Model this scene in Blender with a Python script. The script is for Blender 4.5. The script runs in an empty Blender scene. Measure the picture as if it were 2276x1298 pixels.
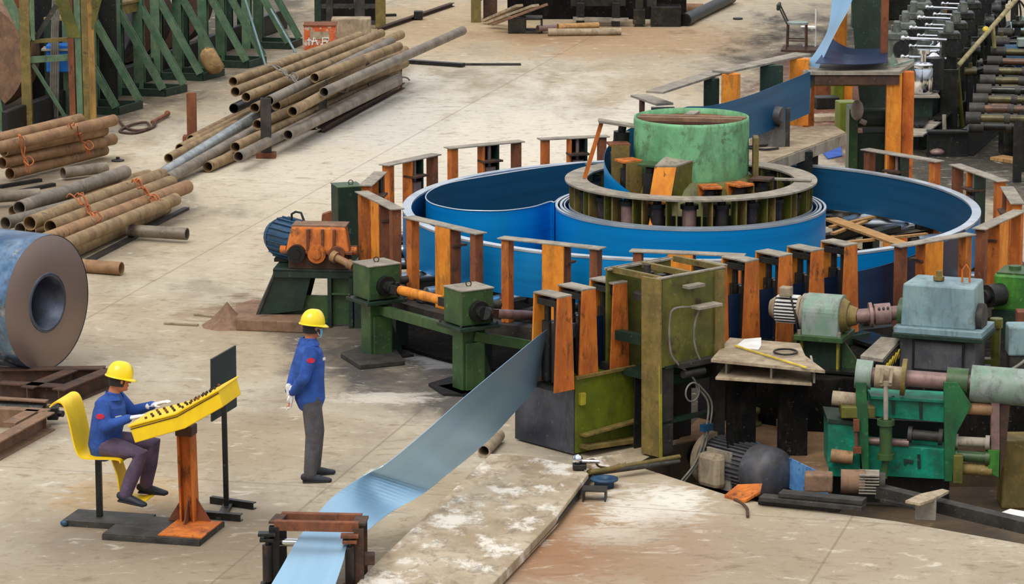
import bpy, math, random
from mathutils import Vector as V, Matrix as Mx
random.seed(7)
PI = math.pi
C = bpy.context.scene.collection
# ---------------------------------------------------------------- camera (measured from the photograph)
CAMH, FPX, CX, CY = 9.25, 8100.0, 1138.0, 649.0
TILT = math.atan(1649/FPX); ST, CT = math.sin(TILT), math.cos(TILT)
cam = bpy.data.cameras.new('camera'); cam.sensor_width = 36; cam.lens = FPX*36/2276
cam.clip_end = 400
camo = bpy.data.objects.new('camera', cam); C.objects.link(camo)
camo.location = (0, 0, CAMH); camo.rotation_euler = (PI/2-TILT, 0, 0)
bpy.context.scene.camera = camo
def G(px, py, z=0.0):
    "world point at height z seen at a photograph pixel (used as a surveying aid)"
    u = (px-CX)/FPX; v = -(py-CY)/FPX
    d = V((u, CT+v*ST, -ST+v*CT))
    return V((0, 0, CAMH)) + d*((z-CAMH)/d.z)
def GY(px, py, y):
    u = (px-CX)/FPX; v = -(py-CY)/FPX
    d = V((u, CT+v*ST, -ST+v*CT))
    return V((0, 0, CAMH)) + d*(y/d.y)
def top_z(px, py, base): return GY(px, py, base.y).z
X, Y, Z = V((1,0,0)), V((0,1,0)), V((0,0,1))
# ---------------------------------------------------------------- materials
def lin(c):
    c = c/255
    return c/12.92 if c <= .04045 else ((c+.055)/1.055)**2.4
def rgb(t): return (lin(t[0]), lin(t[1]), lin(t[2]), 1)
class NT:
    def __init__(s, m):
        m.use_nodes = True; s.t = m.node_tree; s.n = s.t.nodes; s.l = s.t.links
        s.b = s.n.get('Principled BSDF')
    def add(s, ty, **k):
        n = s.n.new(ty)
        for a, b in k.items(): setattr(n, a, b)
        return n
    def link(s, a, b): s.l.new(a, b)
    def noise(s, vec, scale, detail=5, rough=.6, dist=0):
        n = s.add('ShaderNodeTexNoise'); n.inputs['Scale'].default_value = scale
        n.inputs['Detail'].default_value = detail; n.inputs['Roughness'].default_value = rough
        n.inputs['Distortion'].default_value = dist
        if vec is not None: s.link(vec, n.inputs['Vector'])
        return n.outputs['Fac']
    def ramp(s, fac, a, b):
        n = s.add('ShaderNodeMapRange'); n.interpolation_type = 'SMOOTHSTEP'
        n.inputs['From Min'].default_value = a; n.inputs['From Max'].default_value = b
        s.link(fac, n.inputs['Value']); return n.outputs['Result']
    def mix(s, fac, a, b):
        n = s.add('ShaderNodeMix', data_type='RGBA')
        if isinstance(fac, float): n.inputs[0].default_value = fac
        else: s.link(fac, n.inputs[0])
        for i, c in ((6, a), (7, b)):
            if isinstance(c, tuple): n.inputs[i].default_value = c
            else: s.link(c, n.inputs[i])
        return n.outputs[2]
    def math(s, op, a, b=None):
        n = s.add('ShaderNodeMath', operation=op)
        for i, c in enumerate((a, b)):
            if c is None: continue
            if isinstance(c, (int, float)): n.inputs[i].default_value = c
            else: s.link(c, n.inputs[i])
        return n.outputs[0]
MATS = {}
def mat(name, c1, c2=None, c3=None, scale=4, rough=.6, metal=0, spots=(.58, .68), bump=.15, stretch=(1,1,1), rough2=None, spec=.5, coat=0, grime=None):
    "two paint tones mottled by noise, a third tone (rust, chips, dust) in patches"
    m = bpy.data.materials.new(name); k = NT(m); b = k.b
    tc = k.add('ShaderNodeTexCoord'); oi = k.add('ShaderNodeObjectInfo')
    mp = k.add('ShaderNodeMapping'); mp.inputs['Scale'].default_value = stretch
    k.link(tc.outputs['Object'], mp.inputs['Vector'])
    ml = k.add('ShaderNodeVectorMath', operation='MULTIPLY_ADD')
    k.link(oi.outputs['Random'], ml.inputs[0]); ml.inputs[1].default_value = (31, 17, 23)
    k.link(mp.outputs[0], ml.inputs[2]); vec = ml.outputs[0]
    c2 = c2 or tuple(max(0, x*.8) for x in c1)
    if grime is None: grime = .7 if c3 else 0
    f1 = k.ramp(k.noise(vec, scale), .36, .64)
    col = k.mix(f1, rgb(c1), rgb(c2))
    if c3:
        f2 = k.ramp(k.noise(vec, scale*1.7, 8, .7), *spots)
        col = k.mix(f2, col, rgb(c3))
        if rough2 is not None:
            r = k.add('ShaderNodeMapRange'); r.inputs['To Min'].default_value = rough; r.inputs['To Max'].default_value = rough2
            k.link(f2, r.inputs['Value']); k.link(r.outputs[0], b.inputs['Roughness'])
    if grime:
        gv = k.add('ShaderNodeMapping'); gv.inputs['Scale'].default_value = (1, 1, .35); k.link(vec, gv.inputs['Vector'])
        f3 = k.ramp(k.noise(gv.outputs[0], 7, 9, .75, .6), .47, .66)
        col = k.mix(k.math('MULTIPLY', f3, grime), col, rgb(tuple(.45*a+.55*b for a, b in zip(c1, (58,48,38)))))
        f4 = k.ramp(k.noise(vec, 19, 4, .6), .62, .72)
        col = k.mix(k.math('MULTIPLY', f4, grime*.6), col, rgb(tuple(.5*a+.5*b for a, b in zip(c1, (190,176,150)))))
    k.link(col, b.inputs['Base Color'])
    if rough2 is None: b.inputs['Roughness'].default_value = rough
    b.inputs['Metallic'].default_value = metal
    b.inputs['Specular IOR Level'].default_value = spec
    b.inputs['Coat Weight'].default_value = coat
    if bump:
        bp = k.add('ShaderNodeBump'); bp.inputs['Strength'].default_value = bump; bp.inputs['Distance'].default_value = .02
        k.link(k.noise(vec, scale*6, 4), bp.inputs['Height']); k.link(bp.outputs[0], b.inputs['Normal'])
    MATS[name] = m
    return m
mat('rust_orange', (212,118,38), (178,90,28), (92,50,24), 5, .75, 0, (.54,.68), .25, (1,1,.5))
mat('rust_bright', (234,146,38), (210,122,28), (120,66,28), 6, .7, 0, (.6,.7), .2, (1,1,.6))
mat('rust_brown', (134,76,44), (104,58,36), (62,40,30), 5, .8, 0, (.55,.7), .3, (1,1,.5))
mat('rust_dark', (84,56,40), (58,42,34), (120,70,40), 5, .8, 0, (.6,.72), .3)
mat('plate_grey', (160,150,134), (132,124,112), (104,82,60), 4, .7, 0, (.6,.75), .15)
mat('dust_beige', (176,158,132), (150,132,108), (118,92,66), 5, .85, 0, (.6,.75), .2)
mat('dark_steel', (70,66,61), (46,44,42), (112,96,76), 5, .6, .3, (.62,.75), .2)
mat('black_oil', (26,27,27), (16,17,18), (54,48,40), 4, .45, .1, (.64,.76), .2)
mat('roller_dark', (66,60,60), (46,44,46), (118,78,66), 4, .4, .5, (.58,.74), .05, (1,1,.4))
mat('pipe_tan', (158,132,94), (130,104,70), (92,72,54), 3, .65, .15, (.55,.7), .15)
mat('pipe_brown', (164,126,88), (140,104,72), (96,70,54), 3, .65, .15, (.55,.72), .15)
mat('pipe_grey', (142,130,114), (114,104,92), (96,76,56), 3, .55, .3, (.58,.72), .12)
mat('pipe_bright', (176,180,180), (140,144,146), (110,98,82), 3, .32, .6, (.62,.74), .05)
mat('green_frame', (98,124,94), (72,104,78), (132,132,86), 4, .55, 0, (.6,.72), .15)
mat('green_dark', (26,52,38), (18,38,30), (52,56,42), 4, .5, 0, (.62,.74), .15)
mat('green_gear', (62,92,48), (44,72,42), (120,124,84), 4, .45, 0, (.62,.74), .12)
mat('green_deep', (34,104,58), (24,78,46), (60,66,40), 4, .45, 0, (.6,.72), .15)
mat('green_teal', (8,144,114), (8,104,80), (44,56,40), 4, .45, 0, (.6,.72), .15)
mat('green_bright', (74,140,48), (50,104,40), (50,60,36), 4, .45, 0, (.6,.74), .12)
mat('green_mint', (122,184,134), (98,156,108), (84,116,80), 3.6, .6, 0, (.52,.66), .15, grime=.55)
mat('blue_grey', (134,160,164), (112,138,146), (140,150,150), 3, .5, 0, (.6,.76), .1)
mat('grey_mint', (144,154,148), (118,146,126), (150,150,142), 4, .55, 0, (.58,.72), .1)
mat('olive', (106,104,38), (78,80,32), (70,50,28), 3, .45, 0, (.54,.68), .15)
mat('olive_edge', (134,112,58), (104,92,44), (84,60,34), 5, .65, 0, (.56,.7), .2)
mat('yellow_edge', (170,160,40), (150,134,40), (110,88,40), 5, .6, 0)
mat('lime_paint', (110,120,32), (92,104,26), (78,70,26), 3, .4, 0, (.64,.76), .08)
mat('chrome', (232,234,238), (214,218,224), None, 3, .12, 1, bump=0)
mat('strip_edge', (214,222,230), (190,200,212), None, 3, .35, .6, bump=0)
mat('yellow', (254,214,20), (248,204,16), (190,140,20), 5, .45, 0, (.7,.8), .05, grime=.12)
mat('helmet_yellow', (248,220,24), (244,210,16), None, 5, .25, 0, bump=0, coat=.4)
mat('jacket_blue', (46,88,168), (36,70,146), None, 7, .85, 0, bump=.3)
mat('trouser_grey', (92,88,92), (76,72,76), None, 7, .85, 0, bump=.3)
mat('trouser_mauve', (98,82,104), (80,66,88), None, 7, .85, 0, bump=.3)
mat('shoe', (40,46,60), (30,34,44), None, 7, .6, 0, bump=.1)
mat('skin', (196,124,88), (180,108,76), None, 7, .6, 0, bump=0)
mat('hair', (22,19,18), (16,14,14), None, 20, .6, 0, bump=.3)
mat('glove', (236,232,230), (216,210,210), None, 9, .9, 0, bump=.2)
mat('mask_blue', (120,196,230), (104,180,220), None, 7, .8, 0, bump=0)
mat('red_badge', (214,32,62), None, None, 7, .7, 0, bump=0)
mat('white', (232,230,226), (214,212,206), None, 6, .7, 0, bump=0)
mat('sign_back', (46,54,50), (38,46,44), None, 4, .5, 0, bump=.05)
mat('blue_paint', (20,116,206), (14,96,184), (60,110,150), 4, .5, 0, (.66,.76), .05)
mat('blue_motor', (30,78,112), (24,58,86), (60,80,92), 4, .5, 0, (.6,.72), .1)
mat('blue_chip', (108,164,220), (84,140,204), (64,70,84), 5, .6, 0, (.56,.64), .15)
mat('motor_grey', (96,94,98), (74,74,80), (120,110,96), 5, .55, .2, (.6,.72), .1)
mat('wood', (196,150,94), (166,122,72), (120,88,56), 4, .75, 0, (.6,.74), .15, (1,6,1))
mat('sack', (170,138,92), (140,110,72), (110,84,54), 6, .9, 0, (.55,.7), .4)
mat('wire_rust', (190,110,62), (150,84,50), None, 6, .8, 0, bump=0)
mat('wire_grey', (130,126,116), (104,100,92), None, 6, .6, 0, bump=0)
mat('coil_face', (122,106,98), (104,92,86), None, 2, .45, .5, bump=0)
mat('coil_blue', (124,152,182), (56,92,132), (190,180,170), 2, .3, .8, (.55,.66), .05, (1,1,1))
mat('mill_grey', (118,124,116), (86,92,86), (60,66,60), 5, .45, .3, (.56,.7), .15)
mat('steel_wet', (70,72,70), (44,46,46), (120,112,92), 4, .25, .7, (.6,.72), .1)
mat('tool_yellow', (238,206,64), None, None, 6, .6, 0, bump=0)
mat('orange_box', (206,96,46), (190,84,40), (196,190,170), 5, .75, 0, (.52,.6), .2)
mat('brown_dry', (140,108,84), (118,90,70), (96,70,52), 5, .85, 0, (.58,.72), .2)
mat('rod_pink', (150,120,112), (128,102,98), (90,76,70), 4, .5, .2, (.58,.72), .1)

def strip_material(name, base, dark, rough, brush=18, metal=.8):
    "steel strip, blue sky reflection put into its colour: brushed along its length (UV u runs along the strip, v across)"
    m = bpy.data.materials.new(name); k = NT(m); b = k.b
    tc = k.add('ShaderNodeTexCoord'); mp = k.add('ShaderNodeMapping'); mp.inputs['Scale'].default_value = (.25, brush, 1)
    k.link(tc.outputs['UV'], mp.inputs['Vector'])
    f = k.ramp(k.noise(mp.outputs[0], 1.0, 3), .3, .7)
    k.link(k.mix(f, rgb(base), rgb(dark)), b.inputs['Base Color'])
    b.inputs['Metallic'].default_value = metal; b.inputs['Roughness'].default_value = rough
    MATS[name] = m
strip_material('strip_blue', (8,160,238), (6,144,222), .35, 9, .42)
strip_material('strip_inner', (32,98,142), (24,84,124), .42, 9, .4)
strip_material('strip_bright', (164,202,228), (152,192,222), .34, 4, .72)
strip_material('strip_dull', (44,66,104), (36,58,96), .4, 6, .6)

# rings of a wound coil seen end on
m = bpy.data.materials.new('coil_end'); k = NT(m)
tc = k.add('ShaderNodeTexCoord'); w = k.add('ShaderNodeTexWave', wave_type='RINGS', rings_direction='X')
w.inputs['Scale'].default_value = 26; w.inputs['Distortion'].default_value = 2.5; w.inputs['Detail'].default_value = 6
k.link(tc.outputs['Object'], w.inputs['Vector'])
k.link(k.mix(w.outputs['Fac'], rgb((156,136,126)), rgb((138,120,112))), k.b.inputs['Base Color'])
k.b.inputs['Metallic'].default_value = .55; k.b.inputs['Roughness'].default_value = .42; MATS['coil_end'] = m

def floor_material():
    m = bpy.data.materials.new('concrete_floor'); k = NT(m); b = k.b
    tc = k.add('ShaderNodeTexCoord'); P = tc.outputs['Object']
    mp = k.add('ShaderNodeMapping'); mp.inputs['Scale'].default_value = (.8, .35, 1); k.link(P, mp.inputs['Vector'])
    big = k.noise(P, .22, 4, .55); med = k.noise(mp.outputs[0], 1.3, 8, .65, .3); fine = k.noise(P, 7, 6, .7)
    ms = k.add('ShaderNodeMapping'); ms.inputs['Scale'].default_value = (1.1, 1.9, 1); ms.inputs['Rotation'].default_value = (0, 0, .12); k.link(P, ms.inputs['Vector'])
    scuff = k.noise(ms.outputs[0], 2.6, 9, .72, .8); speck = k.noise(P, 16, 3, .6)
    col = k.mix(k.ramp(med, .36, .64), rgb((184,172,152)), rgb((157,144,124)))
    col = k.mix(k.math('MULTIPLY', k.ramp(big, .45, .6), .5), col, rgb((172,152,122)))
    def stain_tone(col, px, py, rx, ry, c, amt, nz=.5):
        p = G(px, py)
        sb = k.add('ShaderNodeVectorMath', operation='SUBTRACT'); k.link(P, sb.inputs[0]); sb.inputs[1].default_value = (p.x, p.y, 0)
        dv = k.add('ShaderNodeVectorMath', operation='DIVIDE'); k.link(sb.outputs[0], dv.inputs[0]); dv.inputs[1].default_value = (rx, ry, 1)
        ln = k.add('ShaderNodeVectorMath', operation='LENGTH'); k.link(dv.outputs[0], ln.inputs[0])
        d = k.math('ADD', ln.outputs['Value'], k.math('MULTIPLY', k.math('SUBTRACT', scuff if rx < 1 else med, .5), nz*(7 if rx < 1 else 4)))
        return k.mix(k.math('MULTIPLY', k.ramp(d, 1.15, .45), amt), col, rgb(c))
    for a in [(1000,330,5,9,(206,200,188),.75), (1330,420,3.0,5,(214,202,182),.7), (760,290,2,7,(200,196,188),.6), (620,420,3,6,(200,186,162),.6),
              (1400,90,3.2,3,(160,126,88),.7), (1000,60,3,5,(170,144,106),.6), (1230,80,2.2,1.4,(134,100,70),.5),
              (420,520,3,4,(186,172,148),.5), (1290,1190,1.5,2.0,(158,116,80),.7), (1200,1240,.9,1.0,(150,102,66),.6),
              (1450,1130,.6,1.0,(222,214,200),.9), (1500,1105,.35,.4,(228,222,208),.9), (1380,1190,.5,.5,(212,202,186),.7), (1900,1200,2,1.2,(172,158,138),.5), (1650,1230,2.2,1.4,(150,128,104),.5),
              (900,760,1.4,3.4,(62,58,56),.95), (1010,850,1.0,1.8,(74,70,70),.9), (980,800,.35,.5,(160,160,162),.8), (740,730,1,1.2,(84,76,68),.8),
              (400,1190,1.9,1.4,(112,98,80),.7), (420,1290,3,1.2,(142,128,108),.6), (560,1000,1.6,1.6,(170,152,124),.4), (850,885,.6,.35,(220,212,200),.6), (560,940,1.2,.6,(140,120,94),.5), (480,1000,1.2,1,(150,130,104),.5),
              (620,690,.9,1,(112,92,70),.75), (470,700,.6,.5,(146,122,94),.6), (280,1100,.8,1,(180,142,88),.5),
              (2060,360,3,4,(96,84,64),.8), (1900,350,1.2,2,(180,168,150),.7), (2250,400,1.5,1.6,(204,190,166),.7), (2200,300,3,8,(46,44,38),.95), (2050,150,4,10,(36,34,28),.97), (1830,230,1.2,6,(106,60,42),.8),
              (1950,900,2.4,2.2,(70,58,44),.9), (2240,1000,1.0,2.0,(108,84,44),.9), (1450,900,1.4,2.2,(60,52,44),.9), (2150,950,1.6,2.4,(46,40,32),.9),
              (150,480,2.4,4,(104,90,72),.7), (130,230,2.4,5,(60,54,46),.85), (420,140,2.2,8,(96,84,66),.6), (520,40,1.8,9,(58,52,44),.85), (330,120,1.6,7,(64,56,46),.8), (500,280,.8,3,(190,176,154),.4), (1190,310,2,3,(212,202,184),.6)]:  # dark tones at the left back deepen the floor between the frames
        col = stain_tone(col, *a)
    # scuffs, ground-in dirt and specks over everything
    col = k.mix(k.math('MULTIPLY', k.ramp(scuff, .56, .70), .55), col, rgb((226,216,198)))
    col = k.mix(k.math('MULTIPLY', k.ramp(scuff, .46, .33), .5), col, rgb((112,92,68)))
    col = k.mix(k.math('MULTIPLY', k.ramp(fine, .52, .72), .5), col, rgb((120,102,80)))
    col = k.mix(k.math('MULTIPLY', k.ramp(speck, .68, .76), .6), col, rgb((70,58,46)))
    # slab joints, tooled into the concrete
    jn = k.add('ShaderNodeMapping'); jn.inputs['Rotation'].default_value = (0, 0, .25); k.link(P, jn.inputs['Vector'])
    bt = k.add('ShaderNodeTexBrick'); k.link(jn.outputs[0], bt.inputs['Vector'])
    bt.offset = .0; bt.inputs['Scale'].default_value = 1; bt.inputs['Brick Width'].default_value = 5.3; bt.inputs['Row Height'].default_value = 8.5
    bt.inputs['Mortar Size'].default_value = .014; bt.inputs['Color1'].default_value = (0,0,0,1); bt.inputs['Color2'].default_value = (0,0,0,1); bt.inputs['Mortar'].default_value = (1,1,1,1)
    col = k.mix(k.math('MULTIPLY', bt.outputs['Color'], .38), col, rgb((104,88,68)))
    k.link(col, b.inputs['Base Color']); b.inputs['Roughness'].default_value = .78; b.inputs['Specular IOR Level'].default_value = .3
    bp = k.add('ShaderNodeBump'); bp.inputs['Strength'].default_value = .25; bp.inputs['Distance'].default_value = .02
    k.link(fine, bp.inputs['Height']); k.link(bp.outputs[0], b.inputs['Normal'])
    MATS['concrete_floor'] = m
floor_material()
mat('dark_fill', (24,23,22), (14,14,14), (46,40,34), 3, .95, 0, (.6,.74), .2, spec=.1)  # matte near-black standing in for shade under and behind machines
mat('steel_blue', (104,110,126), (70,76,92), (96,84,72), 1.6, .38, .75, (.64,.76), .05)
mat('column_tan', (176,136,66), (140,104,52), (84,64,44), 3, .7, 0, (.58,.7), .2, (1,1,.4))
mat('rail_tan', (158,146,96), (130,118,70), (96,80,50), 4, .55, 0)
mat('spindle_olive', (96,88,54), (66,60,38), (120,112,84), 3, .4, .4)
mat('spindle_brown', (112,80,62), (78,58,46), (50,42,36), 3, .45, .3)
mat('roller_steel', (188,192,196), (160,166,172), None, 3, .28, .85, bump=0)
mat('hall_wall', (150,160,168), (132,142,150), None, 1, .8, 0, bump=0)
mat('slab', (188,172,148), (158,138,112), (222,214,202), 1.8, .8, 0, (.5,.62), .2, (1,.6,1))
mat('pit_floor', (92,74,54), (62,52,42), (130,104,76), 1.5, .7, 0, (.58,.72), .3)
mat('platform_brown', (140,106,70), (112,84,58), (166,140,108), 2, .8, 0, (.58,.72), .2)

# ---------------------------------------------------------------- mesh builder
def frame_of(d, up=None):
    d = d.normalized(); up = up or (Z if abs(d.z) < .95 else X)
    s = d.cross(up).normalized(); return d, s, s.cross(d).normalized()
class MB:
    def __init__(s): s.v = []; s.f = []; s.sm = []; s.uv = None; s.pr = []
    def _add(s, vs, fs, smooth=False):
        o = len(s.v); s.v += [V(a) for a in vs]; s.pr.append((o, len(s.v), len(s.f), len(s.f)+len(fs)))
        for f in fs: s.f.append([o+i for i in f]); s.sm.append(smooth)
        return s
    def hexa(s, p):
        return s._add(p, [(3,2,1,0),(4,5,6,7),(0,1,5,4),(1,2,6,5),(2,3,7,6),(3,0,4,7)])
    def box(s, c, sz, rz=0, M=None):
        a, b, d = sz[0]/2, sz[1]/2, sz[2]/2; R = M or Mx.Rotation(rz, 3, 'Z'); c = V(c)
        return s.hexa([c+R@V(p) for p in ((-a,-b,-d),(a,-b,-d),(a,b,-d),(-a,b,-d),(-a,-b,d),(a,-b,d),(a,b,d),(-a,b,d))])
    def bar(s, p, q, w, h, up=None):
        p, q = V(p), V(q); d, a, u = frame_of(q-p, up); a = a*(w/2); u = u*(h/2)
        return s.hexa([p-a-u, p+a-u, q+a-u, q-a-u, p-a+u, p+a+u, q+a+u, q-a+u])
    def ibeam(s, p, q, w, h, t=.015, up=None):
        p, q = V(p), V(q); d, a, u = frame_of(q-p, up)
        s.bar(p+u*(h/2-t/2), q+u*(h/2-t/2), w, t, up); s.bar(p-u*(h/2-t/2), q-u*(h/2-t/2), w, t, up)
        return s.bar(p, q, t, h-2*t, up)
    def channel(s, p, q, w, h, t=.015, up=None):
        p, q = V(p), V(q); d, a, u = frame_of(q-p, up)
        s.bar(p+u*(h/2-t/2), q+u*(h/2-t/2), w, t, up); s.bar(p-u*(h/2-t/2), q-u*(h/2-t/2), w, t, up)
        return s.bar(p+a*(w/2-t/2), q+a*(w/2-t/2), t, h-2*t, up)
    def cyl(s, p, q, r, r2=None, n=18, caps=True):
        p, q = V(p), V(q); r2 = r if r2 is None else r2; d, a, u = frame_of(q-p)
        ring = [(a*math.cos(2*PI*i/n)+u*math.sin(2*PI*i/n)) for i in range(n)]
        s._add([p+e*r for e in ring]+[q+e*r2 for e in ring], [(i,(i+1)%n,n+(i+1)%n,n+i) for i in range(n)], True)
        if caps:
            s._add([p+e*r for e in ring], [tuple(range(n))[::-1]]); s._add([q+e*r2 for e in ring], [tuple(range(n))])
        return s
    def tube(s, p, q, ro, ri, n=18):
        p, q = V(p), V(q); d, a, u = frame_of(q-p)
        ring = [(a*math.cos(2*PI*i/n)+u*math.sin(2*PI*i/n)) for i in range(n)]
        for (x, y, r1, r2, fl) in ((p,q,ro,ro,0),(q,q,ro,ri,0),(q,p,ri,ri,0),(p,p,ri,ro,0)):
            s._add([x+e*r1 for e in ring]+[y+e*r2 for e in ring], [(i,(i+1)%n,n+(i+1)%n,n+i) for i in range(n)], x is not y)
        return s
    def path(s, pts, r, n=7, closed=False):
        pts = [V(p) for p in pts]; m = len(pts); rings = []
        d0, a, u = frame_of(pts[1]-pts[0])
        for i, p in enumerate(pts):
            if closed: d = pts[(i+1) % m]-pts[i-1]
            else: d = pts[min(i+1, m-1)]-pts[max(i-1, 0)]
            d = d.normalized(); a = (a-d*a.dot(d)).normalized(); u = a.cross(d)
            rings.append([p+(a*math.cos(2*PI*j/n)+u*math.sin(2*PI*j/n))*r for j in range(n)])
        vs = [q for g in rings for q in g]; fs = []
        for i in range(m if closed else m-1):
            o, o2 = i*n, ((i+1) % m)*n
            fs += [(o+j, o2+j, o2+(j+1)%n, o+(j+1)%n) for j in range(n)]
        s._add(vs, fs, True)
        if not closed: s._add(rings[0], [tuple(range(n))]); s._add(rings[-1], [tuple(range(n))[::-1]])
        return s
    def prism(s, pts, vec):
        pts = [V(p) for p in pts]; n = len(pts); vec = V(vec)
        nrm = sum(((pts[i]-pts[0]).cross(pts[i+1]-pts[0]) for i in range(1, n-1)), V())
        if nrm.dot(vec) > 0: pts = pts[::-1]
        return s._add(pts+[p+vec for p in pts], [tuple(range(n)), tuple(range(2*n-1, n-1, -1))]+[((i+1)%n, i, n+i, n+(i+1)%n) for i in range(n)])
    def lathe(s, prof, o=(0,0,0), ax=Z, n=28, smooth=True):
        o = V(o); d, a, u = frame_of(V(ax)); vs = []; m = len(prof)
        for i in range(n):
            e = a*math.cos(2*PI*i/n)+u*math.sin(2*PI*i/n)
            vs += [o+e*r+d*z for r, z in prof]
        return s._add(vs, [(i*m+j, ((i+1)%n)*m+j, ((i+1)%n)*m+j+1, i*m+j+1) for i in range(n) for j in range(m-1)], smooth)
    def arc(s, c, ri, ro, z0, z1, a0, a1, n=40):
        c = V(c); vs = []
        full = abs(a1-a0) > 2*PI-.01
        for i in range(n+1):
            t = a0+(a1-a0)*i/n; e = V((math.cos(t), math.sin(t), 0))
            vs += [c+e*ri+Z*z0, c+e*ro+Z*z0, c+e*ro+Z*z1, c+e*ri+Z*z1]
        fs = [(4*i+j, 4*i+4+j, 4*i+4+(j+1)%4, 4*i+(j+1)%4) for i in range(n) for j in range(4)]
        if not full: fs += [(3,2,1,0), (4*n, 4*n+1, 4*n+2, 4*n+3)]
        return s._add(vs, fs)
    def ball(s, c, r, sc=(1,1,1), n=14, M=None):
        c = V(c); vs = []; fs = []; h = n//2
        for i in range(h+1):
            for j in range(n):
                t = PI*i/h; p = 2*PI*j/n
                q = V((sc[0]*math.sin(t)*math.cos(p), sc[1]*math.sin(t)*math.sin(p), sc[2]*math.cos(t)))*r
                vs.append(c+(M@q if M else q))
        for i in range(h):
            for j in range(n): fs.append((i*n+j, (i+1)*n+j, (i+1)*n+(j+1)%n, i*n+(j+1)%n))
        return s._add(vs, fs, True)
    def sheet(s, A, B, t=.004):
        "a strip between two edge curves with UVs along and across, closed to a thickness"
        A = [V(p) for p in A]; B = [V(p) for p in B]; n = len(A); L = 0; us = []; A2 = []; B2 = []
        for i in range(n):
            if i: L += (A[i]-A[i-1]).length
            us.append(L); d = (A[min(i+1,n-1)]-A[max(i-1,0)]); nn = d.cross(B[i]-A[i]); nn = nn.normalized()*t if nn.length > 1e-9 else Z*t
            A2.append(A[i]+nn); B2.append(B[i]+nn)
        w = (B[0]-A[0]).length; uv = []
        for P, Q, sm, fl in ((A, B, True, 0), (B2, A2, True, 1), (A2, A, False, 2), (B, B2, False, 2)):
            vs = [p for pq in zip(P, Q) for p in pq]
            s._add(vs, [(2*i, 2*i+1, 2*i+3, 2*i+2) for i in range(n-1)], sm)
            a, b = (0, w) if fl == 0 else (w, 0) if fl == 1 else (0, 0)
            uv += [[(us[i],a),(us[i],b),(us[i+1],b),(us[i+1],a)] for i in range(n-1)]
        s._add([A[0],A2[0],B2[0],B[0]], [(0,1,2,3)]); s._add([A[-1],B[-1],B2[-1],A2[-1]], [(0,1,2,3)]); uv += [[(0,0)]*4]*2
        s.uv = (s.uv or [])+uv; s.mi = (getattr(s,'mi',None) or [])+[0]*(n-1)+[1]*(n-1)+[0]*(2*n)
        return s
def link(name, me, parent=None):
    o = bpy.data.objects.new(name, me); C.objects.link(o)
    if parent: o.parent = parent
    return o
WM = {}
WHOLE = ('fin','eye','loop','scrawl','panel_frame','cable','strap','stripe','seam','brace')
def clusters(mb, name):
    "indices of primitives that touch, so that loose pieces become parts of their own"
    n = len(mb.pr)
    if n < 2 or mb.uv or any(w in name for w in WHOLE) or mb.pr[-1][1] != len(mb.v): return None
    bb = []
    for a, b, _, _ in mb.pr:
        q = mb.v[a:b]; bb.append([(min(v[k] for v in q)-.004, max(v[k] for v in q)+.004) for k in range(3)])
    g = list(range(n))
    for i in range(n):
        for j in range(i):
            if all(bb[i][k][0] <= bb[j][k][1] and bb[j][k][0] <= bb[i][k][1] for k in range(3)):
                a, b = g[i], g[j]; g = [b if x == a else x for x in g]
    return g if len(set(g)) > 1 else None
def part(mb, name, mt, parent=None, world=True, bev=0, label=None, smooth_all=False, back=None):
    "one mesh object; with a parent the world coordinates are brought into the parent's frame"
    if parent is not None and not smooth_all:
        g = clusters(mb, name)
        if g:
            out = []
            for c in dict.fromkeys(g):
                m2 = MB()
                for (a, b, fa, fb), x in zip(mb.pr, g):
                    if x == c: m2._add(mb.v[a:b], [[i-a for i in f] for f in mb.f[fa:fb]]); m2.sm[len(m2.sm)-(fb-fa):] = mb.sm[fa:fb]
                m2.pr = []; out.append(part(m2, name, mt, parent, world, bev, label))
            return out[0]
    me = bpy.data.meshes.new(name); vs = mb.v
    if parent is not None and world:
        inv = WM[parent.name].inverted(); vs = [inv@v for v in vs]
    me.from_pydata([tuple(v) for v in vs], [], mb.f)
    me.polygons.foreach_set('use_smooth', [True]*len(mb.f) if smooth_all else mb.sm)
    if mb.uv and len(mb.uv) == len(mb.f):
        l = me.uv_layers.new(name='UV')
        for p, u in zip(me.polygons, mb.uv):
            for i, li in enumerate(p.loop_indices): l.data[li].uv = u[i]
    me.materials.append(MATS[mt])
    if back: me.materials.append(MATS[back]); me.polygons.foreach_set('material_index', mb.mi)
    me.update(); o = link(name, me, parent)
    WM[o.name] = WM[parent.name] if parent is not None else Mx.Identity(4)
    if bev:
        b = o.modifiers.new('bevel', 'BEVEL'); b.width = bev; b.segments = 2; b.limit_method = 'ANGLE'; b.angle_limit = math.radians(50)
    if label: o['label'] = label
    return o
def tag(o, label, cat, group=None):
    o['label'] = label; o['category'] = cat
    if group: o['group'] = group
    return o
def thing(name, label, cat, loc=(0,0,0), rz=0, group=None):
    o = link(name, None); o.location = loc; o.rotation_euler = (0, 0, rz)
    WM[o.name] = Mx.Translation(V(loc)) @ Mx.Rotation(rz, 4, 'Z')
    return tag(o, label, cat, group)
def solo(mb, name, mt, label, cat, group=None, bev=0, at=None):
    "a thing that is one mesh, its origin at its base"
    b = V(at) if at is not None else V((sum(v.x for v in mb.v)/len(mb.v), sum(v.y for v in mb.v)/len(mb.v), min(v.z for v in mb.v)))
    mb.v = [v-b for v in mb.v]
    o = part(mb, name, mt, bev=bev); o.location = b
    return tag(o, label, cat, group)
def struct(mb, name, mt, bev=0):
    o = part(mb, name, mt, bev=bev); o['kind'] = 'structure'; return o
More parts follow.
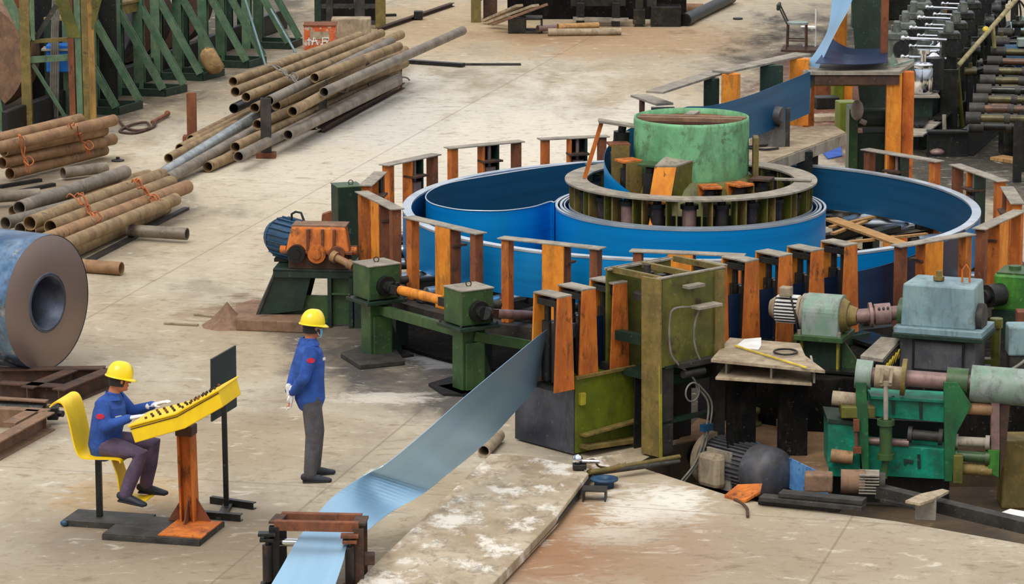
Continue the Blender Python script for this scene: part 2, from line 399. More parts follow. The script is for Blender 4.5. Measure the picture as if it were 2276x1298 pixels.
def dup(root, loc, rz, label, group=None):
    r = root.copy(); C.objects.link(r); r.location = loc; r.rotation_euler = (0, 0, rz); r['label'] = label
    if group: r['group'] = group
    for ch in list(root.children):
        c = ch.copy(); C.objects.link(c); c.parent = r
        for g in list(ch.children):
            d = g.copy(); C.objects.link(d); d.parent = c
    return r
def bez(pts, n=12):
    "smooth curve through points (Catmull-Rom)"
    pts = [V(p) for p in pts]; P = [pts[0]*2-pts[1]]+pts+[pts[-1]*2-pts[-2]]; out = []
    for i in range(1, len(P)-2):
        for j in range(n):
            t = j/n; a, b, c, d = P[i-1], P[i], P[i+1], P[i+2]
            out.append(.5*((2*b)+(c-a)*t+(2*a-5*b+4*c-d)*t*t+(3*b-a-3*c+d)*t**3))
    return out+[pts[-1]]
def bolts(mb, pts, d, r=.012, h=.015):
    for p in pts: mb.cyl(p, V(p)+V(d)*h, r, n=6)
    return mb
# ================================================================ SETTING
PITZ = -.45
pit = [G(*p) for p in ((1408,1034),(1640,1108),(1730,1124),(2000,1160),(2290,1212),(2620,1262),(2620,990),(1842,990),(1842,1062),(1640,966),(1490,990))]
FL, FR, FN, FF = -24, 28, -8, 130
def floor_mesh():
    import bmesh
    bm = bmesh.new(); vs = []
    outer = [(FL,FN),(FR,FN),(FR,FF),(FL,FF)]
    def loop(pts):
        v = [bm.verts.new((p[0], p[1], 0)) for p in pts]
        return [bm.edges.new((v[i], v[(i+1) % len(v)])) for i in range(len(v))]
    e = loop(outer)+loop([(p.x, p.y) for p in pit])
    bmesh.ops.triangle_fill(bm, use_beauty=True, use_dissolve=False, edges=e)
    for f in bm.faces:
        if f.normal.z < 0: f.normal_flip()
    me = bpy.data.meshes.new('floor'); bm.to_mesh(me); bm.free()
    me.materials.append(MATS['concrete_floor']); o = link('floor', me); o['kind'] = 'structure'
    return o
floor_mesh()
mb = MB(); n = len(pit)
mb._add([V((p.x,p.y,0)) for p in pit]+[V((p.x,p.y,PITZ)) for p in pit], [(i,(i+1)%n,n+(i+1)%n,n+i) for i in range(n)])
struct(mb, 'trim_1', 'pit_floor')
mb = MB(); mb._add([V((p.x,p.y,PITZ)) for p in pit], [tuple(range(n))])
struct(mb, 'floor_pit', 'pit_floor')
for nm, c_, sz in (('wall_back',((FL+FR)/2,FF+.1,2),(FR-FL,.2,4)),('wall_left',(FL-.1,(FN+FF)/2,2),(.2,FF-FN,4)),('wall_right',(FR+.1,(FN+FF)/2,2),(.2,FF-FN,4)),('wall_front',((FL+FR)/2,FN-.1,2),(FR-FL,.2,4))):
    mb = MB(); mb.box(c_, sz); struct(mb, nm, 'hall_wall')
# ================================================================ PEOPLE
def loft(mb, nodes, side=None, n=14):
    "nodes: (point, ra, rb); rounded ends"
    pts = [V(a[0]) for a in nodes]; m = len(pts); rings = []
    def ring(p, d, a, b):
        sd = V(side) if side is not None else (Y if abs(d.y) < .9 else Z)
        sd = (sd-d*sd.dot(d)).normalized(); u = d.cross(sd)
        return [p+sd*math.cos(2*PI*j/n)*a+u*math.sin(2*PI*j/n)*b for j in range(n)]
    for i in range(m):
        d = (pts[min(i+1,m-1)]-pts[max(i-1,0)]).normalized(); a, b = nodes[i][1], nodes[i][2]
        if i == 0:
            for f, k in ((.35,.95),(.75,.66)): rings.append(ring(pts[0]-d*min(a,b)*k, d, a*f, b*f))
        rings.append(ring(pts[i], d, a, b))
        if i == m-1:
            for f, k in ((.75,.66),(.35,.95)): rings.append(ring(pts[i]+d*min(a,b)*k, d, a*f, b*f))
    vs = [q for g in rings for q in g]; fs = []
    for i in range(len(rings)-1): fs += [(i*n+j, i*n+(j+1)%n, (i+1)*n+(j+1)%n, (i+1)*n+j) for j in range(n)]
    fs += [tuple(range(n))[::-1], tuple((len(rings)-1)*n+j for j in range(n))]
    mb._add(vs, fs, True)
def fuse(mb, voxel, smooth=6, M=None):
    "weld overlapping volumes into one continuous skin"
    me = bpy.data.meshes.new('tmp'); me.from_pydata([tuple(v) for v in mb.v], [], mb.f); me.update()
    o = bpy.data.objects.new('tmp', me); C.objects.link(o)
    r = o.modifiers.new('r', 'REMESH'); r.mode = 'VOXEL'; r.voxel_size = voxel
    if smooth:
        s = o.modifiers.new('s', 'SMOOTH'); s.iterations = smooth; s.factor = .5
    dg = bpy.context.evaluated_depsgraph_get(); ev = o.evaluated_get(dg); em = ev.to_mesh()
    out = MB(); out.v = [v.co.copy() for v in em.vertices]; out.f = [list(p.vertices) for p in em.polygons]; out.sm = [True]*len(out.f)
    ev.to_mesh_clear(); bpy.data.objects.remove(o); bpy.data.meshes.remove(me)
    return out
def hand(mb, w, d, palm_n, curl, side, s=1.0):
    "palm + five bent fingers from wrist w along d; palm_n = palm normal; side=+1/-1 thumb side"
    d = V(d).normalized(); pn = V(palm_n); pn = (pn-d*pn.dot(d)).normalized(); sd = d.cross(pn)*side; w = V(w)
    loft(mb, [(w, .03*s, .02*s), (w+d*.045*s, .042*s, .017*s), (w+d*.09*s, .043*s, .015*s)], sd, 12)
    for i, (off, L) in enumerate(((.032,.068),(.011,.078),(-.011,.072),(-.031,.056))):
        p = w+d*.09*s+sd*off*s; pts = [(p-d*.012, .0095*s, .0095*s)]; ang = 0; q = p
        for j, fr in enumerate((.45,.32,.25)):
            q = q+(d*math.cos(ang)+pn*math.sin(ang))*L*fr*s; pts.append((q, .0092*s-.001*j, .0092*s-.001*j)); ang += curl
        loft(mb, pts, sd, 8)
    t0 = w+d*.03*s+sd*.034*s; t1 = t0+(d*.6+sd*.75+pn*.25).normalized()*.042*s; t2 = t1+(d*.95+sd*.2+pn*.35).normalized()*.032*s
    loft(mb, [(t0, .013*s, .013*s), (t1, .011*s, .011*s), (t2, .0085*s, .0085*s)], pn, 8)
def head(mb, c, R):
    "head with skull, jaw, nose, brows, lips, ears; c = head centre, R = rotation (faces +x)"
    c = V(c)
    def P(x, y, z): return c+R@V((x, y, z))
    mb.ball(P(-.008,0,.02), 1, (.098,.078,.105), 20, R)
    mb.ball(P(.02,0,-.045), 1, (.072,.062,.075), 18, R)
    mb.ball(P(.068,0,-.088), 1, (.024,.03,.02), 12, R)
    loft(mb, [(P(.09,0,.022), .008, .008), (P(.106,0,-.008), .012, .012), (P(.108,0,-.022), .017, .012)], R@Y, 10)
    for s in (1,-1):
        mb.ball(P(.002, s*.078, -.005), 1, (.02,.01,.032), 10, R)
        mb.ball(P(.075, s*.032, .02), 1, (.014,.02,.01), 10, R)
        mb.ball(P(.076, s*.03, .004), 1, (.012,.014,.009), 10, R)
        mb.ball(P(.055, s*.042, -.03), 1, (.026,.02,.02), 10, R)
    loft(mb, [(P(.086,-.02,-.056), .006, .006), (P(.096,0,-.055), .007, .008), (P(.086,.02,-.056), .006, .006)], R@Z, 8)
def headwear(root, c, R, mask=False, tilt=.0):
    c = V(c); w = lambda p: c+R@V(p)
    T = Mx.Rotation(tilt, 3, 'Y')
    hp = lambda p: w(T@V(p))
    eyes = MB()
    for s in (1,-1): eyes.ball(w((.0835, s*.031, .012)), .009, n=10)
    part(eyes, 'eyes', 'hair', root, world=False)
    h = MB(); vs = []; n = 28
    for i in range(9):
        t = .5*PI*i/8
        for j in range(n):
            a = 2*PI*j/n; q = V((math.cos(a)*.105*math.cos(t)**.8, math.sin(a)*.086*math.cos(t)**.8, .02+.1*math.sin(t)))
            vs.append(w(q))
    low = []
    for j in range(n):
        a = 2*PI*j/n; front = math.cos(a) > .35
        low.append(w((math.cos(a)*.101, math.sin(a)*.083, .03 if front else -.055)))
    vs = low+vs
    h._add(vs, [(i*n+j, i*n+(j+1)%n, (i+1)*n+(j+1)%n, (i+1)*n+j) for i in range(9) for j in range(n)], True)
    part(h, 'hair', 'hair', root, world=False)
    k = MB(); vs = []; N = 36; rows = 10; hb = .032
    for i in range(rows+1):
        t = .5*PI*i/rows
        for j in range(N):
            a = 2*PI*j/N; ridge = .007*max(0, 1-abs(math.sin(a))*4)*math.sin(2*t) if i else 0
            ct = math.cos(t)**.85
            vs.append(hp((math.cos(a)*(.132+ridge)*ct-.005, math.sin(a)*(.112+ridge)*ct, hb+.152*math.sin(t)+ridge)))
    k._add(vs, [(i*N+j, i*N+(j+1)%N, (i+1)*N+(j+1)%N, (i+1)*N+j) for i in range(rows) for j in range(N)], True)
    hel = part(k, 'helmet', 'helmet_yellow', root, world=False, smooth_all=True)
    br = MB(); vs = []
    for j in range(N):
        a = 2*PI*j/N; ex = .010+.034*max(0, math.cos(a))**1.5
        for (dr, dz) in ((0,hb+.007), (ex, hb-.005-.012*max(0,math.cos(a))), (ex, hb-.011-.012*max(0,math.cos(a))), (-.006, hb-.007)):
            vs.append(hp((math.cos(a)*(.135+dr)-.005, math.sin(a)*(.112+dr*.9), dz)))
    br._add(vs, [(j*4+q, ((j+1)%N)*4+q, ((j+1)%N)*4+(q+1)%4, j*4+(q+1)%4) for j in range(N) for q in range(4)], True)
    part(br, 'brim', 'helmet_yellow', hel, world=False)
    if mask:
        k = MB(); vs = []; n = 12
        for i in range(6):
            z = -.005-.018*i
            for j in range(n+1):
                a = -1.25+2.5*j/n
                rr = .088-.004*abs(i-2)
                vs.append(w((.022+rr*math.cos(a)*(.92+.06*(2.5-abs(i-2.5))/2.5), .082*math.sin(a), z-.004*math.cos(a))))
        k._add(vs, [(i*(n+1)+j, (i+1)*(n+1)+j, (i+1)*(n+1)+j+1, i*(n+1)+j+1) for i in range(5) for j in range(n)], True)
        mk = part(k, 'face_mask', 'mask_blue', root, world=False)
        e = MB()
        for s in (1,-1):
            e.path([w((.045, s*.079, -.015)), w((.012, s*.084, .005)), w((-.012, s*.082, .0)), w((.04, s*.078, -.08))], .003, 5)
        part(e, 'ear_loop', 'white', mk, world=False)
def shoe(mb, a, d, lift=0):
    a = V(a); d = V(d)
    loft(mb, [(a-d*.06+Z*.01, .036, .04), (a+Z*.0, .042, .05), (a+d*.08-Z*.01, .046, .04), (a+d*.16-Z*.022, .045, .028), (a+d*.2-Z*.026, .034, .022)], d.cross(Z), 14)
def person(label, loc, rz, J, tro, mask, name='person'):
    "J: joint positions in the person's own frame (facing +x, left = +y)"
    root0 = V(loc)
    body = MB()
    Rh = Mx.Rotation(J['yaw'], 3, 'Z') @ Mx.Rotation(J['nod'], 3, 'Y')
    head(body, J['head'], Rh)
    nk = V(J['neck']); hd = V(J['head'])
    loft(body, [(nk-Z*.04, .062, .06), (nk+(hd-nk)*.3, .054, .056), (nk+(hd-nk)*.75, .052, .056)], Y)
    pel, che = V(J['pelvis']), V(J['chest'])
    loft(body, [(pel, .14, .095), (pel.lerp(che,.4), .125, .085), (che, .15, .1), (nk-Z*.05, .1, .07)], Y)
    for k in 'rl':
        sh, el, wr = V(J['sh_'+k]), V(J['el_'+k]), V(J['wr_'+k])
        loft(body, [(sh.lerp(che,.25), .05, .05), (sh, .045, .045), (el, .036, .036), (wr, .025, .022)])
        hp, kn, an = V(J['hip_'+k]), V(J['kn_'+k]), V(J['an_'+k])
        loft(body, [(hp, .07, .07), (hp.lerp(kn,.5), .062, .065), (kn, .048, .05), (kn.lerp(an,.4), .045, .045), (an, .032, .034)])
        fd = V(J['toe_'+k]); loft(body, [(an-Z*.03, .03, .035), (an+fd*.1-Z*.055, .034, .02), (an+fd*.16-Z*.06, .028, .015)], fd.cross(Z))
        hd_ = V(J['hd_'+k]); hand(body, wr, hd_, V(J['pn_'+k]), J['curl'], 1 if k == 'r' else -1)
    b = fuse(body, .006, 3)
    root = part(b, name, 'skin'); root.location = root0; root.rotation_euler = (0,0,rz); WM[root.name] = Mx.Translation(root0) @ Mx.Rotation(rz,4,'Z')
    tag(root, label, 'person')
    headwear(root, J['head'], Rh, mask, J.get('helm', 0))
    # jacket: torso and sleeves in one garment
    j = MB(); hem = V(J['hem'])
    w = J.get('w', 1)
    loft(j, [(hem, .19*w, .155), (pel.lerp(che,.35), .195*w, .152), (che-Z*.04, .21*w, .158), (che+(nk-che)*.45, .205*w, .132), (nk-Z*.055, .115, .092)], Y, 20)
    for k in 'rl':
        sh, el, wr = V(J['sh_'+k]), V(J['el_'+k]), V(J['wr_'+k]); mid = sh.lerp(el,.5)
        loft(j, [(sh.lerp(che,.3), .07, .075), (sh, .078, .078), (mid, .068, .068), (el, .06, .06)], None, 14)
        loft(j, [(el, .061, .061), (el.lerp(wr,.5), .054, .052), (wr-(wr-el)*.06, .044, .042)], None, 14)
        cf = wr-(wr-el).normalized()*.02; loft(j, [(cf-(wr-el)*.06, .047, .045), (cf, .047, .045)], None, 14)
    jk = part(fuse(j, .009, 4), 'jacket', 'jacket_blue', root, world=False)
    col = MB(); vs = []; N = 26
    for i in range(N+1):
        a = .5+(2*PI-1.0)*i/N; e = V((math.cos(a), math.sin(a), 0))
        b0 = nk+V((.006,0,0)); vs += [b0+V((e.x*.08, e.y*.086, -.045)), b0+V((e.x*.074, e.y*.078, .014-.01*e.x)), b0+V((e.x*.102, e.y*.112, -.048))]
    col._add(vs, [(3*i+q, 3*i+3+q, 3*i+4+q, 3*i+1+q) for i in range(N) for q in range(2)], True)
    part(col, 'collar', 'jacket_blue', jk, world=False)
    # badge and name tape: small panels lying on the cloth
    for nm, mt, p, nrm, up, sw, shh in J['tags']:
        p, nrm, up = V(p), V(nrm).normalized(), V(up); sdv = up.cross(nrm).normalized(); up = nrm.cross(sdv)
        t = MB(); M = Mx((sdv, up, nrm)).transposed()
        if nm == 'badge': t.cyl(p-nrm*.012, p+nrm*.004, sw, n=12); t.v = [p+sdv*((v-p).dot(sdv))*1.25+up*((v-p).dot(up))*.8+nrm*((v-p).dot(nrm)) for v in t.v]
        else: t.box(p, (sw, shh, .02), M=M)
        part(t, nm, mt, jk, world=False, label=('red' if nm == 'badge' else 'white')+' '+nm.replace('_', ' '))
    tr = MB(); hl, hr = V(J['hip_l']), V(J['hip_r']); mid = (hl+hr)/2
    loft(tr, [(pel+(che-pel)*.25, .17, .13), (pel, .18, .14), (mid-Z*.02, .16, .125)], Y, 18)
    for k in 'rl':
        hp, kn, an = V(J['hip_'+k]), V(J['kn_'+k]), V(J['an_'+k])
        loft(tr, [(hp+Z*.0, .1, .11), (hp.lerp(kn,.5), .09, .098), (kn, .075, .082), (kn.lerp(an,.5), .067, .074), (an+(kn-an).normalized()*.05, .062, .068), (an-Z*.01, .055, .065)], None, 14)
    part(fuse(tr, .009, 4), 'trousers', tro, root, world=False)
    for k in 'rl':
        sM = MB(); an = V(J['an_'+k]); shoe(sM, an-Z*.045, V(J['toe_'+k]))
        so = part(fuse(sM, .006, 2), 'shoe', 'shoe', root, world=False)
        fd = V(J['toe_'+k]); sl = MB(); sl.bar(an-fd*.075-Z*.083, an+fd*.2-Z*.083, .085, .022)
        part(sl, 'sole', 'hair', so, world=False, bev=.01)
        if J.get('gloves'):
            g = MB(); hd_ = V(J['hd_'+k]); wr = V(J['wr_'+k])
            hand(g, wr, hd_, V(J['pn_'+k]), J['curl'], 1 if k == 'r' else -1, 1.13)
            loft(g, [(wr-hd_.normalized()*.05, .04, .036), (wr, .036, .03)], None, 12)
            part(fuse(g, .005, 2), 'glove', 'glove', root, world=False)
    return root
stand = dict(head=(.03,0,1.585), neck=(.0,0,1.455), chest=(-.01,0,1.27), pelvis=(-.01,0,.93), hem=(-.005,0,.85), yaw=.3, nod=.02, curl=.35, helm=.12,
    sh_r=(-.01,-.19,1.39), el_r=(-.1,-.25,1.12), wr_r=(-.2,-.08,.93), sh_l=(-.01,.19,1.39), el_l=(-.1,.25,1.12), wr_l=(-.21,.07,.91),
    hd_r=(-.05,.35,-.9), pn_r=(-1,0,0), hd_l=(-.03,-.3,-.95), pn_l=(-1,0,0), gloves=True,
    hip_r=(0,-.09,.9), kn_r=(.01,-.1,.48), an_r=(-.03,-.11,.092), toe_r=(1,-.12,0), hip_l=(0,.09,.9), kn_l=(.08,.13,.48), an_l=(.06,.17,.092), toe_l=(1,.12,0),
    tags=[('badge','red_badge',(-.035,-.278,1.30),(.1,-1,.15),(0,0,1),.034,.02), ('name_tape','white',(.112,-.105,1.27),(.75,-.65,.1),(0,0,1),.08,.025)])
person('person standing in blue jacket, grey trousers, yellow helmet, hands clasped behind back', G(692,1066), math.radians(12), stand, 'trouser_grey', True)
CH = G(222,1161)
seat = dict(head=(.17,0,1.43), neck=(.1,0,1.29), chest=(.06,0,1.13), pelvis=(.0,0,.80), hem=(.0,0,.77), yaw=.6, nod=.12, curl=.25, w=1.0, helm=.1,
    sh_r=(.06,-.19,1.23), el_r=(.11,-.27,1.02), wr_r=(.33,-.17,1.1), sh_l=(.06,.19,1.23), el_l=(.2,.25,1.06), wr_l=(.46,.14,1.165),
    hd_r=(1,.05,.22), pn_r=(.2,0,-1), hd_l=(1,-.1,.34), pn_l=(.3,0,-1), gloves=True,
    hip_r=(.04,-.1,.79), kn_r=(.42,-.13,.74), an_r=(.26,-.14,.345), toe_r=(1,-.1,-.12), hip_l=(.04,.1,.79), kn_l=(.46,.14,.78), an_l=(.37,.13,.375), toe_l=(1,.1,-.05),
    tags=[('badge','red_badge',(.08,-.303,1.13),(.1,-1,.15),(0,0,1),.034,.02), ('name_tape','white',(.2,-.13,1.09),(.9,-.5,.1),(0,0,1),.07,.025)])
RS = math.radians(-14)
person('person seated on the yellow chair working the yellow control desk', CH+V((.06,0,0)), RS, seat, 'trouser_mauve', False)
# ================================================================ OPERATOR CHAIR, DESK, SIGN STAND
t = thing('operator_chair', 'yellow bent sheet operator chair on a black post, man sitting on it', 'chair', CH, RS)
prof = [(-.40,1.17),(-.34,1.22),(-.27,1.2),(-.22,1.05),(-.16,.78),(-.1,.69),(.0,.68),(.26,.69),(.30,.66)]
pr = bez([V((x,0,z)) for x, z in prof], 6)
mb = MB(); mb.sheet([p+Y*-.22 for p in pr], [p+Y*.22 for p in pr], .014)
part(mb, 'seat_shell', 'yellow', t, world=False)
mb = MB(); mb.sheet([V((x,-.1,z)) for x, z in ((.16,.68),(.22,.5),(.24,.33),(.27,.262),(.42,.255),(.52,.27))], [V((x,.14,z)) for x, z in ((.16,.68),(.22,.5),(.24,.33),(.27,.262),(.42,.255),(.52,.27))], .012)
part(mb, 'foot_rest', 'yellow', t, world=False)
mb = MB(); mb.box((0,0,.37), (.055,.055,.62)); part(mb, 'post', 'black_oil', t, world=False, bev=.006)
mb = MB(); mb.box((.1,.0,.055), (.8,.42,.012)); mb.box((.1,-.21,.03), (.8,.012,.06)); mb.box((.1,.21,.03), (.8,.012,.06)); mb.box((-.3,0,.03), (.012,.42,.06))
part(mb, 'base_plate', 'dark_steel', t, world=False, bev=.003)
mb = MB(); mb.ball((-.28,-.235,.035), .03, (1.3,.8,1)); part(mb, 'blue_cap', 'blue_motor', t, world=False)
DK = G(360,1188)
t = thing('control_desk', 'yellow sloping push button control desk on a rusty pedestal', 'control desk', DK, RS)
mb = MB(); mb.box((0,.05,.05), (.98,.72,.02)); mb.channel((-.49,-.3,.025), (.49,-.3,.025), .05, .05, .008); mb.channel((.49,.4,.025), (-.49,.4,.025), .05, .05, .008); mb.bar((.48,-.3,.025),(.48,.4,.025),.02,.05)
part(mb, 'base_plate', 'dark_steel', t, world=False, bev=.003)
mb = MB(); mb.box((.27,.04,.066), (.44,.6,.012)); part(mb, 'rusty_plate', 'rust_orange', t, world=False)
ped = WM[t.name].inverted() @ G(422,1172)
px0, py0 = ped.x, ped.y
mb = MB(); mb.ibeam((px0,py0,.06), (px0-.02,py0,1.0), .15, .15, .02, up=X)
part(mb, 'pedestal', 'rust_orange', t, world=False, bev=.003)
mb = MB()
for s in (1,-1):
    mb.prism([(px0, py0+s*.01-.006, .06), (px0-s*.0+.0, py0+s*.2, .06), (px0, py0+s*.06, .3)], (.014,0,0))
    mb.prism([(px0+s*.06, py0, .06), (px0+s*.22, py0, .06), (px0+s*.07, py0, .3)], (0,.014,0))
part(mb, 'gusset', 'rust_brown', t, world=False)
mb = MB(); mb.box((px0-.02,py0,.97), (.17,.17,.1)); part(mb, 'head_bracket', 'rust_dark', t, world=False, bev=.008)
c0 = WM[t.name].inverted() @ GY(288, 950, DK.y-.35+.1)
x0, z0, ya = c0.x, c0.z, c0.y
prof = [(0,0),(.47,.15),(.89,.40),(.93,.25),(.55,.02),(.05,-.15)]
mb = MB(); mb.prism([(x0+x, ya, z0+z) for x, z in prof], (0,.56,0)); case = part(mb, 'desk_case', 'yellow', t, world=False, bev=.008)
mb = MB()
e1 = V((.47,0,.15)).normalized(); e2 = V((.42,0,.25)).normalized()
mb.bar((x0-.01,ya+.28,z0+.012), (x0+.475,ya+.28,z0+.165), .6, .018); mb.bar((x0+.47,ya+.28,z0+.163), (x0+.9,ya+.28,z0+.418), .6, .018)
part(mb, 'lid', 'yellow', t, world=False, bev=.004)
mb = MB(); mb.bar((x0+.01,ya-.002,z0-.018), (x0+.475,ya-.002,z0+.132), .006, .008); mb.bar((x0+.475,ya-.002,z0+.132), (x0+.895,ya-.002,z0+.385), .006, .008); part(mb, 'lid_seam', 'rust_dark', t, world=False)
rr = random.Random(3)
for i in range(5):
    for j in range(3):
        p = V((x0+.08,ya+.12+j*.16,z0+.04))+e1*(.05+i*.075)
        n_ = V((-e1.z,0,e1.x)); b_ = MB(); b_.cyl(p, p+n_*.028, .013, n=10)
        part(b_, 'push_button', rr.choice(['rust_dark','rust_dark','rust_brown','black_oil']), case, world=False)
for i in range(4):
    for j in range(4):
        p = V((x0+.47,ya+.08+j*.13,z0+.17))+e2*(.05+i*.09)
        n_ = V((-e2.z,0,e2.x)); b_ = MB(); b_.cyl(p, p+n_*.028, .012, n=10)
        part(b_, 'push_button', rr.choice(['rust_dark','rust_dark','rust_brown','black_oil']), case, world=False)
SG = G(508,1134)
t = thing('sign_stand', 'dark sign board seen from behind on a black post', 'sign', SG, 0)
mb = MB(); p = SG+V((-.02,0,0)); mb.bar(p+Z*.05, GY(497,868,SG.y), .075, .05, up=X); part(mb, 'post', 'black_oil', t, bev=.004)
yb = SG.y+.02
mb = MB(); q = [GY(467,798,yb-.0), GY(521,767,yb+.32), GY(523,903,yb+.32), GY(468,937,yb-.0)]; mb.prism(q, V((.018,-.01,0))); part(mb, 'board', 'sign_back', t, bev=.003)
mb = MB(); mb.channel(G(470,1118), G(566,1132), .06, .07, .01); mb.v = [v+Z*.035 for v in mb.v]; part(mb, 'cross_foot', 'black_oil', t)
mb = MB(); mb.channel(G(440,1150), G(537,1158), .07, .07, .01); mb.v = [v+Z*.035 for v in mb.v]; part(mb, 'front_foot', 'black_oil', t)
mb = MB(); mb.bar(G(508,1120,.02), G(490,1152,.02), .09, .03); part(mb, 'spine', 'dark_steel', t)
# ================================================================ FOREGROUND: slab, roller frame
zs = .13
q = [G(820,1266,zs), G(700,1400,zs), G(1000,1400,zs), G(1095,1297,zs), G(1235,1150,zs), G(1308,1052,zs), G(1290,1036,zs), G(1180,1014,zs), G(1090,1008,zs)]
mb = MB(); mb.prism(q, (0,0,-.11)); solo(mb, 'floor_cover_plate', 'slab', 'long dusty raised cover slab running beside the bright strip in the foreground', 'slab', bev=.01)
mb = MB(); mb.path([G(1312,1052,.05), G(1290,1085,.05), G(1235,1155,.06), G(1180,1215,.05), G(1100,1300,.04), G(1020,1390,.03)], .045, 8)
solo(mb, 'rubber_hose', 'black_oil', 'black hose lying along the right edge of the long cover slab', 'hose')
mb = MB(); mb.bar(G(1172,1225,.02), G(1222,1168,.02), .05, .03); solo(mb, 'steel_flat', 'dark_steel', 'short dark flat bar lying beside the black hose', 'metal bar')
t = thing('strip_guide_frame', 'brown four post roller guide frame standing over the bright strip in front', 'roller frame', G(705,1310))
y0 = t.location.y
L0, R0 = V((G(612,1306).x, y0-.02, 0)), V((G(800,1306).x, y0-.08, 0))
L1, R1 = L0+V((.05,.28,0)), R0+V((.02,.28,0))
zb = .60
for a, b, nm in ((L0,R0,'front_beam'), (L1,R1,'back_beam')):
    mb = MB(); mb.bar(a+Z*zb, b+Z*zb, .012, .085); mb.bar(a+V((0,.03,zb+.04)), b+V((0,.03,zb+.04)), .07, .012); part(mb, nm, 'rust_brown', t, bev=.003)
mb = MB(); mb.bar(L0+Z*(zb+.03), L1+Z*(zb+.03), .1, .02); mb.bar(R0+Z*(zb+.03), R1+Z*(zb+.03), .12, .02); part(mb, 'end_tie', 'rust_dark', t)
for p, m_ in ((L0,'black_oil'),(R0,'rust_dark'),(L1,'black_oil'),(R1,'rust_dark')):
    mb = MB(); mb.channel(p, p+Z*zb, .09, .07, .01, up=Y); part(mb, 'post', m_, t, bev=.003)
for p, s in ((L0,-1),(R0,-1)):
    c_ = p+V((s*.06 if p is L0 else -.08,-.05,0))
    mb = MB(); mb.cyl(c_+Z*.1, c_+Z*.44, .045); mb.cyl(c_+Z*.05, c_+Z*.5, .018); part(mb, 'guide_roller', 'roller_dark', t)
    mb = MB(); mb.box(c_+Z*.49, (.13,.11,.03)); mb.box(c_+Z*.54, (.16,.1,.03)); mb.box(c_+Z*.07, (.13,.1,.03)); part(mb, 'roller_bracket', 'black_oil' if p is L0 else 'rust_brown', t, bev=.004)
    mb = MB(); mb.cyl(c_+Z*.505, c_+Z*.53, .03, n=6); part(mb, 'nut', 'dark_steel', t)
mb = MB(); mb.cyl(L0+V((-.02,.12,.42)), R0+V((0,.12,.42)), .04); part(mb, 'support_roller', 'chrome', t)
mb = MB(); mb.box(R0+V((.09,.05,.3)), (.1,.12,.1)); part(mb, 'side_lug', 'rust_dark', t, bev=.01)
# ================================================================ THE STRIP
LD, ND = V((.75,.66,0)).normalized(), V((.66,-.75,0)).normalized()       # run of the entry line, and across it
SC = V((2.19,44.0,0)); ZT, ZB = 1.37, .82
strip = thing('steel_strip', 'long blue steel strip running from the front rollers through the spiral to the table', 'steel strip', SC)
A = [G(*p) for p in ((590,1320,.2),(628,1256,.36),(650,1216,.45),(676,1178,.48),(705,1142,.5),(744,1100,.56),(808,1058,.68),(860,1030,.80),(945,960,.97),(1030,885,1.13),(1150,785,1.3),(1224,728,1.37))]
B = [G(*p) for p in ((738,1320,.25),(762,1250,.40),(772,1212,.45),(792,1198,.47),(813,1182,.46),(871,1137,.40),(937,1100,.36),(1000,1050,.38),(1050,1010,.44),(1100,965,.53),(1165,893,.68),(1216,836,.8))]
A += [A[-1]+LD*d for d in (.3,.6)]; B += [B[-1]+LD*d for d in (.3,.6)]
mb = MB(); mb.sheet(bez(A,8), bez(B,8), .005); part(mb, 'entry_run', 'strip_bright', strip)
ctr = [(A[-1]+B[-1])/2, A[-1].lerp(B[-1],.5)+LD*1.2, V((2.45,38.62,0)), V((3.62,39.64,0)), V((4.2,40.25,0)), V((4.75,41.1,0)), V((5.2,42.0,0)), V((5.55,43.0,0))]
ctr = bez([V((p.x,p.y,0)) for p in ctr], 8)
mb = MB(); mb.sheet([p+Z*ZT for p in ctr], [p+Z*ZB for p in ctr], .005); part(mb, 'straight_run', 'strip_dull', strip)
def ringpts(r, a0, a1, n, z): return [SC+V((r*math.cos(a0+(a1-a0)*i/n), r*math.sin(a0+(a1-a0)*i/n), z)) for i in range(n+1)]
for r in (3.44, 3.49, 3.53):
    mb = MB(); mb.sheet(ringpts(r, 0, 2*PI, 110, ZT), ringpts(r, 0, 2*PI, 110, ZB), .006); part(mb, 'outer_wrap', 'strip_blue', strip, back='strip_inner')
mb = MB(); mb.arc(SC, 3.425, 3.535, ZT-.02, ZT+.004, 0, 2*PI, 110); part(mb, 'outer_edge', 'strip_edge', strip, label='bright bare edges of the outer wraps')
lob = [G(px,py,ZT) for px, py in ((1400,356),(1300,362),(1190,375),(1090,391),(1005,406),(962,421),(946,438),(960,453),(1003,464),(1048,468.5),(1115,469),(1182,461),(1222,449))]
lob += [SC+V((1.685*math.cos(math.radians(d)), 1.685*math.sin(math.radians(d)), ZT)) for d in (172,160,145,130,115)]
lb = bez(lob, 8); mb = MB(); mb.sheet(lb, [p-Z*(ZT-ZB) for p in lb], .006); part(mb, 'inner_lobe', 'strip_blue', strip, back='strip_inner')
mb = MB(); mb.path([p+Z*.003 for p in lb], .009, 6); part(mb, 'lobe_edge', 'strip_edge', strip)
for r in (1.655, 1.60, 1.55, 1.49):
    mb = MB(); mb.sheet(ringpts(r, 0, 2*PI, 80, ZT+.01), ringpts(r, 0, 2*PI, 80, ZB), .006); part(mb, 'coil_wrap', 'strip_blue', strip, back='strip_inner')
for a, b in ((1.63,1.66),(1.575,1.605),(1.54,1.555),(1.485,1.495)):
    mb = MB(); mb.arc(SC, a, b, ZT-.01, ZT+.016, 0, 2*PI, 80); part(mb, 'coil_edge', 'strip_edge', strip)
hx = []
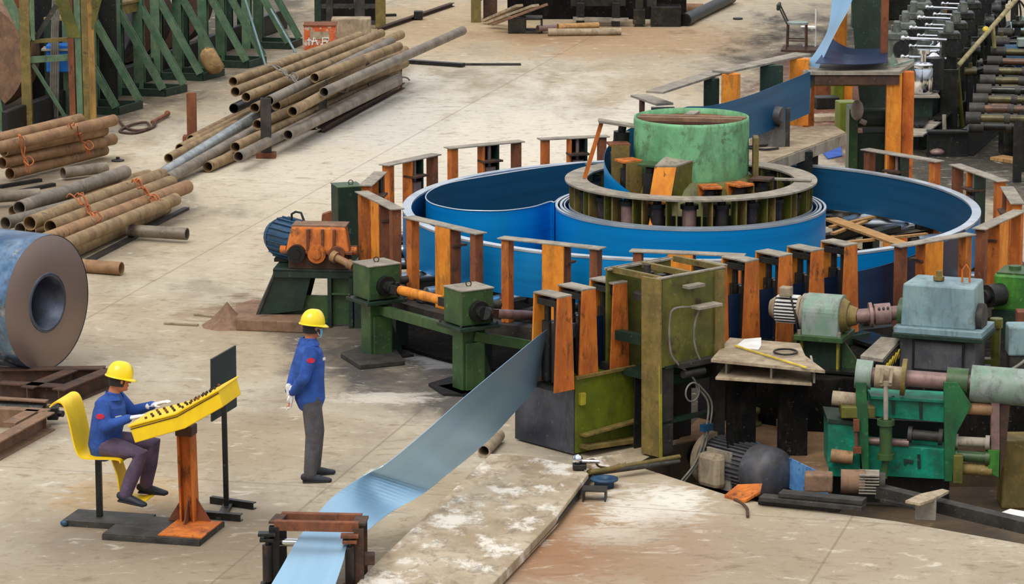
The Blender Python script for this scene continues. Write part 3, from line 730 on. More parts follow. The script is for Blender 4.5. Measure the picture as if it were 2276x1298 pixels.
for i in range(41):
    th = math.radians(-130-140*i/40); zt = 1.62+ (2.44-1.62)*(i/40)**.9
    hx.append(SC+V((1.06*math.cos(th), 1.06*math.sin(th), zt)))
ex = bez([hx[-1], SC+V((.35,1.25,2.43)), SC+V((.9,2.2,2.43)), SC+V((1.35,3.1,2.45)), SC+V((1.75,3.75,2.50))], 8)
top = hx+ex[1:]
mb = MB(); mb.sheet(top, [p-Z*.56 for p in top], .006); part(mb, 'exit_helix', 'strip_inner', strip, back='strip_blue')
YT = 48.6
A = [SC+V((1.75,3.75,2.5)), GY(1790,148,YT), GY(1815,112,YT+.25), GY(1838,70,YT+.5), GY(1847,20,YT+.6), GY(1851,-40,YT+.6)]
B = [SC+V((1.75,3.75,1.94)), GY(1806,190,YT-.1), GY(1835,118,YT-.15), GY(1862,62,YT+.0), GY(1888,15,YT+.2), GY(1904,-40,YT+.4)]
mb = MB(); mb.sheet(bez(A,8), bez(B,8), .006); part(mb, 'rising_run', 'strip_bright', strip)
A = [GY(1848,84,YT+.4), GY(1868,98,YT+.6), GY(1895,108,YT+.75), GY(1930,108,YT+.8), GY(1975,108,YT+.8)]
B = [GY(1812,140,YT-.35), GY(1850,142,YT-.4), GY(1890,143,YT-.4), GY(1930,142,YT-.35), GY(1972,138,YT-.3)]
for v in A+B: v.z = max(v.z, 2.49)
mb = MB(); a_, b_ = bez(A,6), bez(B,6)
for k1 in range(3):
    f0, f1 = k1/3, (k1+1)/3; sag = lambda f: -Z*.03*math.sin(PI*f)
    mb.sheet([p.lerp(q,f0)+sag(f0)*(1-i/len(a_)) for i,(p,q) in enumerate(zip(a_,b_))], [p.lerp(q,f1)+sag(f1)*(1-i/len(a_)) for i,(p,q) in enumerate(zip(a_,b_))], .006)
part(mb, 'table_drape', 'strip_dull', strip)
# ================================================================ SPIRAL COIL MACHINE: base, bottom rollers, guide stands
mb = MB(); ZBASE = .62
base = thing('coil_base_frame', 'dark round base frame of beams under the spiral of blue strip', 'machine base', SC)
mb.arc(SC, 3.95, 4.15, ZBASE-.14, ZBASE, 0, 2*PI, 64); part(mb, 'outer_beam', 'dark_steel', base)
mb = MB(); mb.arc(SC, 2.4, 2.52, ZBASE-.12, ZBASE-.02, 0, 2*PI, 48); part(mb, 'middle_beam', 'black_oil', base)
mb = MB(); mb.arc(SC, 1.35, 1.75, 0, ZBASE-.02, 0, 2*PI, 48); part(mb, 'core_drum', 'black_oil', base)
mb = MB(); mb.arc(SC, 1.7, 4.0, .02, .05, 0, 2*PI, 64); part(mb, 'drip_tray', 'dark_fill', base)
for i in range(16):
    a = 2*PI*i/16+.1; e = V((math.cos(a), math.sin(a), 0)); mb = MB(); mb.ibeam(SC+e*1.6+Z*(ZBASE-.1), SC+e*4.05+Z*(ZBASE-.1), .1, .14); part(mb, 'spoke_beam', 'dark_steel', base)
    mb = MB(); mb.box(SC+e*4.0+Z*.25, (.16,.16,.5), a); part(mb, 'foot', 'green_dark', base)
# bottom rollers
def bottom_roller(): 
    t = thing('bottom_roller', '', 'roller', (0,0,0))
    mb = MB(); mb.cyl((-.38,0,0),(.38,0,0),.07,n=20); part(mb, 'roller_tube', 'roller_steel', t, world=False)
    mb = MB(); mb.cyl((-.5,0,0),(.5,0,0),.03,n=10); part(mb, 'shaft', 'dark_steel', t, world=False)
    for s in (1,-1):
        mb = MB(); mb.box((s*.45,0,-.03),(.08,.14,.14)); part(mb, 'bearing_block', 'dark_steel', t, world=False, bev=.01)
    return t
side_word = lambda a: ('right','back right','back','back left','left','front left','front','front right')[int(((math.degrees(a) % 360)+22.5)//45) % 8]
br0 = bottom_roller(); first = True
for i in range(26):
    a = 2*PI*(i+.5)/26; e = V((math.cos(a), math.sin(a), 0)); loc = SC+e*3.5+Z*(ZBASE+.11)
    lab = 'shiny carrying roller under the outer strip wraps at the %s of the spiral' % side_word(a)
    if first: br0.location = loc; br0.rotation_euler.z = a; br0['label'] = lab; br0['group'] = 'carrying rollers, '+side_word(a); first = False
    else: dup(br0, loc, a, lab, 'carrying rollers, '+side_word(a))
for i, (px, py) in enumerate(((1865,463),(1985,497),(1970,480),(1080,463),(1140,458),(1200,445))):
    p = G(px,py,.72); lab = ('inner carrying roller beside the coil on the right side', 'bright inner roller in front of the blue right hand loop', 'inner roller just behind the bright one on the right side', 'inner roller under the left lobe, nearest the lobe end', 'inner roller under the left lobe, the middle one', 'inner roller under the left lobe, nearest the coil')[i]
    r = dup(br0, p, (.1,.05,.25,-.3,.2,.1)[i], lab, 'inner carrying rollers')
# wooden boards lying inside the right loop
for (a, b, w_, lab) in (((1846,486),(2010,545),.2,'wide pale wooden board lying slantwise inside the right loop'), ((1955,560),(2012,556),.22,'short wooden board end beside the front strip edge inside the right loop'),
        ((1846,505),(1960,478),.07,'thin wooden batten pointing to the back of the right loop'), ((1870,540),(2060,520),.06,'long thin batten crossing under the wide board'), ((1900,565),(1990,560),.05,'thin batten close to the front strip edge'), ((1850,520),(1925,492),.06,'dull batten between the coil and the wide board')):
    mb = MB(); mb.bar(G(*a,.80+.03*(w_>.15)), G(*b,.80+.03*(w_>.15)), w_, .03); solo(mb, 'wooden_board', 'wood', lab, 'board')
for i,(a, b, w_) in enumerate((((1040,466),(1105,450),.06),((1110,462),(1165,455),.1),((1130,445),(1190,440),.12),((1860,475),(1900,470),.2),((1930,520),(1990,505),.18),((2040,505),(2100,500),.16))):
    mb = MB(); mb.bar(G(*a,.76), G(*b,.76), w_, .06)
    solo(mb, 'steel_offcut', ('plate_grey','dark_steel','rust_dark','plate_grey','dark_steel','black_oil')[i], ('pale flat offcut at the left end of the lobe','dark offcut in the middle of the left lobe','rusty offcut beside the coil in the left lobe','grey flat offcut against the coil on the right','dark offcut in front of the bright roller on the right','black offcut at the right end of the right loop')[i], 'metal offcut', bev=.004)
# -------- basket ring, core and drum
bk = thing('coil_basket', 'grey ring flange over upright rollers in the middle of the spiral', 'coil basket', SC)
mb = MB(); mb.arc(SC, 1.27, 1.545, 1.69, 1.715, 0, 2*PI, 80); part(mb, 'top_ring', 'plate_grey', bk, bev=.003)
mb = MB(); mb.arc(SC, 1.15, 1.2, .7, 1.45, 0, 2*PI, 48); part(mb, 'inner_wall', 'green_dark', bk)
for i in range(22):
    a = -PI/2+2*PI*i/22-.06; e = V((math.cos(a), math.sin(a), 0)); w_ = V((-e.y, e.x, 0))
    p = SC+e*1.355
    mb = MB(); mb.cyl(p+Z*.75, p+Z*1.58, .088); part(mb, 'upright_roller', 'roller_dark' if i % 5 else 'rod_pink', bk)
    mb = MB(); mb.cyl(p+Z*1.58, p+Z*1.63, .11); mb.cyl(p+Z*1.63, p+Z*1.69, .05); part(mb, 'bearing', 'black_oil', bk)
    for s in (.15,-.15):
        b_ = MB(); b_.box(SC+e*1.38+w_*s+Z*1.2, (.2,.02,.98), a); part(b_, 'rib_plate', 'olive' if s > 0 else 'olive_edge', bk)
mb = MB(); mb.box(SC+V((1.15,-.2,1.735)), (.62,.1,.02), -.2); part(mb, 'strap', 'plate_grey', bk)
core = thing('coil_core', 'olive core with bracketed rollers inside the grey ring, under the green drum', 'machine core', SC)
mb = MB(); mb.lathe([(.0,.7),(.95,.7),(.95,1.35),(.80,1.70),(.72,1.78),(0,1.78)], SC, n=40, smooth=False); part(mb, 'core_body', 'olive', core)
for i, (deg, mt) in enumerate(((-78,'rust_orange'),(-52,'rust_orange'),(-20,'rust_dark'),(-150,'rust_orange'),(-172,'rust_brown'),(-125,'green_gear'))):
    a = math.radians(deg); e = V((math.cos(a), math.sin(a), 0)); p = SC+e*.9; hz = 1.78+(.25 if deg < -120 else 0)+(.15 if deg < -160 else 0)
    mb = MB(); mb.cyl(p+Z*(hz-.62), p+Z*(hz-.12), .1); mb.cyl(p+Z*(hz-.12), p+Z*(hz-.06), .07); part(mb, 'core_roller', 'roller_dark', core)
    mb = MB(); mb.box(p+Z*(hz-.02), (.26,.24,.03), a); mb.box(p+e*-.1+Z*(hz-.1), (.05,.24,.14), a); part(mb, 'roller_cap', mt, core, bev=.005)
    mb = MB(); mb.box(p+V((-e.y,e.x,0))*.13+Z*(hz-.35), (.22,.02,.66), a); part(mb, 'cheek_plate', 'olive_edge', core)
p = SC+V((-.42,-1.02,0))
mb = MB(); mb.prism([p+V((-.13,0,1.62)), p+V((.13,0,1.62)), p+V((.2,.12,2.0)), p+V((-.06,.12,2.0))], (0,.03,0)); part(mb, 'orange_plate', 'rust_bright', core)
mb = MB(); mb.prism([p+V((-.06,.12,2.0)), p+V((.2,.12,2.0)), p+V((.55,.45,2.06)), p+V((.1,.45,2.08))], (0,0,.02)); part(mb, 'hood_plate', 'plate_grey', core)
mb = MB(); mb.prism([p+V((.14,.1,1.6)), p+V((.2,.13,2.0)), p+V((.52,.45,2.05)), p+V((.5,.45,1.6))], (.02,0,0)); part(mb, 'hood_side', 'olive', core)
mb = MB(); mb.bar(p+V((-.1,-.42,1.2)), p+V((.0,-.1,1.66)), .16, .03, up=V((0,-1,0))); part(mb, 'orange_brace', 'rust_bright', bk)
dr = thing('coil_drum', 'mint green steel drum standing in the middle of the spiral', 'drum', SC+Z*1.76)
mb = MB(); mb.lathe([(.69,1.76),(.705,1.82),(.705,2.44),(.70,2.48),(.685,2.48),(.685,2.40)], SC, n=56); part(mb, 'drum_shell', 'green_mint', dr)
mb = MB(); mb.lathe([(0,2.41),(.684,2.41)], SC, n=48, smooth=False); mb.v = [v for v in mb.v]; part(mb, 'drum_lid', 'rust_brown', dr)
for (a, b) in ((-.66,-.12),(-.6,.14)): 
    mb = MB(); mb.bar(SC+V((-.66 if b<0 else -.62,-.02+b*.6,2.47)), SC+V((.6 if b<0 else .66,-.22+b*.6,2.47)), .1, .05); part(mb, 'lid_beam', 'brown_dry', dr, bev=.004)
mb = MB(); mb.box(SC+V((.02,.25,2.47)), (.12,.3,.04), -.3); part(mb, 'lid_cleat', 'plate_grey', dr)
# overhead bracket with post and upright rolls left of the drum
t = thing('roll_bracket', 'grey bracket plate on a thin rusty post left of the green drum', 'bracket', SC+V((-1.35,.1,1.72)))
yq = 44.0
mb = MB(); mb.bar(GY(1330,268,yq), GY(1425,282,yq), .2, .03); part(mb, 'bracket_plate', 'plate_grey', t, bev=.003)
mb = MB(); mb.bar(SC+V((-1.3,-.0,1.72)), GY(1337,272,yq), .05, .05, up=X); part(mb, 'bracket_post', 'rust_orange', t)
mb = MB(); p = GY(1376,380,yq+.1); mb.cyl(p-Z*.2, GY(1382,292,yq+.1), .1); mb.cyl(GY(1382,292,yq+.1), GY(1384,280,yq+.1), .05); part(mb, 'upright_roll', 'black_oil', t)
# -------- guide stands around the spiral
def guide_stand(label, pa, pb, mid, group='guide stands around the spiral', zt=1.6):
    "straight segment of the outer guide: long top plate, two posts, a channel that holds an upright roller"
    p, q = G(*pa, zt), G(*pb, zt); c = (p+q)/2; c.z = 0; d = q-p; half = d.length/2; w_ = d.normalized(); e = V((w_.y, -w_.x, 0))
    if e.dot(c-SC) < 0: e = -e
    a = math.atan2(w_.y, w_.x); back = c.y > SC.y+.3
    t = thing('guide_stand', label, 'guide stand', c+Z*ZBASE, 0, group)
    hz = zt-.016-ZBASE; zm = ZBASE+hz/2
    mb = MB(); mb.bar(c-w_*half+Z*(zt-.008), c+w_*half+Z*(zt-.008), .17, .016); part(mb, 'top_plate', 'plate_grey', t, bev=.003)
    for s in (1,-1):
        p = c+w_*(s*(half-.09)); mb = MB(); mb.box(p+Z*zm, (.1,.12,hz), a); part(mb, 'post', 'rust_brown' if s*mid > 0 else 'rust_orange', t, bev=.006)
    hw = .11 if back else .14; m0 = c+w_*(mid*half*.1)
    mb = MB(); mb.box(m0+e*.075+Z*zm, (2*hw,.016,hz), a); part(mb, 'centre_plate', 'black_oil' if back else 'rust_bright', t, bev=.002)
    for s in (1,-1):
        mb = MB(); mb.box(m0+w_*(s*hw)+Z*zm, (.03 if back else .016,.15,hz), a); part(mb, 'channel_flange', 'rust_orange' if s*w_.x < 0 else ('green_dark' if back else 'rust_brown'), t, bev=.002)
    r = m0-e*.02; rr = .09
    mb = MB(); mb.cyl(r+Z*(ZBASE+.1), r+Z*(zt-.3), rr); mb.cyl(r+Z*ZBASE, r+Z*(zt-.02), .025); part(mb, 'guide_roller', 'rod_pink' if back else 'roller_dark', t)
    mb = MB(); mb.box(r-e*.03+Z*(zt-.22), (2*hw+.06,.2,.025), a); part(mb, 'roller_arm', 'rust_dark', t)
    return t
stands = [((1197,308),(1352,301),'back guide stand in the far row, directly left of the green drum'),((993,328),(1160,312),'far row guide stand, second left from the green drum'),((853,366),(970,341),'far row guide stand, third left from the green drum'),
    ((812,412),(846,381),'small guide stand seen edge on at the far left of the spiral'),((803,424),(884,464),'guide stand of brown posts at the left of the spiral beside the green gear case'),((907,480),(1070,518),'guide stand with a wide bright orange plate at front left of the spiral'),
    ((1113,526),(1340,551),'front guide stand with a wide orange plate, behind the entry stands'),((1401,555),(1656,566),'front guide stand half hidden behind the olive pinch roll housing'),
    ((1990,546),(2158,518),'front right guide stand with orange plate behind the blue-grey gearbox'),((2176,508),(2268,466),'guide stand of wide rusty plates at the right side of the spiral'),((2238,414),(2262,452),'small guide stand seen edge on at the far right of the spiral'),
    ((2122,364),(2230,402),'back right guide stand with slanting plate, above the right end of the strip'),((1922,330),(2090,358),'back right guide stand with long plate in front of the tall orange column')]
for pa, pb, lab in stands: guide_stand(lab, pa, pb, 1 if pa[0] < 1300 else -1)
# -------- entry line: twin plate stands that carry the pinch rollers
def entry_stand(px, py, label, zt=1.75, zb=.74, name='entry_stand'):
    c = G(px,py,zt); c.z = 0; az = math.atan2(LD.y, LD.x)
    t = thing(name, label, 'roller stand', c+Z*zb, 0, 'upright roller stands along the strip entry')
    mb = MB(); mb.bar(c-ND*.19+Z*(zt-.01), c+ND*.19+Z*(zt-.01), .2, .02); part(mb, 'top_plate', 'plate_grey', t, bev=.004)
    for s in (-1,1):
        p = c+ND*(s*.17)
        mb = MB(); mb.prism([p-LD*.095+Z*(zt-.02), p+LD*.095+Z*(zt-.02), p+LD*.14+Z*zb, p-LD*.14+Z*zb], ND*.02*s); part(mb, 'side_plate', 'rust_bright' if s < 0 else 'rust_orange', t, bev=.003)
        r = c+ND*(s*.072); mb = MB(); mb.cyl(r+Z*(zb+.08), r+Z*(zt-.3), .062); mb.cyl(r+Z*(zb), r+Z*(zt-.05), .035); part(mb, 'upright_roller', 'roller_dark' if s > 0 else 'black_oil', t)
    mb = MB(); mb.box(c+Z*(zt-.09), (.16,.3,.07), az); mb.box(c+Z*(zb+.03), (.2,.3,.06), az); part(mb, 'bearing_block', 'black_oil', t, bev=.006)
    return t
names = ['entry roller stand on the olive cabinet, where the strip goes in','entry roller stand on the olive cabinet, the middle one','entry roller stand on the olive cabinet, next to the pinch roll housing','roller stand against the right side of the pinch roll housing',
    'first roller stand right of the pinch roll housing, behind the steel table','second roller stand right of the pinch roll housing, behind the small finned motor','third roller stand right of the pinch roll housing, behind the round mint gearbox','last roller stand of the entry line, farthest to the right']
for (px, py), lab in zip(((1228,651),(1282,635),(1352,621),(1575,584),(1645,572),(1720,560),(1790,549),(1865,537)), names): entry_stand(px, py, lab)
mb = MB(); a_ = G(1575,584,1.75); b_ = G(1880,534,1.75); a_.z = b_.z = .66; mb.bar(a_-LD*.2, b_+LD*.2, .44, .12)
solo(mb, 'entry_girder', 'green_dark', 'dark girder under the right hand row of roller stands', 'girder', bev=.01)
for f in (.05,.5,.95):
    p = a_.lerp(b_,f); p.z = 0; mb = MB(); mb.box(p+Z*.31, (.2,.3,.62), math.atan2(LD.y,LD.x)); solo(mb, 'girder_leg', 'black_oil', 'dark leg under the entry girder, %s' % {.05:'beside the pinch roll housing',.5:'behind the steel table',.95:'behind the mint gearbox'}[f], 'leg')
# olive cabinet under the first stands
c0 = G(1278,1013); cab = thing('entry_cabinet', 'olive green cabinet with a dark glossy front, carrying the entry stands', 'cabinet', c0)
h_ = .80; q = [c0, c0+LD*.84, c0+LD*.84-ND*.92, c0-ND*.92]
mb = MB(); mb.prism([p+Z*.02 for p in q], Z*h_); part(mb, 'cabinet_body', 'lime_paint', cab, bev=.006)
mb = MB(); mb.prism([c0-LD*.012+Z*.02, c0-LD*.012-ND*.92+Z*.02, c0-LD*.012-ND*.92+Z*(h_-.0), c0-LD*.012+Z*(h_-.02)], -LD*.01); part(mb, 'front_plate', 'steel_blue', cab, label='dark glossy front plate')
mb = MB(); mb.bar(c0+ND*.01+Z*(h_+.03), c0+LD*.84+ND*.01+Z*(h_+.03), .04, .03); part(mb, 'top_trim', 'olive_edge', cab)
mb = MB(); mb.box(c0+LD*.08+ND*.02+Z*.60, (.07,.05,.13), math.atan2(LD.y,LD.x)); part(mb, 'switch_box', 'yellow_edge', cab, bev=.006, label='pale yellow switch box')
mb = MB(); mb.bar(c0+LD*.05+ND*.06+Z*.22, c0+LD*.82+ND*.06+Z*.26, .1, .02); mb.bar(c0+LD*.05+ND*.08+Z*.1, c0+LD*.80+ND*.08+Z*.06, .14, .04); part(mb, 'kick_rail', 'olive_edge', cab)
t = thing('entry_roller', 'shiny horizontal roller below the first entry stand', 'roller', G(1228,836,.78))
p = G(1226,834,.80); mb = MB(); mb.cyl(p-ND*.24-LD*.14, p+ND*.22-LD*.14, .055); part(mb, 'roller_tube', 'chrome', t)
mb = MB(); mb.cyl(p-ND*.28-LD*.14, p+ND*.3-LD*.14, .03); mb.box(p+ND*.27-LD*.1, (.1,.1,.12)); part(mb, 'axle', 'black_oil', t)
# -------- pinch roll housing
c0 = G(1448,1016); ph = thing('pinch_roll_housing', 'tall olive pinch roll housing with conduits on its side', 'machine housing', c0)
hz = top_z(1448,618,c0); az = math.atan2(LD.y, LD.x)
def hp(l, n, z): return c0+LD*l+ND*n+Z*z
mb = MB(); mb.bar(hp(0,0,.02), hp(0,-.02,hz), .28, .03, up=LD); mb.bar(hp(.06,-.01,.02), hp(.06,-.02,hz), .02, .14, up=LD); part(mb, 'front_flange', 'olive_edge', ph, bev=.004)
mb = MB(); mb.bar(hp(0,.142,.02), hp(0,.12,hz-.9), .012, .034, up=LD); part(mb, 'yellow_stripe', 'yellow_edge', ph)
mb = MB(); mb.prism([hp(.06,.05,.95), hp(.97,.05,.95), hp(.97,.05,hz+.0), hp(.06,.05,hz)], ND*.03); part(mb, 'near_plate', 'olive', ph, bev=.004)
mb = MB(); mb.prism([hp(.0,-.72,.5), hp(.92,-.72,.5), hp(.92,-.72,hz), hp(.0,-.72,hz)], ND*.03); part(mb, 'far_plate', 'olive', ph, bev=.004)
for l in (.08,.5,.98):
    mb = MB(); mb.bar(hp(l,-.7,hz-.02), hp(l,.05,hz-.02), .05, .06); part(mb, 'top_tie', 'olive_edge', ph)
mb = MB(); mb.bar(hp(.0,-.7,hz-.01), hp(.92,-.7,hz-.01), .08, .02); mb.bar(hp(0,.06,hz+.0), hp(.97,.06,hz+.0), .05, .015); part(mb, 'top_rail', 'plate_grey', ph)
mb = MB(); mb.bar(hp(.88,.08,.9), hp(.88,.08,hz-.02), .14, .04, up=ND); part(mb, 'rear_stiffener', 'olive_edge', ph)
for l in (.35,.62):
    for n_ in (-.42,-.24):
        mb = MB(); mb.cyl(hp(l,n_,.85), hp(l,n_,hz-.15), .085); mb.cyl(hp(l,n_,hz-.15), hp(l,n_,hz-.04), .05); part(mb, 'pinch_roll', 'roller_dark', ph)
mb = MB(); mb.cyl(hp(.25,-.35,hz-.3), hp(.25,-.35,hz-.24), .14); mb.cyl(hp(.25,-.35,hz-.24), hp(.25,-.35,hz+.06), .04); part(mb, 'screw_jack', 'dark_steel', ph)
mb = MB(); mb.bar(hp(.08,-.6,1.2), hp(.08,.0,1.2), .1, .1); mb.bar(hp(.5,-.6,.8), hp(.5,.0,.8), .8, .06); part(mb, 'roll_shelf', 'green_dark', ph)
mb = MB(); mb.bar(hp(.16,.02,.02), hp(.16,.02,.95), .06, .2, up=LD); mb.bar(hp(.92,.03,.0), hp(.92,.03,.98), .14, .1, up=LD); mb.bar(hp(.92,-.7,.0), hp(.92,-.7,.9), .1, .1, up=LD); mb.bar(hp(0,-.7,.0), hp(0,-.7,.9), .1, .1, up=LD); part(mb, 'leg_frame', 'dark_steel', ph)
mb = MB(); mb.prism([hp(.1,-.05,.72), hp(.97,-.05,.72), hp(.97,-.05,.95), hp(.1,-.05,.95)], ND*.02); mb.bar(hp(.1,.03,.95), hp(1.0,.03,.95), .12, .03); mb.bar(hp(.1,.0,.35), hp(.92,.0,.35), .1, .03); part(mb, 'lower_shelf', 'green_dark', ph)
mb = MB(); mb.prism([hp(.12,-.4,.0), hp(.94,-.4,.0), hp(.94,-.4,.8), hp(.12,-.4,.8)], ND*.02); part(mb, 'back_panel', 'black_oil', ph)
mb = MB(); mb.box(hp(.45,.14,hz-.12), (.24,.1,.035), az); mb.box(hp(.58,.2,hz-.34), (.34,.14,.03), az); part(mb, 'junction_bracket', 'plate_grey', ph, bev=.004)
mb = MB(); mb.path(bez([hp(.5,.15,hz-.35),hp(.2,.12,hz-.33),hp(.13,.12,hz-.45),hp(.14,.12,1.15),hp(.22,.13,1.0),hp(.45,.15,.8),hp(.52,.15,.62)],6), .012); mb.path(bez([hp(.5,.18,hz-.36),hp(.48,.14,hz-.5),hp(.47,.13,1.25),hp(.49,.14,1.1),hp(.56,.15,.95)],6), .012)
part(mb, 'conduit', 'wire_grey', ph)
loop = [hp(.42+.1*math.cos(a), .17, .66+.1*math.sin(a)) for a in [i*2*PI/16 for i in range(16)]]
mb = MB(); mb.path(loop, .01, closed=True); mb.path(bez([hp(.5,.15,.7),hp(.66,.16,.5),hp(.62,.16,.2),hp(.5,.15,-.1),hp(.3,.12,-.3)],6), .012); mb.path(bez([hp(.53,.15,.72),hp(.71,.16,.5),hp(.67,.16,.2),hp(.55,.15,-.1),hp(.33,.12,-.32)],6), .012); part(mb, 'hanging_cable', 'wire_grey', ph)
mb = MB(); mb.box(hp(.63,.17,.25), (.14,.06,.07), az); part(mb, 'cable_clamp', 'blue_motor', ph, label='blue cable clamp')
mb = MB(); mb.box(hp(.5,.1,.96), (.5,.18,.05), az); mb.cyl(hp(.3,.15,.86), hp(.6,.15,.86), .04); part(mb, 'valve_block', 'dark_steel', ph)
# ================================================================ LEFT FRONT DRIVE: gearboxes on pedestals
def loc_fn(root, rz):
    M = Mx.Translation(root) @ Mx.Rotation(rz, 4, 'Z'); return lambda x, y, z: M @ V((x, y, z))
o = G(700,724); RZ = math.radians(-6); L = loc_fn(o, RZ)
t = thing('drive_pedestal', 'dark green steel table with splayed legs under the rusty gearbox', 'machine stand', o, RZ)
mb = MB(); mb.box(L(-.0,.2,.70), (.98,.62,.04), RZ); mb.box(L(0,-.1,.66), (.98,.02,.1), RZ); part(mb, 'table_plate', 'green_dark', t, bev=.006)
for y_ in (-.06,.46):
    mb = MB(); mb.prism([L(-.48,y_,.66), L(-.02,y_,.66), L(-.14,y_,.2), L(-.70,y_,.12)], (0,.03,0)); part(mb, 'splayed_leg', 'green_dark', t, bev=.004)
mb = MB(); mb.prism([L(-.72,-.08,.12), L(-.48,-.08,.66), L(-.46,-.08,.66), L(-.68,-.08,.12)], (.0,.6,0)); part(mb, 'leg_flange', 'dark_steel', t)
for x_ in (.2,.46):
    mb = MB(); mb.box(L(x_,-.04,.33), (.05,.14,.66), RZ); mb.box(L(x_,.44,.33), (.05,.14,.66), RZ); part(mb, 'box_leg', 'green_dark', t, bev=.004)
mb = MB(); mb.box(L(.33,.0,.33), (.24,.03,.6), RZ); mb.box(L(.33,-.04,.42), (.26,.12,.02), RZ); part(mb, 'leg_web', 'green_gear', t)
mb = MB(); mb.prism([L(.5,-.1,0), L(.5,-.1,.6), L(.74,-.1,0)], (0,.03,0)); part(mb, 'gusset', 'green_dark', t)
mb = MB(); mb.box(L(-.1,.05,.2), (.7,.03,.34), RZ); part(mb, 'back_panel', 'green_gear', t)
mb = MB(); q = [G(525,735), G(705,742), G(730,700), G(560,690), G(525,700)]; mb.prism([p+Z*.14 for p in q], -Z*.14); solo(mb, 'concrete_pad', 'brown_dry', 'dusty brown concrete pad under the splayed legs of the drive table', 'concrete pad', bev=.015)
mb = MB(); mb.lathe([(.32,0),(.2,.08),(.08,.2),(.0,.3)], G(505,724), n=9, smooth=False); solo(mb, 'scrap_heap', 'brown_dry', 'small pointed heap of brown dirt left of the drive table pad', 'dirt heap')
for a, b, lab in (((432,698),(505,705),'thin rod lying left of the dirt heap'),((365,718),(440,722),'flat strip half buried in dust left of the dirt heap')):
    mb = MB(); mb.bar(G(*a,.015), G(*b,.015), .05, .02); solo(mb, 'steel_flat', 'dust_beige', lab, 'metal bar')
g = L(.06,.08,.72); t = thing('rusty_gearbox', 'rusty orange cast gearbox on the dark green drive table', 'gearbox', g, RZ); L2 = loc_fn(g, RZ)
mb = MB(); mb.prism([L2(-.39,-.2,.22), L2(.39,-.2,.22), L2(.33,-.12,.5), L2(-.33,-.12,.5)], (0,.42,0)); part(mb, 'upper_case', 'rust_orange', t, bev=.02)
mb = MB(); mb.box(L2(0,0,.21), (.86,.46,.035), RZ); part(mb, 'split_flange', 'rust_brown', t, bev=.006)
mb = MB(); mb.box(L2(0,.0,.1), (.72,.38,.2), RZ); part(mb, 'lower_case', 'rust_dark', t, bev=.015)
for x_ in (-.12,.06,.2): mb = MB(); mb.box(L2(x_,-.17,.36), (.03,.06,.26), RZ, ); part(mb, 'rib', 'rust_brown', t)
for x_, mt, r in ((-.25,'black_oil',.11),(-.0,'rust_orange',.11),(.24,'rust_brown',.1)):
    mb = MB(); mb.cyl(L2(x_,-.2,.2), L2(x_,-.28,.2), r); mb.cyl(L2(x_,-.28,.2), L2(x_,-.3,.2), r*.5); part(mb, 'bearing_cover', mt, t, bev=.006)
mb = MB(); mb.box(L2(0,.08,.51), (.66,.3,.02), RZ); part(mb, 'inspection_lid', 'brown_dry', t)
for s in (-1,1): mb = MB(); mb.cyl(L2(s*.4,-.1,.22), L2(s*.47,-.1,.22), .05); part(mb, 'lifting_lug', 'rust_orange', t)
g = L(-.34,.42,.98); t = thing('blue_motor', 'dark blue electric motor behind the rusty gearbox', 'motor', g-Z*.24, RZ); L2 = loc_fn(g, RZ)
mb = MB(); mb.cyl(L2(-.16,.18,.0), L2(.2,-.2,.0), .24, n=26); part(mb, 'motor_body', 'blue_motor', t, bev=.02)
mb = MB(); mb.cyl(L2(-.25,.26,0), L2(-.16,.18,0), .19,.25); part(mb, 'fan_cover', 'blue_motor', t)
mb = MB()
for i in range(20):
    a = 2*PI*i/20; d = (L2(.2,-.2,0)-L2(-.16,.18,0)).normalized(); s = d.cross(Z); e = s*math.cos(a)+Z*math.sin(a)
    mb.bar(L2(-.14,.16,0)+e*.25, L2(.16,-.16,0)+e*.25, .012, .03, up=e)
part(mb, 'fins', 'blue_motor', t)
mb = MB(); mb.path([L2(.0,.0,.24), L2(.0,.0,.32), L2(.05,0,.35), L2(.12,-.02,.34), L2(.16,-.04,.24)], .015); part(mb, 'lifting_eye', 'black_oil', t)
mb = MB(); mb.box(L2(0,0,-.23), (.4,.3,.04), RZ); part(mb, 'motor_foot', 'black_oil', t)
mb = MB(); p = L(.0,.5,.72); mb.prism([p+V((0,0,.28)), p+V((.16,0,.28)), p+V((.14,0,.6)), p+V((.02,0,.56))], (0,.12,0)); mb.box(p+V((.08,.05,.14)), (.1,.1,.3)); solo(mb, 'rusty_bracket', 'rust_brown', 'brown upright bracket between the blue motor and the green box', 'bracket')
mb = MB(); p = G(772,600); t = thing('green_gear_case', 'tall dark green gear case behind the rusty gearbox, next to the guide posts', 'gearbox', p, 0)
mb.box(p+V((.0,.1,.56)), (.34,.36,1.1), .3); part(mb, 'case', 'green_dark', t, bev=.01)
mb = MB(); mb.box(p+V((.0,.1,1.115)), (.35,.37,.012), .3); part(mb, 'lid', 'green_gear', t)
mb = MB(); q = p+V((.05,.1,1.12)); mb.path([q+V((.03*math.cos(a),0,.03+.03*math.sin(a))) for a in [i*2*PI/10 for i in range(10)]], .006, closed=True); part(mb, 'ring', 'dark_steel', t)
mb = MB(); mb.cyl(L(.26,-.24,.92), G(786,592,.82), .045); a_, b_ = L(.26,-.24,.92), G(786,592,.82); mb.cyl(a_, a_.lerp(b_,.2), .07); mb.cyl(b_.lerp(a_,.25), b_, .06); solo(mb, 'drive_shaft', 'pipe_brown', 'short rusty shaft from the rusty gearbox down to the first green gearbox', 'shaft')
RG = math.radians(33)
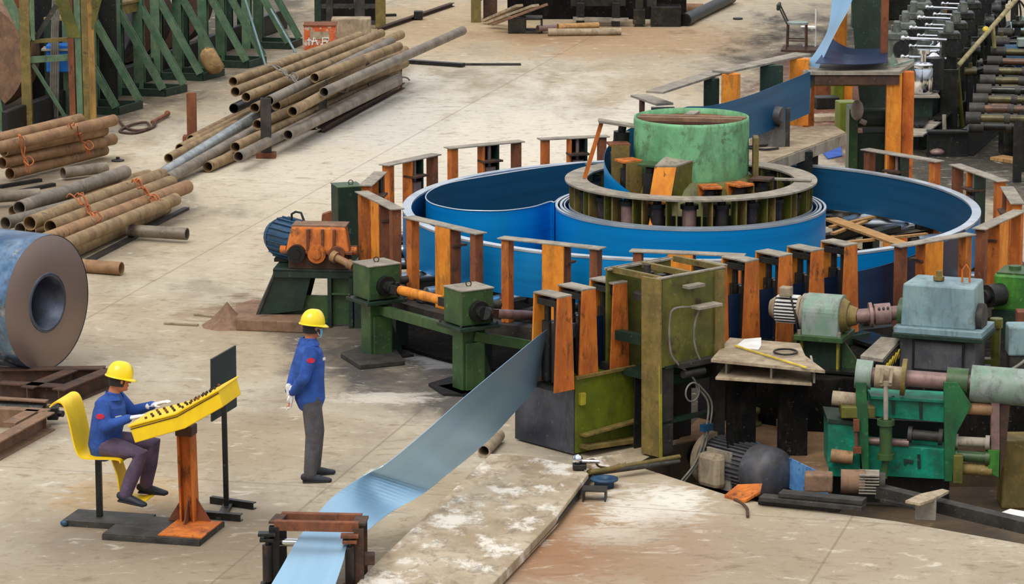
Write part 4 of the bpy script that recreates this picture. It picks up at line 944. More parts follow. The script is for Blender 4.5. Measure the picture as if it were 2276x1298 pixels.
def gear_box(base, label, zt, hub, leg_w=.3):
    t = thing('green_gearbox', label, 'gearbox', base, RG, 'green gearboxes of the drive chain'); Lg = loc_fn(base, RG); zb = zt-.40
    mb = MB(); mb.box(Lg(0,0,zb+.21), (.42,.38,.40), RG); part(mb, 'case', 'green_gear', t, bev=.012)
    mb = MB(); mb.box(Lg(0,0,zt+.012), (.435,.395,.016), RG); part(mb, 'lid', 'plate_grey', t, bev=.003)
    mb = MB(); q = Lg(0,0,zt+.02); mb.path([q+V((.03*math.cos(a),0,.03+.03*math.sin(a))) for a in [i*2*PI/10 for i in range(10)]], .006, closed=True); part(mb, 'lifting_ring', 'black_oil', t)
    mb = MB(); mb.box(Lg(0,0,zb-.02), (.54,.5,.04), RG); part(mb, 'mounting_plate', 'green_dark', t, bev=.005)
    mb = MB(); bolts(mb, [Lg(x,y,zb) for x in (-.24,.24) for y in (-.22,.22)], Z, .014, .03); part(mb, 'anchor_bolt', 'dark_steel', t)
    for nm, y_ in (('output_hub',-1),('input_hub',1)):
        mb = MB(); mb.cyl(Lg(0,y_*.19,zb+.17), Lg(0,y_*.26,zb+.17), .12); mb.cyl(Lg(0,y_*.26,zb+.17), Lg(0,y_*.33,zb+.17), .07); part(mb, nm, 'black_oil', t, bev=.006)
    mb = MB(); mb.cyl(Lg(.2,.0,zb+.17), Lg(.3,.0,zb+.17), .08); mb.cyl(Lg(.3,0,zb+.17), Lg(.42,0,zb+.17), .045); part(mb, 'side_shaft', 'dark_steel', t)
    mb = MB(); mb.box(Lg(0,0,(zb-.04)/2), (leg_w,.22,zb-.04), RG); mb.box(Lg(0,-.13,(zb-.2)/2), (leg_w*.8,.03,zb-.2), RG); part(mb, 'pedestal', 'green_gear', t, bev=.006)
    mb = MB(); mb.prism([Lg(.15,.0,0), Lg(.15,.0,zb-.2), Lg(.36,.0,0)], (0,.03,0)); part(mb, 'gusset', 'green_dark', t)
    mb = MB(); mb.box(Lg(.05,0,.015), (.6,.5,.03), RG); part(mb, 'foot_plate', 'black_oil', t)
    return Lg, zb
b1, b2 = G(838,792), G(1042,866)
z1 = top_z(826,586,b1); z2 = top_z(1034,640,b2)
La, za_ = gear_box(b1, 'green gearbox on a pedestal nearest the rusty gearbox', z1, 1)
Lb, zb_ = gear_box(b2, 'green gearbox on a pedestal nearest the bright strip', z2, 1)
def shaft(a, b, label, mt):
    t = thing('cardan_shaft', label, 'shaft', (a+b)/2, 0, 'cardan shafts of the drive chain')
    mb = MB(); mb.cyl(a.lerp(b,.16), b.lerp(a,.16), .055); part(mb, 'shaft_tube', mt, t)
    d = (b-a).normalized(); s = d.cross(Z)
    for p, q in ((a, a.lerp(b,.16)), (b, b.lerp(a,.16))):
        mb = MB(); mb.cyl(p, p.lerp(q,.35), .075); m_ = p.lerp(q,.65); mb.bar(p.lerp(q,.3)+s*.05, q+s*.05, .03, .1); mb.bar(p.lerp(q,.3)-s*.05, q-s*.05, .03, .1); mb.cyl(m_-Z*.08, m_+Z*.08, .025); part(mb, 'universal_joint', 'black_oil', t)
shaft(La(0,-.33,za_+.17), Lb(0,.33,zb_+.17), 'orange rusty cardan shaft between the two green gearboxes', 'rust_bright')
shaft(Lb(0,-.33,zb_+.17), G(1200,702,.62), 'dull pink cardan shaft from the nearer green gearbox towards the entry stand', 'rod_pink')
for a, b, lab in ((La(-.0,-.1,za_-.13), Lb(-.0,.1,zb_-.13), 'green channel rail between the pedestals of the two green gearboxes'), (Lb(0,-.1,zb_-.13), G(1205,772,.42), 'green channel rail from the nearer gearbox pedestal towards the strip')):
    mb = MB(); mb.channel(a, b, .08, .11, .014); solo(mb, 'channel_rail', 'green_gear', lab, 'rail')
mb = MB(); q = [G(757,795), G(800,822), G(900,812), G(880,786), G(800,780)]; mb.prism([p+Z*.06 for p in q], -Z*.06); solo(mb, 'concrete_pad', 'dark_steel', 'oily low pad under the pedestal of the first green gearbox', 'concrete pad', bev=.01)
mb = MB(); q = [G(952,858), G(985,880), G(1090,885), G(1110,850), G(1010,840)]; mb.prism([p+Z*.03 for p in q], -Z*.03); solo(mb, 'oil_mat', 'black_oil', 'black oily mat under the pedestal of the nearer green gearbox', 'mat')
mb = MB(); mb.tube(G(1075,1003,.07), G(1108,968,.07), .07, .055); solo(mb, 'short_pipe', 'dust_beige', 'short pale pipe stub lying behind the bright strip, beside the olive cabinet', 'pipe')
# ================================================================ RIGHT: table, motors, gearboxes
o = G(1700,945); zt = 1.04
t = thing('steel_table', 'dusty steel work table of plates behind the pit, right of the pinch roll housing', 'table', o)
q = [G(1580,798,zt), G(1622,750,zt), G(1778,763,zt), G(1790,790,zt), G(1834,823,zt)]
mb = MB(); mb.prism(q, (0,0,-.035)); part(mb, 'table_plate', 'dust_beige', t, bev=.004)
q2 = [G(1590,838,zt-.17), G(1625,795,zt-.17), G(1800,810,zt-.17), G(1805,852,zt-.17)]
mb = MB(); mb.prism(q2, (0,0,-.03)); part(mb, 'lower_plate', 'dust_beige', t, bev=.004)
for a, b in (((1612,802),(1640,770)),((1712,812),(1730,775)),((1808,822),(1800,790))):
    pa, pb = G(*a,zt-.03), G(*b,zt-.03); mb = MB(); mb.prism([pa, pb, pb-Z*.14, pa-Z*.14], (.02,0,0)); part(mb, 'rib', 'plate_grey', t)
for a in ((1650,835),(1765,842)):
    p = G(*a,zt-.2); mb = MB(); mb.box(V((p.x,p.y+.12,(zt-.2)/2)), (.3,.2,zt-.2)); part(mb, 'leg', 'dark_fill', t)  # legs coloured near-black to sink into the shade under the table
p = G(1668,765,zt)
mb = MB(); mb.prism([G(*a,zt+.012) for a in ((1638,766),(1655,753),(1692,750),(1692,768),(1686,776),(1660,774))], (0,0,-.01)); solo(mb, 'cut_plate', 'white', 'pale cut steel template lying on the work table', 'template', bev=.002)
mb = MB(); a_, b_ = G(1634,768,zt+.02), G(1792,817,zt+.02); mb.bar(a_, b_, .022, .012); solo(mb, 'yellow_rule', 'tool_yellow', 'long yellow rule lying across the work table', 'rule')
mb = MB(); c_ = G(1746,784,zt+.015); mb.path([c_+V((.12*math.cos(a),.14*math.sin(a),.01)) for a in [i*2*PI/18 for i in range(18)]], .012, closed=True); solo(mb, 'rubber_ring', 'black_oil', 'black rubber ring lying on the work table', 'ring')
RM = math.radians(-20)
q = [G(*p,.60) for p in ((1840,842),(1930,838),(2010,846),(2140,858),(2330,872),(2330,740),(2120,748),(1960,752),(1860,775),(1650,772),(1622,812),(1790,840))]
mb = MB(); mb.prism(q, -Z*.60); solo(mb, 'machine_plinth', 'dark_fill', 'dark plinth under the mint and blue-grey gearboxes', 'plinth', bev=.02)  # left part is a dark panel added to darken the gap under the table
o = G(1832,815,.62); t = thing('mint_gearbox', 'round topped pale mint gearbox on a dark green pedestal', 'gearbox', o, RM); L = loc_fn(o, RM)
mb = MB(); n_ = 16; pr = [(.23*math.cos(PI*i/n_), .60+.2*math.sin(PI*i/n_)) for i in range(n_+1)]; mb.prism([L(-.2,y,z) for y, z in [(-.23,.36)]+[(-a,b) for a,b in pr]+[(.23,.36)]], L(.2,0,0)-L(-.2,0,0)); part(mb, 'case', 'grey_mint', t, bev=.01)
mb = MB(); mb.cyl(L(.2,0,.58), L(.27,0,.58), .19,.15); mb.cyl(L(.27,0,.58), L(.36,0,.58), .12,.09); part(mb, 'output_hub', 'olive_edge', t)
mb = MB(); mb.cyl(L(-.2,0,.58), L(-.24,0,.58), .21); part(mb, 'input_flange', 'plate_grey', t)
mb = MB(); mb.box(L(0,-.02,.36), (.54,.54,.06), RM); part(mb, 'mounting_flange', 'green_gear', t, bev=.006)
mb = MB(); bolts(mb, [L(x,-.24,.39) for x in (-.22,.22)]+[L(x,.2,.39) for x in (-.22,.22)], Z, .022, .05); part(mb, 'bolt', 'plate_grey', t)
mb = MB(); mb.box(L(0,.02,.18), (.44,.36,.32), RM); part(mb, 'pedestal', 'green_dark', t, bev=.006)
for x_ in (-.2,.2): mb = MB(); mb.box(L(x_,-.19,.18), (.025,.05,.32), RM); part(mb, 'pedestal_edge', 'yellow_edge', t)
for s in (-1,1): mb = MB(); mb.prism([L(s*.22,-.1,.32), L(s*.24,-.1,.32), L(s*.46,-.1,.02), L(s*.22,-.1,.02)], (0,.25,0)); part(mb, 'gusset', 'green_gear', t)
mb = MB(); mb.box(L(0,0,.015), (1.0,.6,.03), RM); part(mb, 'base_plate', 'steel_wet', t)
g = L(-.42,.04,.6); t = thing('finned_motor', 'small silver finned motor with a junction box, left of the mint gearbox', 'motor', g-Z*.2, RM); Lm = loc_fn(g, RM)
mb = MB(); mb.cyl(Lm(-.13,0,0), Lm(.12,0,0), .12); part(mb, 'motor_body', 'motor_grey', t)
mb = MB()
for i in range(9):
    z = -.14+.035*i; w = math.sqrt(max(.0004,.155**2-z*z)); mb.box(Lm(0,0,z), (.24,2*w,.012), RM)
part(mb, 'cooling_fins', 'white', t)
mb = MB(); mb.cyl(Lm(-.2,0,0), Lm(-.13,0,0), .09,.14); mb.cyl(Lm(.12,0,0), Lm(.15,0,0), .15); part(mb, 'end_cover', 'dust_beige', t)
mb = MB(); mb.box(Lm(-.02,-.04,.2), (.13,.12,.1), RM); part(mb, 'junction_box', 'dust_beige', t, bev=.012)
mb = MB(); mb.path(bez([Lm(.05,-.1,.16), Lm(.14,-.18,-.1), Lm(.16,-.18,-.35), Lm(.2,-.2,-.5)],6), .012); part(mb, 'cable', 'black_oil', t)
o2 = G(2092,826,.62); t = thing('blue_grey_gearbox', 'large blue-grey gearbox on a dark grey pedestal', 'gearbox', o2, RM); L2 = loc_fn(o2, RM)
q = lambda x, y, z: L2(x, y, z)
mb = MB(); mb.hexa([q(-.4,-.24,.52),q(.4,-.24,.52),q(.4,.3,.52),q(-.4,.3,.52),q(-.39,-.22,.98),q(.39,-.22,.98),q(.38,.24,1.0),q(-.34,.24,1.0)]); part(mb, 'case', 'blue_grey', t, bev=.02)
mb = MB(); mb.box(q(.02,0,.49), (.96,.62,.07), RM); part(mb, 'split_flange', 'blue_grey', t, bev=.008)
mb = MB(); mb.box(q(.02,0,.43), (.98,.64,.05), RM); part(mb, 'lower_flange', 'green_dark', t, bev=.006)
mb = MB(); mb.box(q(.0,.03,.21), (.82,.5,.42), RM); part(mb, 'pedestal', 'motor_grey', t, bev=.01)
mb = MB(); mb.box(q(.02,-.235,.22), (.52,.03,.3), RM); part(mb, 'access_panel', 'motor_grey', t, bev=.005)
mb = MB()
for a, b in (((-.25,.06),(.29,.06)),((-.25,.38),(.29,.38)),((-.25,.06),(-.25,.38)),((.29,.06),(.29,.38))): mb.bar(q(a[0],-.255,a[1]), q(b[0],-.255,b[1]), .02, .02)
part(mb, 'panel_frame', 'black_oil', t)
mb = MB(); mb.box(q(0,0,.02), (.96,.66,.05), RM); part(mb, 'base_flange', 'steel_wet', t)
mb = MB(); mb.cyl(q(-.05,0,1.0), q(-.05,0,1.04), .06); mb.cyl(q(-.05,0,1.04), q(-.05,0,1.1), .03); part(mb, 'breather', 'olive_edge', t)
mb = MB(); mb.path([q(.2,.02,.99), q(.2,.02,1.12), q(.24,.02,1.18), q(.28,.02,1.12), q(.28,.02,.99)], .012); part(mb, 'lifting_loop', 'rust_orange', t)
for s in (-1,1): mb = MB(); mb.cyl(q(s*.4,-.02,.62), q(s*.46,-.02,.62), .16); part(mb, 'bearing_cover', 'green_gear' if s < 0 else 'dark_steel', t, bev=.008)
a_, b_ = L(.34,0,.58), q(-.46,-.02,.62); t = thing('coupling_shaft', 'dull pink flanged coupling shaft between the mint and the blue-grey gearbox', 'shaft', (a_+b_)/2)
mb = MB(); mb.cyl(a_, b_, .075); part(mb, 'shaft', 'rod_pink', t)
for f0, f1, r, nm in ((.3,.37,.135,'flange'),(.42,.78,.115,'sleeve')):
    mb = MB(); mb.cyl(a_.lerp(b_,f0), a_.lerp(b_,f1), r); part(mb, nm, 'rod_pink', t, bev=.006)
mb = MB(); bolts(mb, [a_.lerp(b_,f)+V((0,-.09,.075)) for f in (.5,.6,.7)], (0,-.7,.6), .015, .02); part(mb, 'set_screw', 'black_oil', t)
mb = MB(); mb.bar(G(1905,745,.66), G(2000,775,.66), .4, .04); solo(mb, 'chequer_plate', 'steel_wet', 'dark floor plate below the coupling shaft', 'floor plate')
t = thing('belt_guard', 'grey sloping guard with a striped side, left of the dark pedestal', 'guard', G(1960,815,.62))
g0 = [G(1912,790,.84), G(1962,798,.84), G(2002,752,.98), G(1958,748,.98)]
mb = MB(); mb.prism(g0, (0,0,-.04)); part(mb, 'cover', 'plate_grey', t, bev=.004)
mb = MB(); mb.prism([g0[1]+V((.005,0,-.04)), g0[2]+V((.005,0,-.04)), g0[2]+V((.005,0,-.32)), g0[1]+V((.005,0,-.2))], (.02,0,0)); part(mb, 'side', 'black_oil', t)
for i in range(6):
    f = (i+.5)/6; p = g0[1].lerp(g0[2],f)+V((.035,-.01,-.06)); mb = MB(); mb.bar(p, p+V((-.06,-.06,-.14)), .012, .012); part(mb, 'stripe', 'tool_yellow', t)
o3 = G(2248,742,.55); R3 = math.radians(-20); t = thing('lime_gearbox', 'bright green gearbox at the right edge behind the blue-grey one', 'gearbox', o3, R3); L3 = loc_fn(o3, R3)
mb = MB(); mb.box(L3(.12,.1,.5), (.62,.5,.42), R3); part(mb, 'case', 'green_bright', t, bev=.03)
mb = MB(); mb.box(L3(.12,.1,.715), (.56,.46,.02), R3); mb.cyl(L3(0,.1,.72), L3(0,.1,.77), .07); part(mb, 'lid', 'green_gear', t)
mb = MB(); mb.cyl(L3(-.1,-.15,.48), L3(-.22,-.32,.48), .13); mb.cyl(L3(-.22,-.32,.48), L3(-.26,-.38,.48), .08); part(mb, 'input_hub', 'black_oil', t)
mb = MB(); mb.box(L3(.1,.1,.15), (.6,.5,.3), R3); part(mb, 'pedestal', 'green_dark', t)
mb = MB(); p = G(2275,715,.9); mb.box(p, (.16,.2,.26)); solo(mb, 'small_brown_box', 'rust_brown', 'small brown box at the right frame edge above the teal motor', 'box', bev=.01)
p = G(2262,824,.62); t = thing('teal_motor', 'small pale teal motor at the right frame edge', 'motor', p)
mb = MB(); mb.box(p+V((.05,.05,.34)), (.34,.3,.32)); part(mb, 'case', 'blue_grey', t, bev=.02)
mb = MB(); mb.box(p+V((.05,.05,.1)), (.3,.26,.18)); part(mb, 'base', 'dark_steel', t, bev=.01)
mb = MB(); mb.path(bez([p+V((.2,-.12,.3)), p+V((.0,-.2,.12)), p+V((-.2,-.2,.02)), p+V((-.4,-.15,-.0))],6), .018); part(mb, 'cable', 'wire_grey', t)
mb = MB(); p = G(2212,812,.62); mb.cyl(p, p+Z*.42, .05); mb.cyl(p+Z*.42, p+Z*.52, .07); mb.box(p+V((-.08,0,.02)), (.12,.12,.12)); solo(mb, 'upright_valve', 'olive', 'olive upright valve between the dark pedestal and the teal motor', 'valve')
# ================================================================ GREEN HYDRAULIC MACHINE over the pit
YG = G(2020,1070,-.1).y
def gp(px, py, d=0.0): return GY(px, py, YG-(px-2020)*.0008+d)
gm = thing('hydraulic_machine', 'green hydraulic machine frame with a thick cross shaft, standing over the pit', 'machine', V((gp(2030,1100).x, YG, PITZ)))
def plate(name, pts, d0, th, mt, bev=.004, label=None):
    mb = MB(); mb.prism([gp(x,y,d0) for x, y in pts], (0,th,0)); return part(mb, name, mt, gm, bev=bev, label=label)
plate('upper_panel', [(1935,885),(2112,895),(2112,940),(1935,925)], .12, .3, 'green_teal')
plate('upper_panel_lip', [(1935,880),(2112,890),(2112,897),(1935,887)], .08, .4, 'green_teal')
plate('lower_panel', [(1918,985),(2108,1000),(2108,1066),(1918,1056)], .05, .35, 'green_teal')
plate('side_frame', [(1902,850),(1925,850),(1930,930),(1932,1056),(1918,1056),(1905,930)], -.05, .06, 'green_deep')
plate('side_frame', [(2098,850),(2128,850),(2160,900),(2126,965),(2116,1070),(2100,1070)], -.05, .06, 'green_deep')
plate('left_block', [(1840,940),(1912,948),(1912,1062),(1840,1058)], .02, .5, 'green_teal')
plate('left_block_top', [(1838,930),(1914,938),(1914,948),(1838,940)], .0, .55, 'green_dark')
plate('rear_wall', [(1925,930),(2110,940),(2110,1000),(1925,985)], .4, .05, 'black_oil', 0)
plate('skirt', [(1850,1056),(2110,1064),(2110,1125),(1850,1112)], .25, .1, 'black_oil', 0)
plate('right_post', [(2203,890),(2222,890),(2222,1000),(2203,1000)], .0, .08, 'rod_pink')
plate('right_post_foot', [(2196,1000),(2222,1000),(2220,1062),(2196,1050)], .0, .2, 'green_bright')
plate('right_web', [(2222,885),(2246,890),(2236,1000),(2222,1066)], .02, .06, 'rust_dark')
def rod(name, a, b, r, mt, d=0.0, ends=None):
    mb = MB(); p, q = gp(*a, d), gp(*b, d); mb.cyl(p, q, r)
    if ends:
        mb.cyl(p, p.lerp(q,.12), ends); mb.cyl(q, q.lerp(p,.12), ends)
    return part(mb, name, mt, gm)
rod('cross_shaft', (1905,832), (2165,852), .085, 'rod_pink', .1)
rod('shaft_hub', (1902,830), (1938,834), .15, 'grey_mint', .1)
rod('shaft_hub', (1945,836), (2010,842), .12, 'dust_beige', .1)
rod('shaft_collar', (2004,838), (2014,839), .19, 'olive_edge', .1)
rod('shaft_hub', (2104,846), (2152,850), .14, 'green_gear', .1)
rod('shaft_cylinder', (2158,852), (2330,866), .19, 'grey_mint', .1)
for x_ in (1961,1982):
    mb = MB(); mb.bar(gp(x_,818,-.08), gp(x_-4,852,-.12), .03, .1, up=Y); part(mb, 'clevis', 'dust_beige', gm, bev=.006)
mb = MB(); mb.bar(gp(1957,852,-.12), gp(1983,853,-.12), .05, .05); part(mb, 'clevis_bridge', 'dust_beige', gm, bev=.006)
rod('piston_rod', (1969,855), (1969,935), .025, 'plate_grey', -.12)
mb = MB(); mb.cyl(gp(1969,932,-.12), gp(1969,1018,-.12), .065); mb.cyl(gp(1969,932,-.12), gp(1969,944,-.12), .09); mb.cyl(gp(1969,1008,-.12), gp(1969,1020,-.12), .085); mb.cyl(gp(1969,1018,-.12), gp(1965,1062,-.12), .035); part(mb, 'hydraulic_cylinder', 'green_gear', gm)
rod('upper_left_roller', (1850,884), (1908,890), .075, 'dust_beige', .1)
rod('pink_roller', (1847,1012), (1896,1018), .07, 'pipe_brown', -.06)
rod('inner_shaft', (2018,965), (2095,972), .055, 'dark_steel', .1, .085)
rod('inner_bar', (1928,980), (2020,985), .04, 'rod_pink', .06)
rod('right_shaft', (2125,905), (2205,910), .065, 'pipe_brown', .05)
rod('right_shaft', (2120,980), (2200,984), .05, 'plate_grey', .05, .075)
rod('right_shaft', (2118,1012), (2200,1018), .055, 'green_gear', .05, .08)
rod('right_shaft', (2118,1040), (2205,1046), .06, 'olive_edge', .05)
mb = MB(); mb.box(gp(1905,910,.1), (.35,.3,.12)); part(mb, 'left_saddle', 'olive', gm, bev=.01)
mb = MB(); mb.box(gp(2128,1040,.0), (.1,.14,.3)); part(mb, 'bearing_block', 'olive', gm, bev=.01)
mb = MB(); mb.cyl(gp(1902,940,-.08), gp(1904,1000,-.08), .018); mb.box(gp(1903,945,-.08), (.06,.06,.12)); mb.box(gp(1905,1000,-.08), (.08,.08,.06)); part(mb, 'small_cylinder', 'rust_brown', gm)
mb = MB()
for a, b in (((2012,1024),(2030,1026)),((2012,1020),(2012,1032)),((2042,1010),(2043,1040)),((1985,880),(1986,920)),((2046,885),(2047,930))): mb.bar(gp(*a,.04 if a[1]>950 else .11), gp(*b,.04 if a[1]>950 else .11), .03, .02, up=Y)
part(mb, 'slot', 'green_dark', gm)
mb = MB(); p = gp(2262,1000,.6); mb.box(V((p.x,p.y,(p.z+.15+PITZ)/2)), (.36,.4,p.z+.15-PITZ)); solo(mb, 'ochre_cabinet', 'olive_edge', 'dark ochre cabinet at the right frame edge behind the green machine', 'cabinet', bev=.02)
# pit edge lined with a blue painted plate, and things around it
a_, b_ = G(1640,966), G(1842,1062)
mb = MB(); d = (b_-a_).normalized(); nn = V((d.y,-d.x,0)); mb.prism([a_+nn*.02+Z*.02, b_+nn*.02+Z*.02, b_+nn*.02-Z*.3, a_+nn*.02-Z*.3], -nn*.018); solo(mb, 'pit_liner', 'blue_chip', 'chipped light blue plate lining the back edge of the pit', 'plate')
mb = MB(); q = [G(*p,.015) for p in ((1600,890),(1842,905),(1842,1060),(1640,964),(1500,985),(1560,920))]; mb.prism(q, -Z*.012); solo(mb, 'rusty_floor_plate', 'platform_brown', 'rusty brown floor plates behind the pit', 'floor plate')
mb = MB(); mb.prism([G(*p,.1) for p in ((1722,925),(1760,915),(1800,930),(1770,945),(1735,945))], -Z*.09); solo(mb, 'brown_block', 'dust_beige', 'small dusty block lying on the rusty floor plates', 'block', bev=.01)
mb = MB(); mb.prism([G(*p,.28) for p in ((1742,876),(1758,850),(1790,852),(1798,866),(1775,882))], -Z*.05); mb.cyl(G(1765,905), G(1765,905)+Z*.26, .06); solo(mb, 'foot_pedal', 'dust_beige', 'pale pedal shaped foot on a stub below the work table', 'pedal', bev=.008)
mb = MB(); mb.path(bez([G(1812,840,.35), G(1808,870,.2), G(1790,905,.03), G(1770,925,.03)],8), .012); solo(mb, 'cable', 'wire_grey', 'grey cable hanging from the work table to the dusty block', 'cable')
mb = MB(); p = G(1672,948); mb.lathe([(.0,0),(.1,0),(.1,.05),(.06,.06),(.06,.14),(.085,.15),(.085,.2),(.03,.22),(0,.22)], p, n=16); solo(mb, 'pipe_fitting', 'olive', 'small olive pipe fitting standing on the rusty floor plates', 'fitting')
for i in range(5):
    a, b = [((1600,872),(1700,880)),((1605,895),(1690,900)),((1590,860),(1720,868)),((1840,870),(1905,878)),((1850,845),(1910,852))][i]
    mb = MB(); mb.ibeam(G(*a,.1), G(*b,.1), .1, .12); solo(mb, 'bed_girder', ('black_oil','dark_steel','plate_grey','dust_beige','plate_grey')[i], ('black bed beam under the front of the work table','dark bed beam on the rusty floor plates below the table','greyish bed beam directly beneath the work table','dusty bed beam left of the green machine, the lower one','greyish bed beam left of the green machine, the upper one')[i], 'beam')
# motor in the pit
cm = G(1640,1033,-.14); t = thing('pit_motor', 'big dark finned electric motor lying in the pit', 'motor', V((cm.x,cm.y,PITZ)))
def mp(a, n=0, z=0): return cm+ND*a+LD*n+Z*z
mb = MB(); mb.cyl(mp(-.34), mp(.30), .24, n=32); part(mb, 'motor_body', 'motor_grey', t)
mb = MB()
for i in range(36):
    a = 2*PI*i/36; e = LD*math.cos(a)+Z*math.sin(a); mb.bar(mp(-.3)+e*.25, mp(.28)+e*.25, .012, .035, up=e)
part(mb, 'cooling_fins', 'motor_grey', t)
mb = MB(); mb.cyl(mp(-.42), mp(-.34), .29, n=32); mb.cyl(mp(-.46), mp(-.42), .2, .27); part(mb, 'end_shield', 'dust_beige', t, bev=.008)
mb = MB(); mb.lathe([(.275,.28),(.275,.5),(.26,.56),(.2,.61),(.1,.63),(0,.635)], cm, ND, n=32); part(mb, 'fan_cover', 'motor_grey', t)
mb = MB(); mb.cyl(mp(-.66), mp(-.46), .09); mb.cyl(mp(-.78), mp(-.62), .13); part(mb, 'shaft_coupling', 'black_oil', t, bev=.01)
bx = mp(-.08,-.3,-.02); az = math.atan2(ND.y, ND.x)
mb = MB(); mb.box(bx, (.3,.16,.36), az); part(mb, 'terminal_box', 'dust_beige', t, bev=.05)
mb = MB(); mb.box(mp(-.05,-.22,-.02), (.36,.03,.42), az); part(mb, 'terminal_plate', 'plate_grey', t, bev=.004)
mb = MB(); mb.path([mp(0,0,.25), mp(0,0,.32), mp(.04,0,.35), mp(.08,0,.32), mp(.08,0,.25)], .014); part(mb, 'lifting_eye', 'black_oil', t)
mb = MB(); mb.box(mp(-.02,0,-.28), (.6,.5,.06), az); part(mb, 'feet', 'black_oil', t)
mb = MB(); mb.prism([G(1610,1100,.03), G(1640,1076,.10), G(1694,1074,.16), G(1690,1092,.1), G(1655,1112,.03)], (0,.0,-.03)); solo(mb, 'rusty_sheet', 'rust_orange', 'bent rusty orange sheet leaning at the pit edge by the big motor', 'sheet metal', bev=.004)
mb = MB(); mb.path(bez([G(1632,1110,.06), G(1648,1118,.04), G(1660,1130,.03), G(1662,1148,.02)],6), .016); solo(mb, 'bent_rod', 'rust_dark', 'short bent rod on the floor below the rusty orange sheet', 'rod')
# things on the floor at the front edge of the pit
t = thing('flat_bar_stack', 'stack of dark perforated flat bars lying at the front of the pit', 'metal bars', G(1800,1120))
for i, (a, b, z) in enumerate((((1690,1112),(1870,1130),.03),((1692,1105),(1920,1128),.08),((1735,1096),(1922,1114),.13))):
    mb = MB(); mb.bar(G(*a,z), G(*b,z), .16, .045); part(mb, 'flat_bar', ('black_oil','dark_steel','dark_steel')[i], t, bev=.004)
p = G(1895,1108); t = thing('gear_motor', 'small dusty gear motor lying behind the flat bars', 'motor', p, -.1); Lq = loc_fn(p, -.1)
mb = MB(); mb.cyl(Lq(-.12,.1,.15), Lq(.12,.1,.15), .12); part(mb, 'motor_body', 'brown_dry', t)
mb = MB(); 
for i in range(7): mb.box(Lq(.16+.0*i,.1,.06+.03*i), (.2,.24,.012), -.1)
part(mb, 'cooling_fins', 'plate_grey', t)
mb = MB(); mb.box(Lq(-.34,.1,.14), (.28,.2,.18), -.1); part(mb, 'gear_head', 'brown_dry', t, bev=.02)
mb = MB(); mb.cyl(Lq(.26,.1,.15), Lq(.32,.1,.15), .1); part(mb, 'fan_cover', 'dark_steel', t)
mb = MB(); mb.channel(G(1955,1092,.07), G(2290,1172,.07), .14, .12, .016); solo(mb, 'long_channel', 'dark_steel', 'long dark steel channel lying along the front of the pit', 'steel channel')
mb = MB(); mb.bar(G(1960,1112,.02), G(2050,1132,.02), .06, .03); solo(mb, 'steel_flat', 'dark_steel', 'thin flat bar in front of the long channel, beside the anvil shaped bracket', 'metal bar')
t = thing('anvil_bracket', 'anvil shaped bracket with a pointed flat top on the long channel', 'bracket', G(2058,1140))
mb = MB(); mb.prism([G(*a,.24) for a in ((2012,1112),(2045,1097),(2095,1086),(2110,1090),(2075,1108),(2045,1118))], -Z*.03); part(mb, 'top_plate', 'dust_beige', t, bev=.004)
mb = MB(); mb.box(G(2058,1130,.11), (.2,.16,.2), -.15); part(mb, 'block', 'plate_grey', t, bev=.006)
mb = MB(); mb.bar(G(2235,1138,.02), G(2290,1148,.02), .18, .03); solo(mb, 'bright_scrap', 'white', 'pale scrap sheet at the right frame edge behind the long channel', 'sheet metal')
# small things near the slab corner
p = G(1288,1042,.14); t = thing('clamp_tool', 'small bright clamp tool on the far corner of the cover slab', 'tool', p)
mb = MB(); mb.box(p+V((0,0,.03)), (.14,.14,.05)); part(mb, 'tool_base', 'black_oil', t, bev=.006)
mb = MB(); mb.ball(p+V((-.02,0,.1)), .055); mb.cyl(p+V((0,0,.08)), p+V((.2,-.02,.08)), .02); part(mb, 'tool_head', 'chrome', t)
t = thing('hub_flange', 'dark round flanged hub lying on the floor beside the hose', 'hub', G(1343,1083))
p = G(1343,1083); mb = MB(); mb.lathe([(.06,0),(.1,.0),(.1,.07),(.14,.075),(.14,.095),(.07,.1),(.07,.04)], p, n=28); part(mb, 'hub', 'blue_motor', t)
mb = MB(); mb.lathe([(.0,.05),(.07,.05)], p, n=20); part(mb, 'bore', 'black_oil', t)
p = G(1322,1112); t = thing('small_step', 'small dark channel offcut on the floor in front of the hub', 'metal offcut', p)
mb = MB(); mb.box(p+V((0,.03,.11)), (.24,.2,.016), -.1); mb.box(p+V((-.11,.03,.055)), (.016,.2,.11), -.1); mb.box(p+V((.11,.03,.055)), (.016,.2,.11), -.1); part(mb, 'channel', 'dark_steel', t)
for k, (a, b, z) in enumerate((((1310,1050),(1510,1015),.12),((1320,1052),(1510,1026),.08))):
    mb = MB(); mb.cyl(G(*a,z), G(*b,.1), .025); solo(mb, 'thin_rod', ('olive_edge','dark_steel')[k], ('tan rod leaning from the slab corner to the big motor, upper of two','dark rod lying under the tan rod by the slab corner')[k], 'rod')
mb = MB(); mb.path(bez([G(1300,1025,.1), G(1320,1022,.2), G(1330,1036,.16), G(1350,1040,.1), G(1360,1046,.08)],6), .012); solo(mb, 'wire_tangle', 'rust_dark', 'dark tangled wire at the slab corner by the clamp tool', 'wire')
mb = MB(); q = [G(*p,.05) for p in ((1285,1020),(1380,1008),(1392,1025),(1330,1042))]; mb.prism(q, -Z*.05); solo(mb, 'concrete_block', 'slab', 'flat concrete step at the foot of the olive cabinet', 'concrete pad', bev=.01)
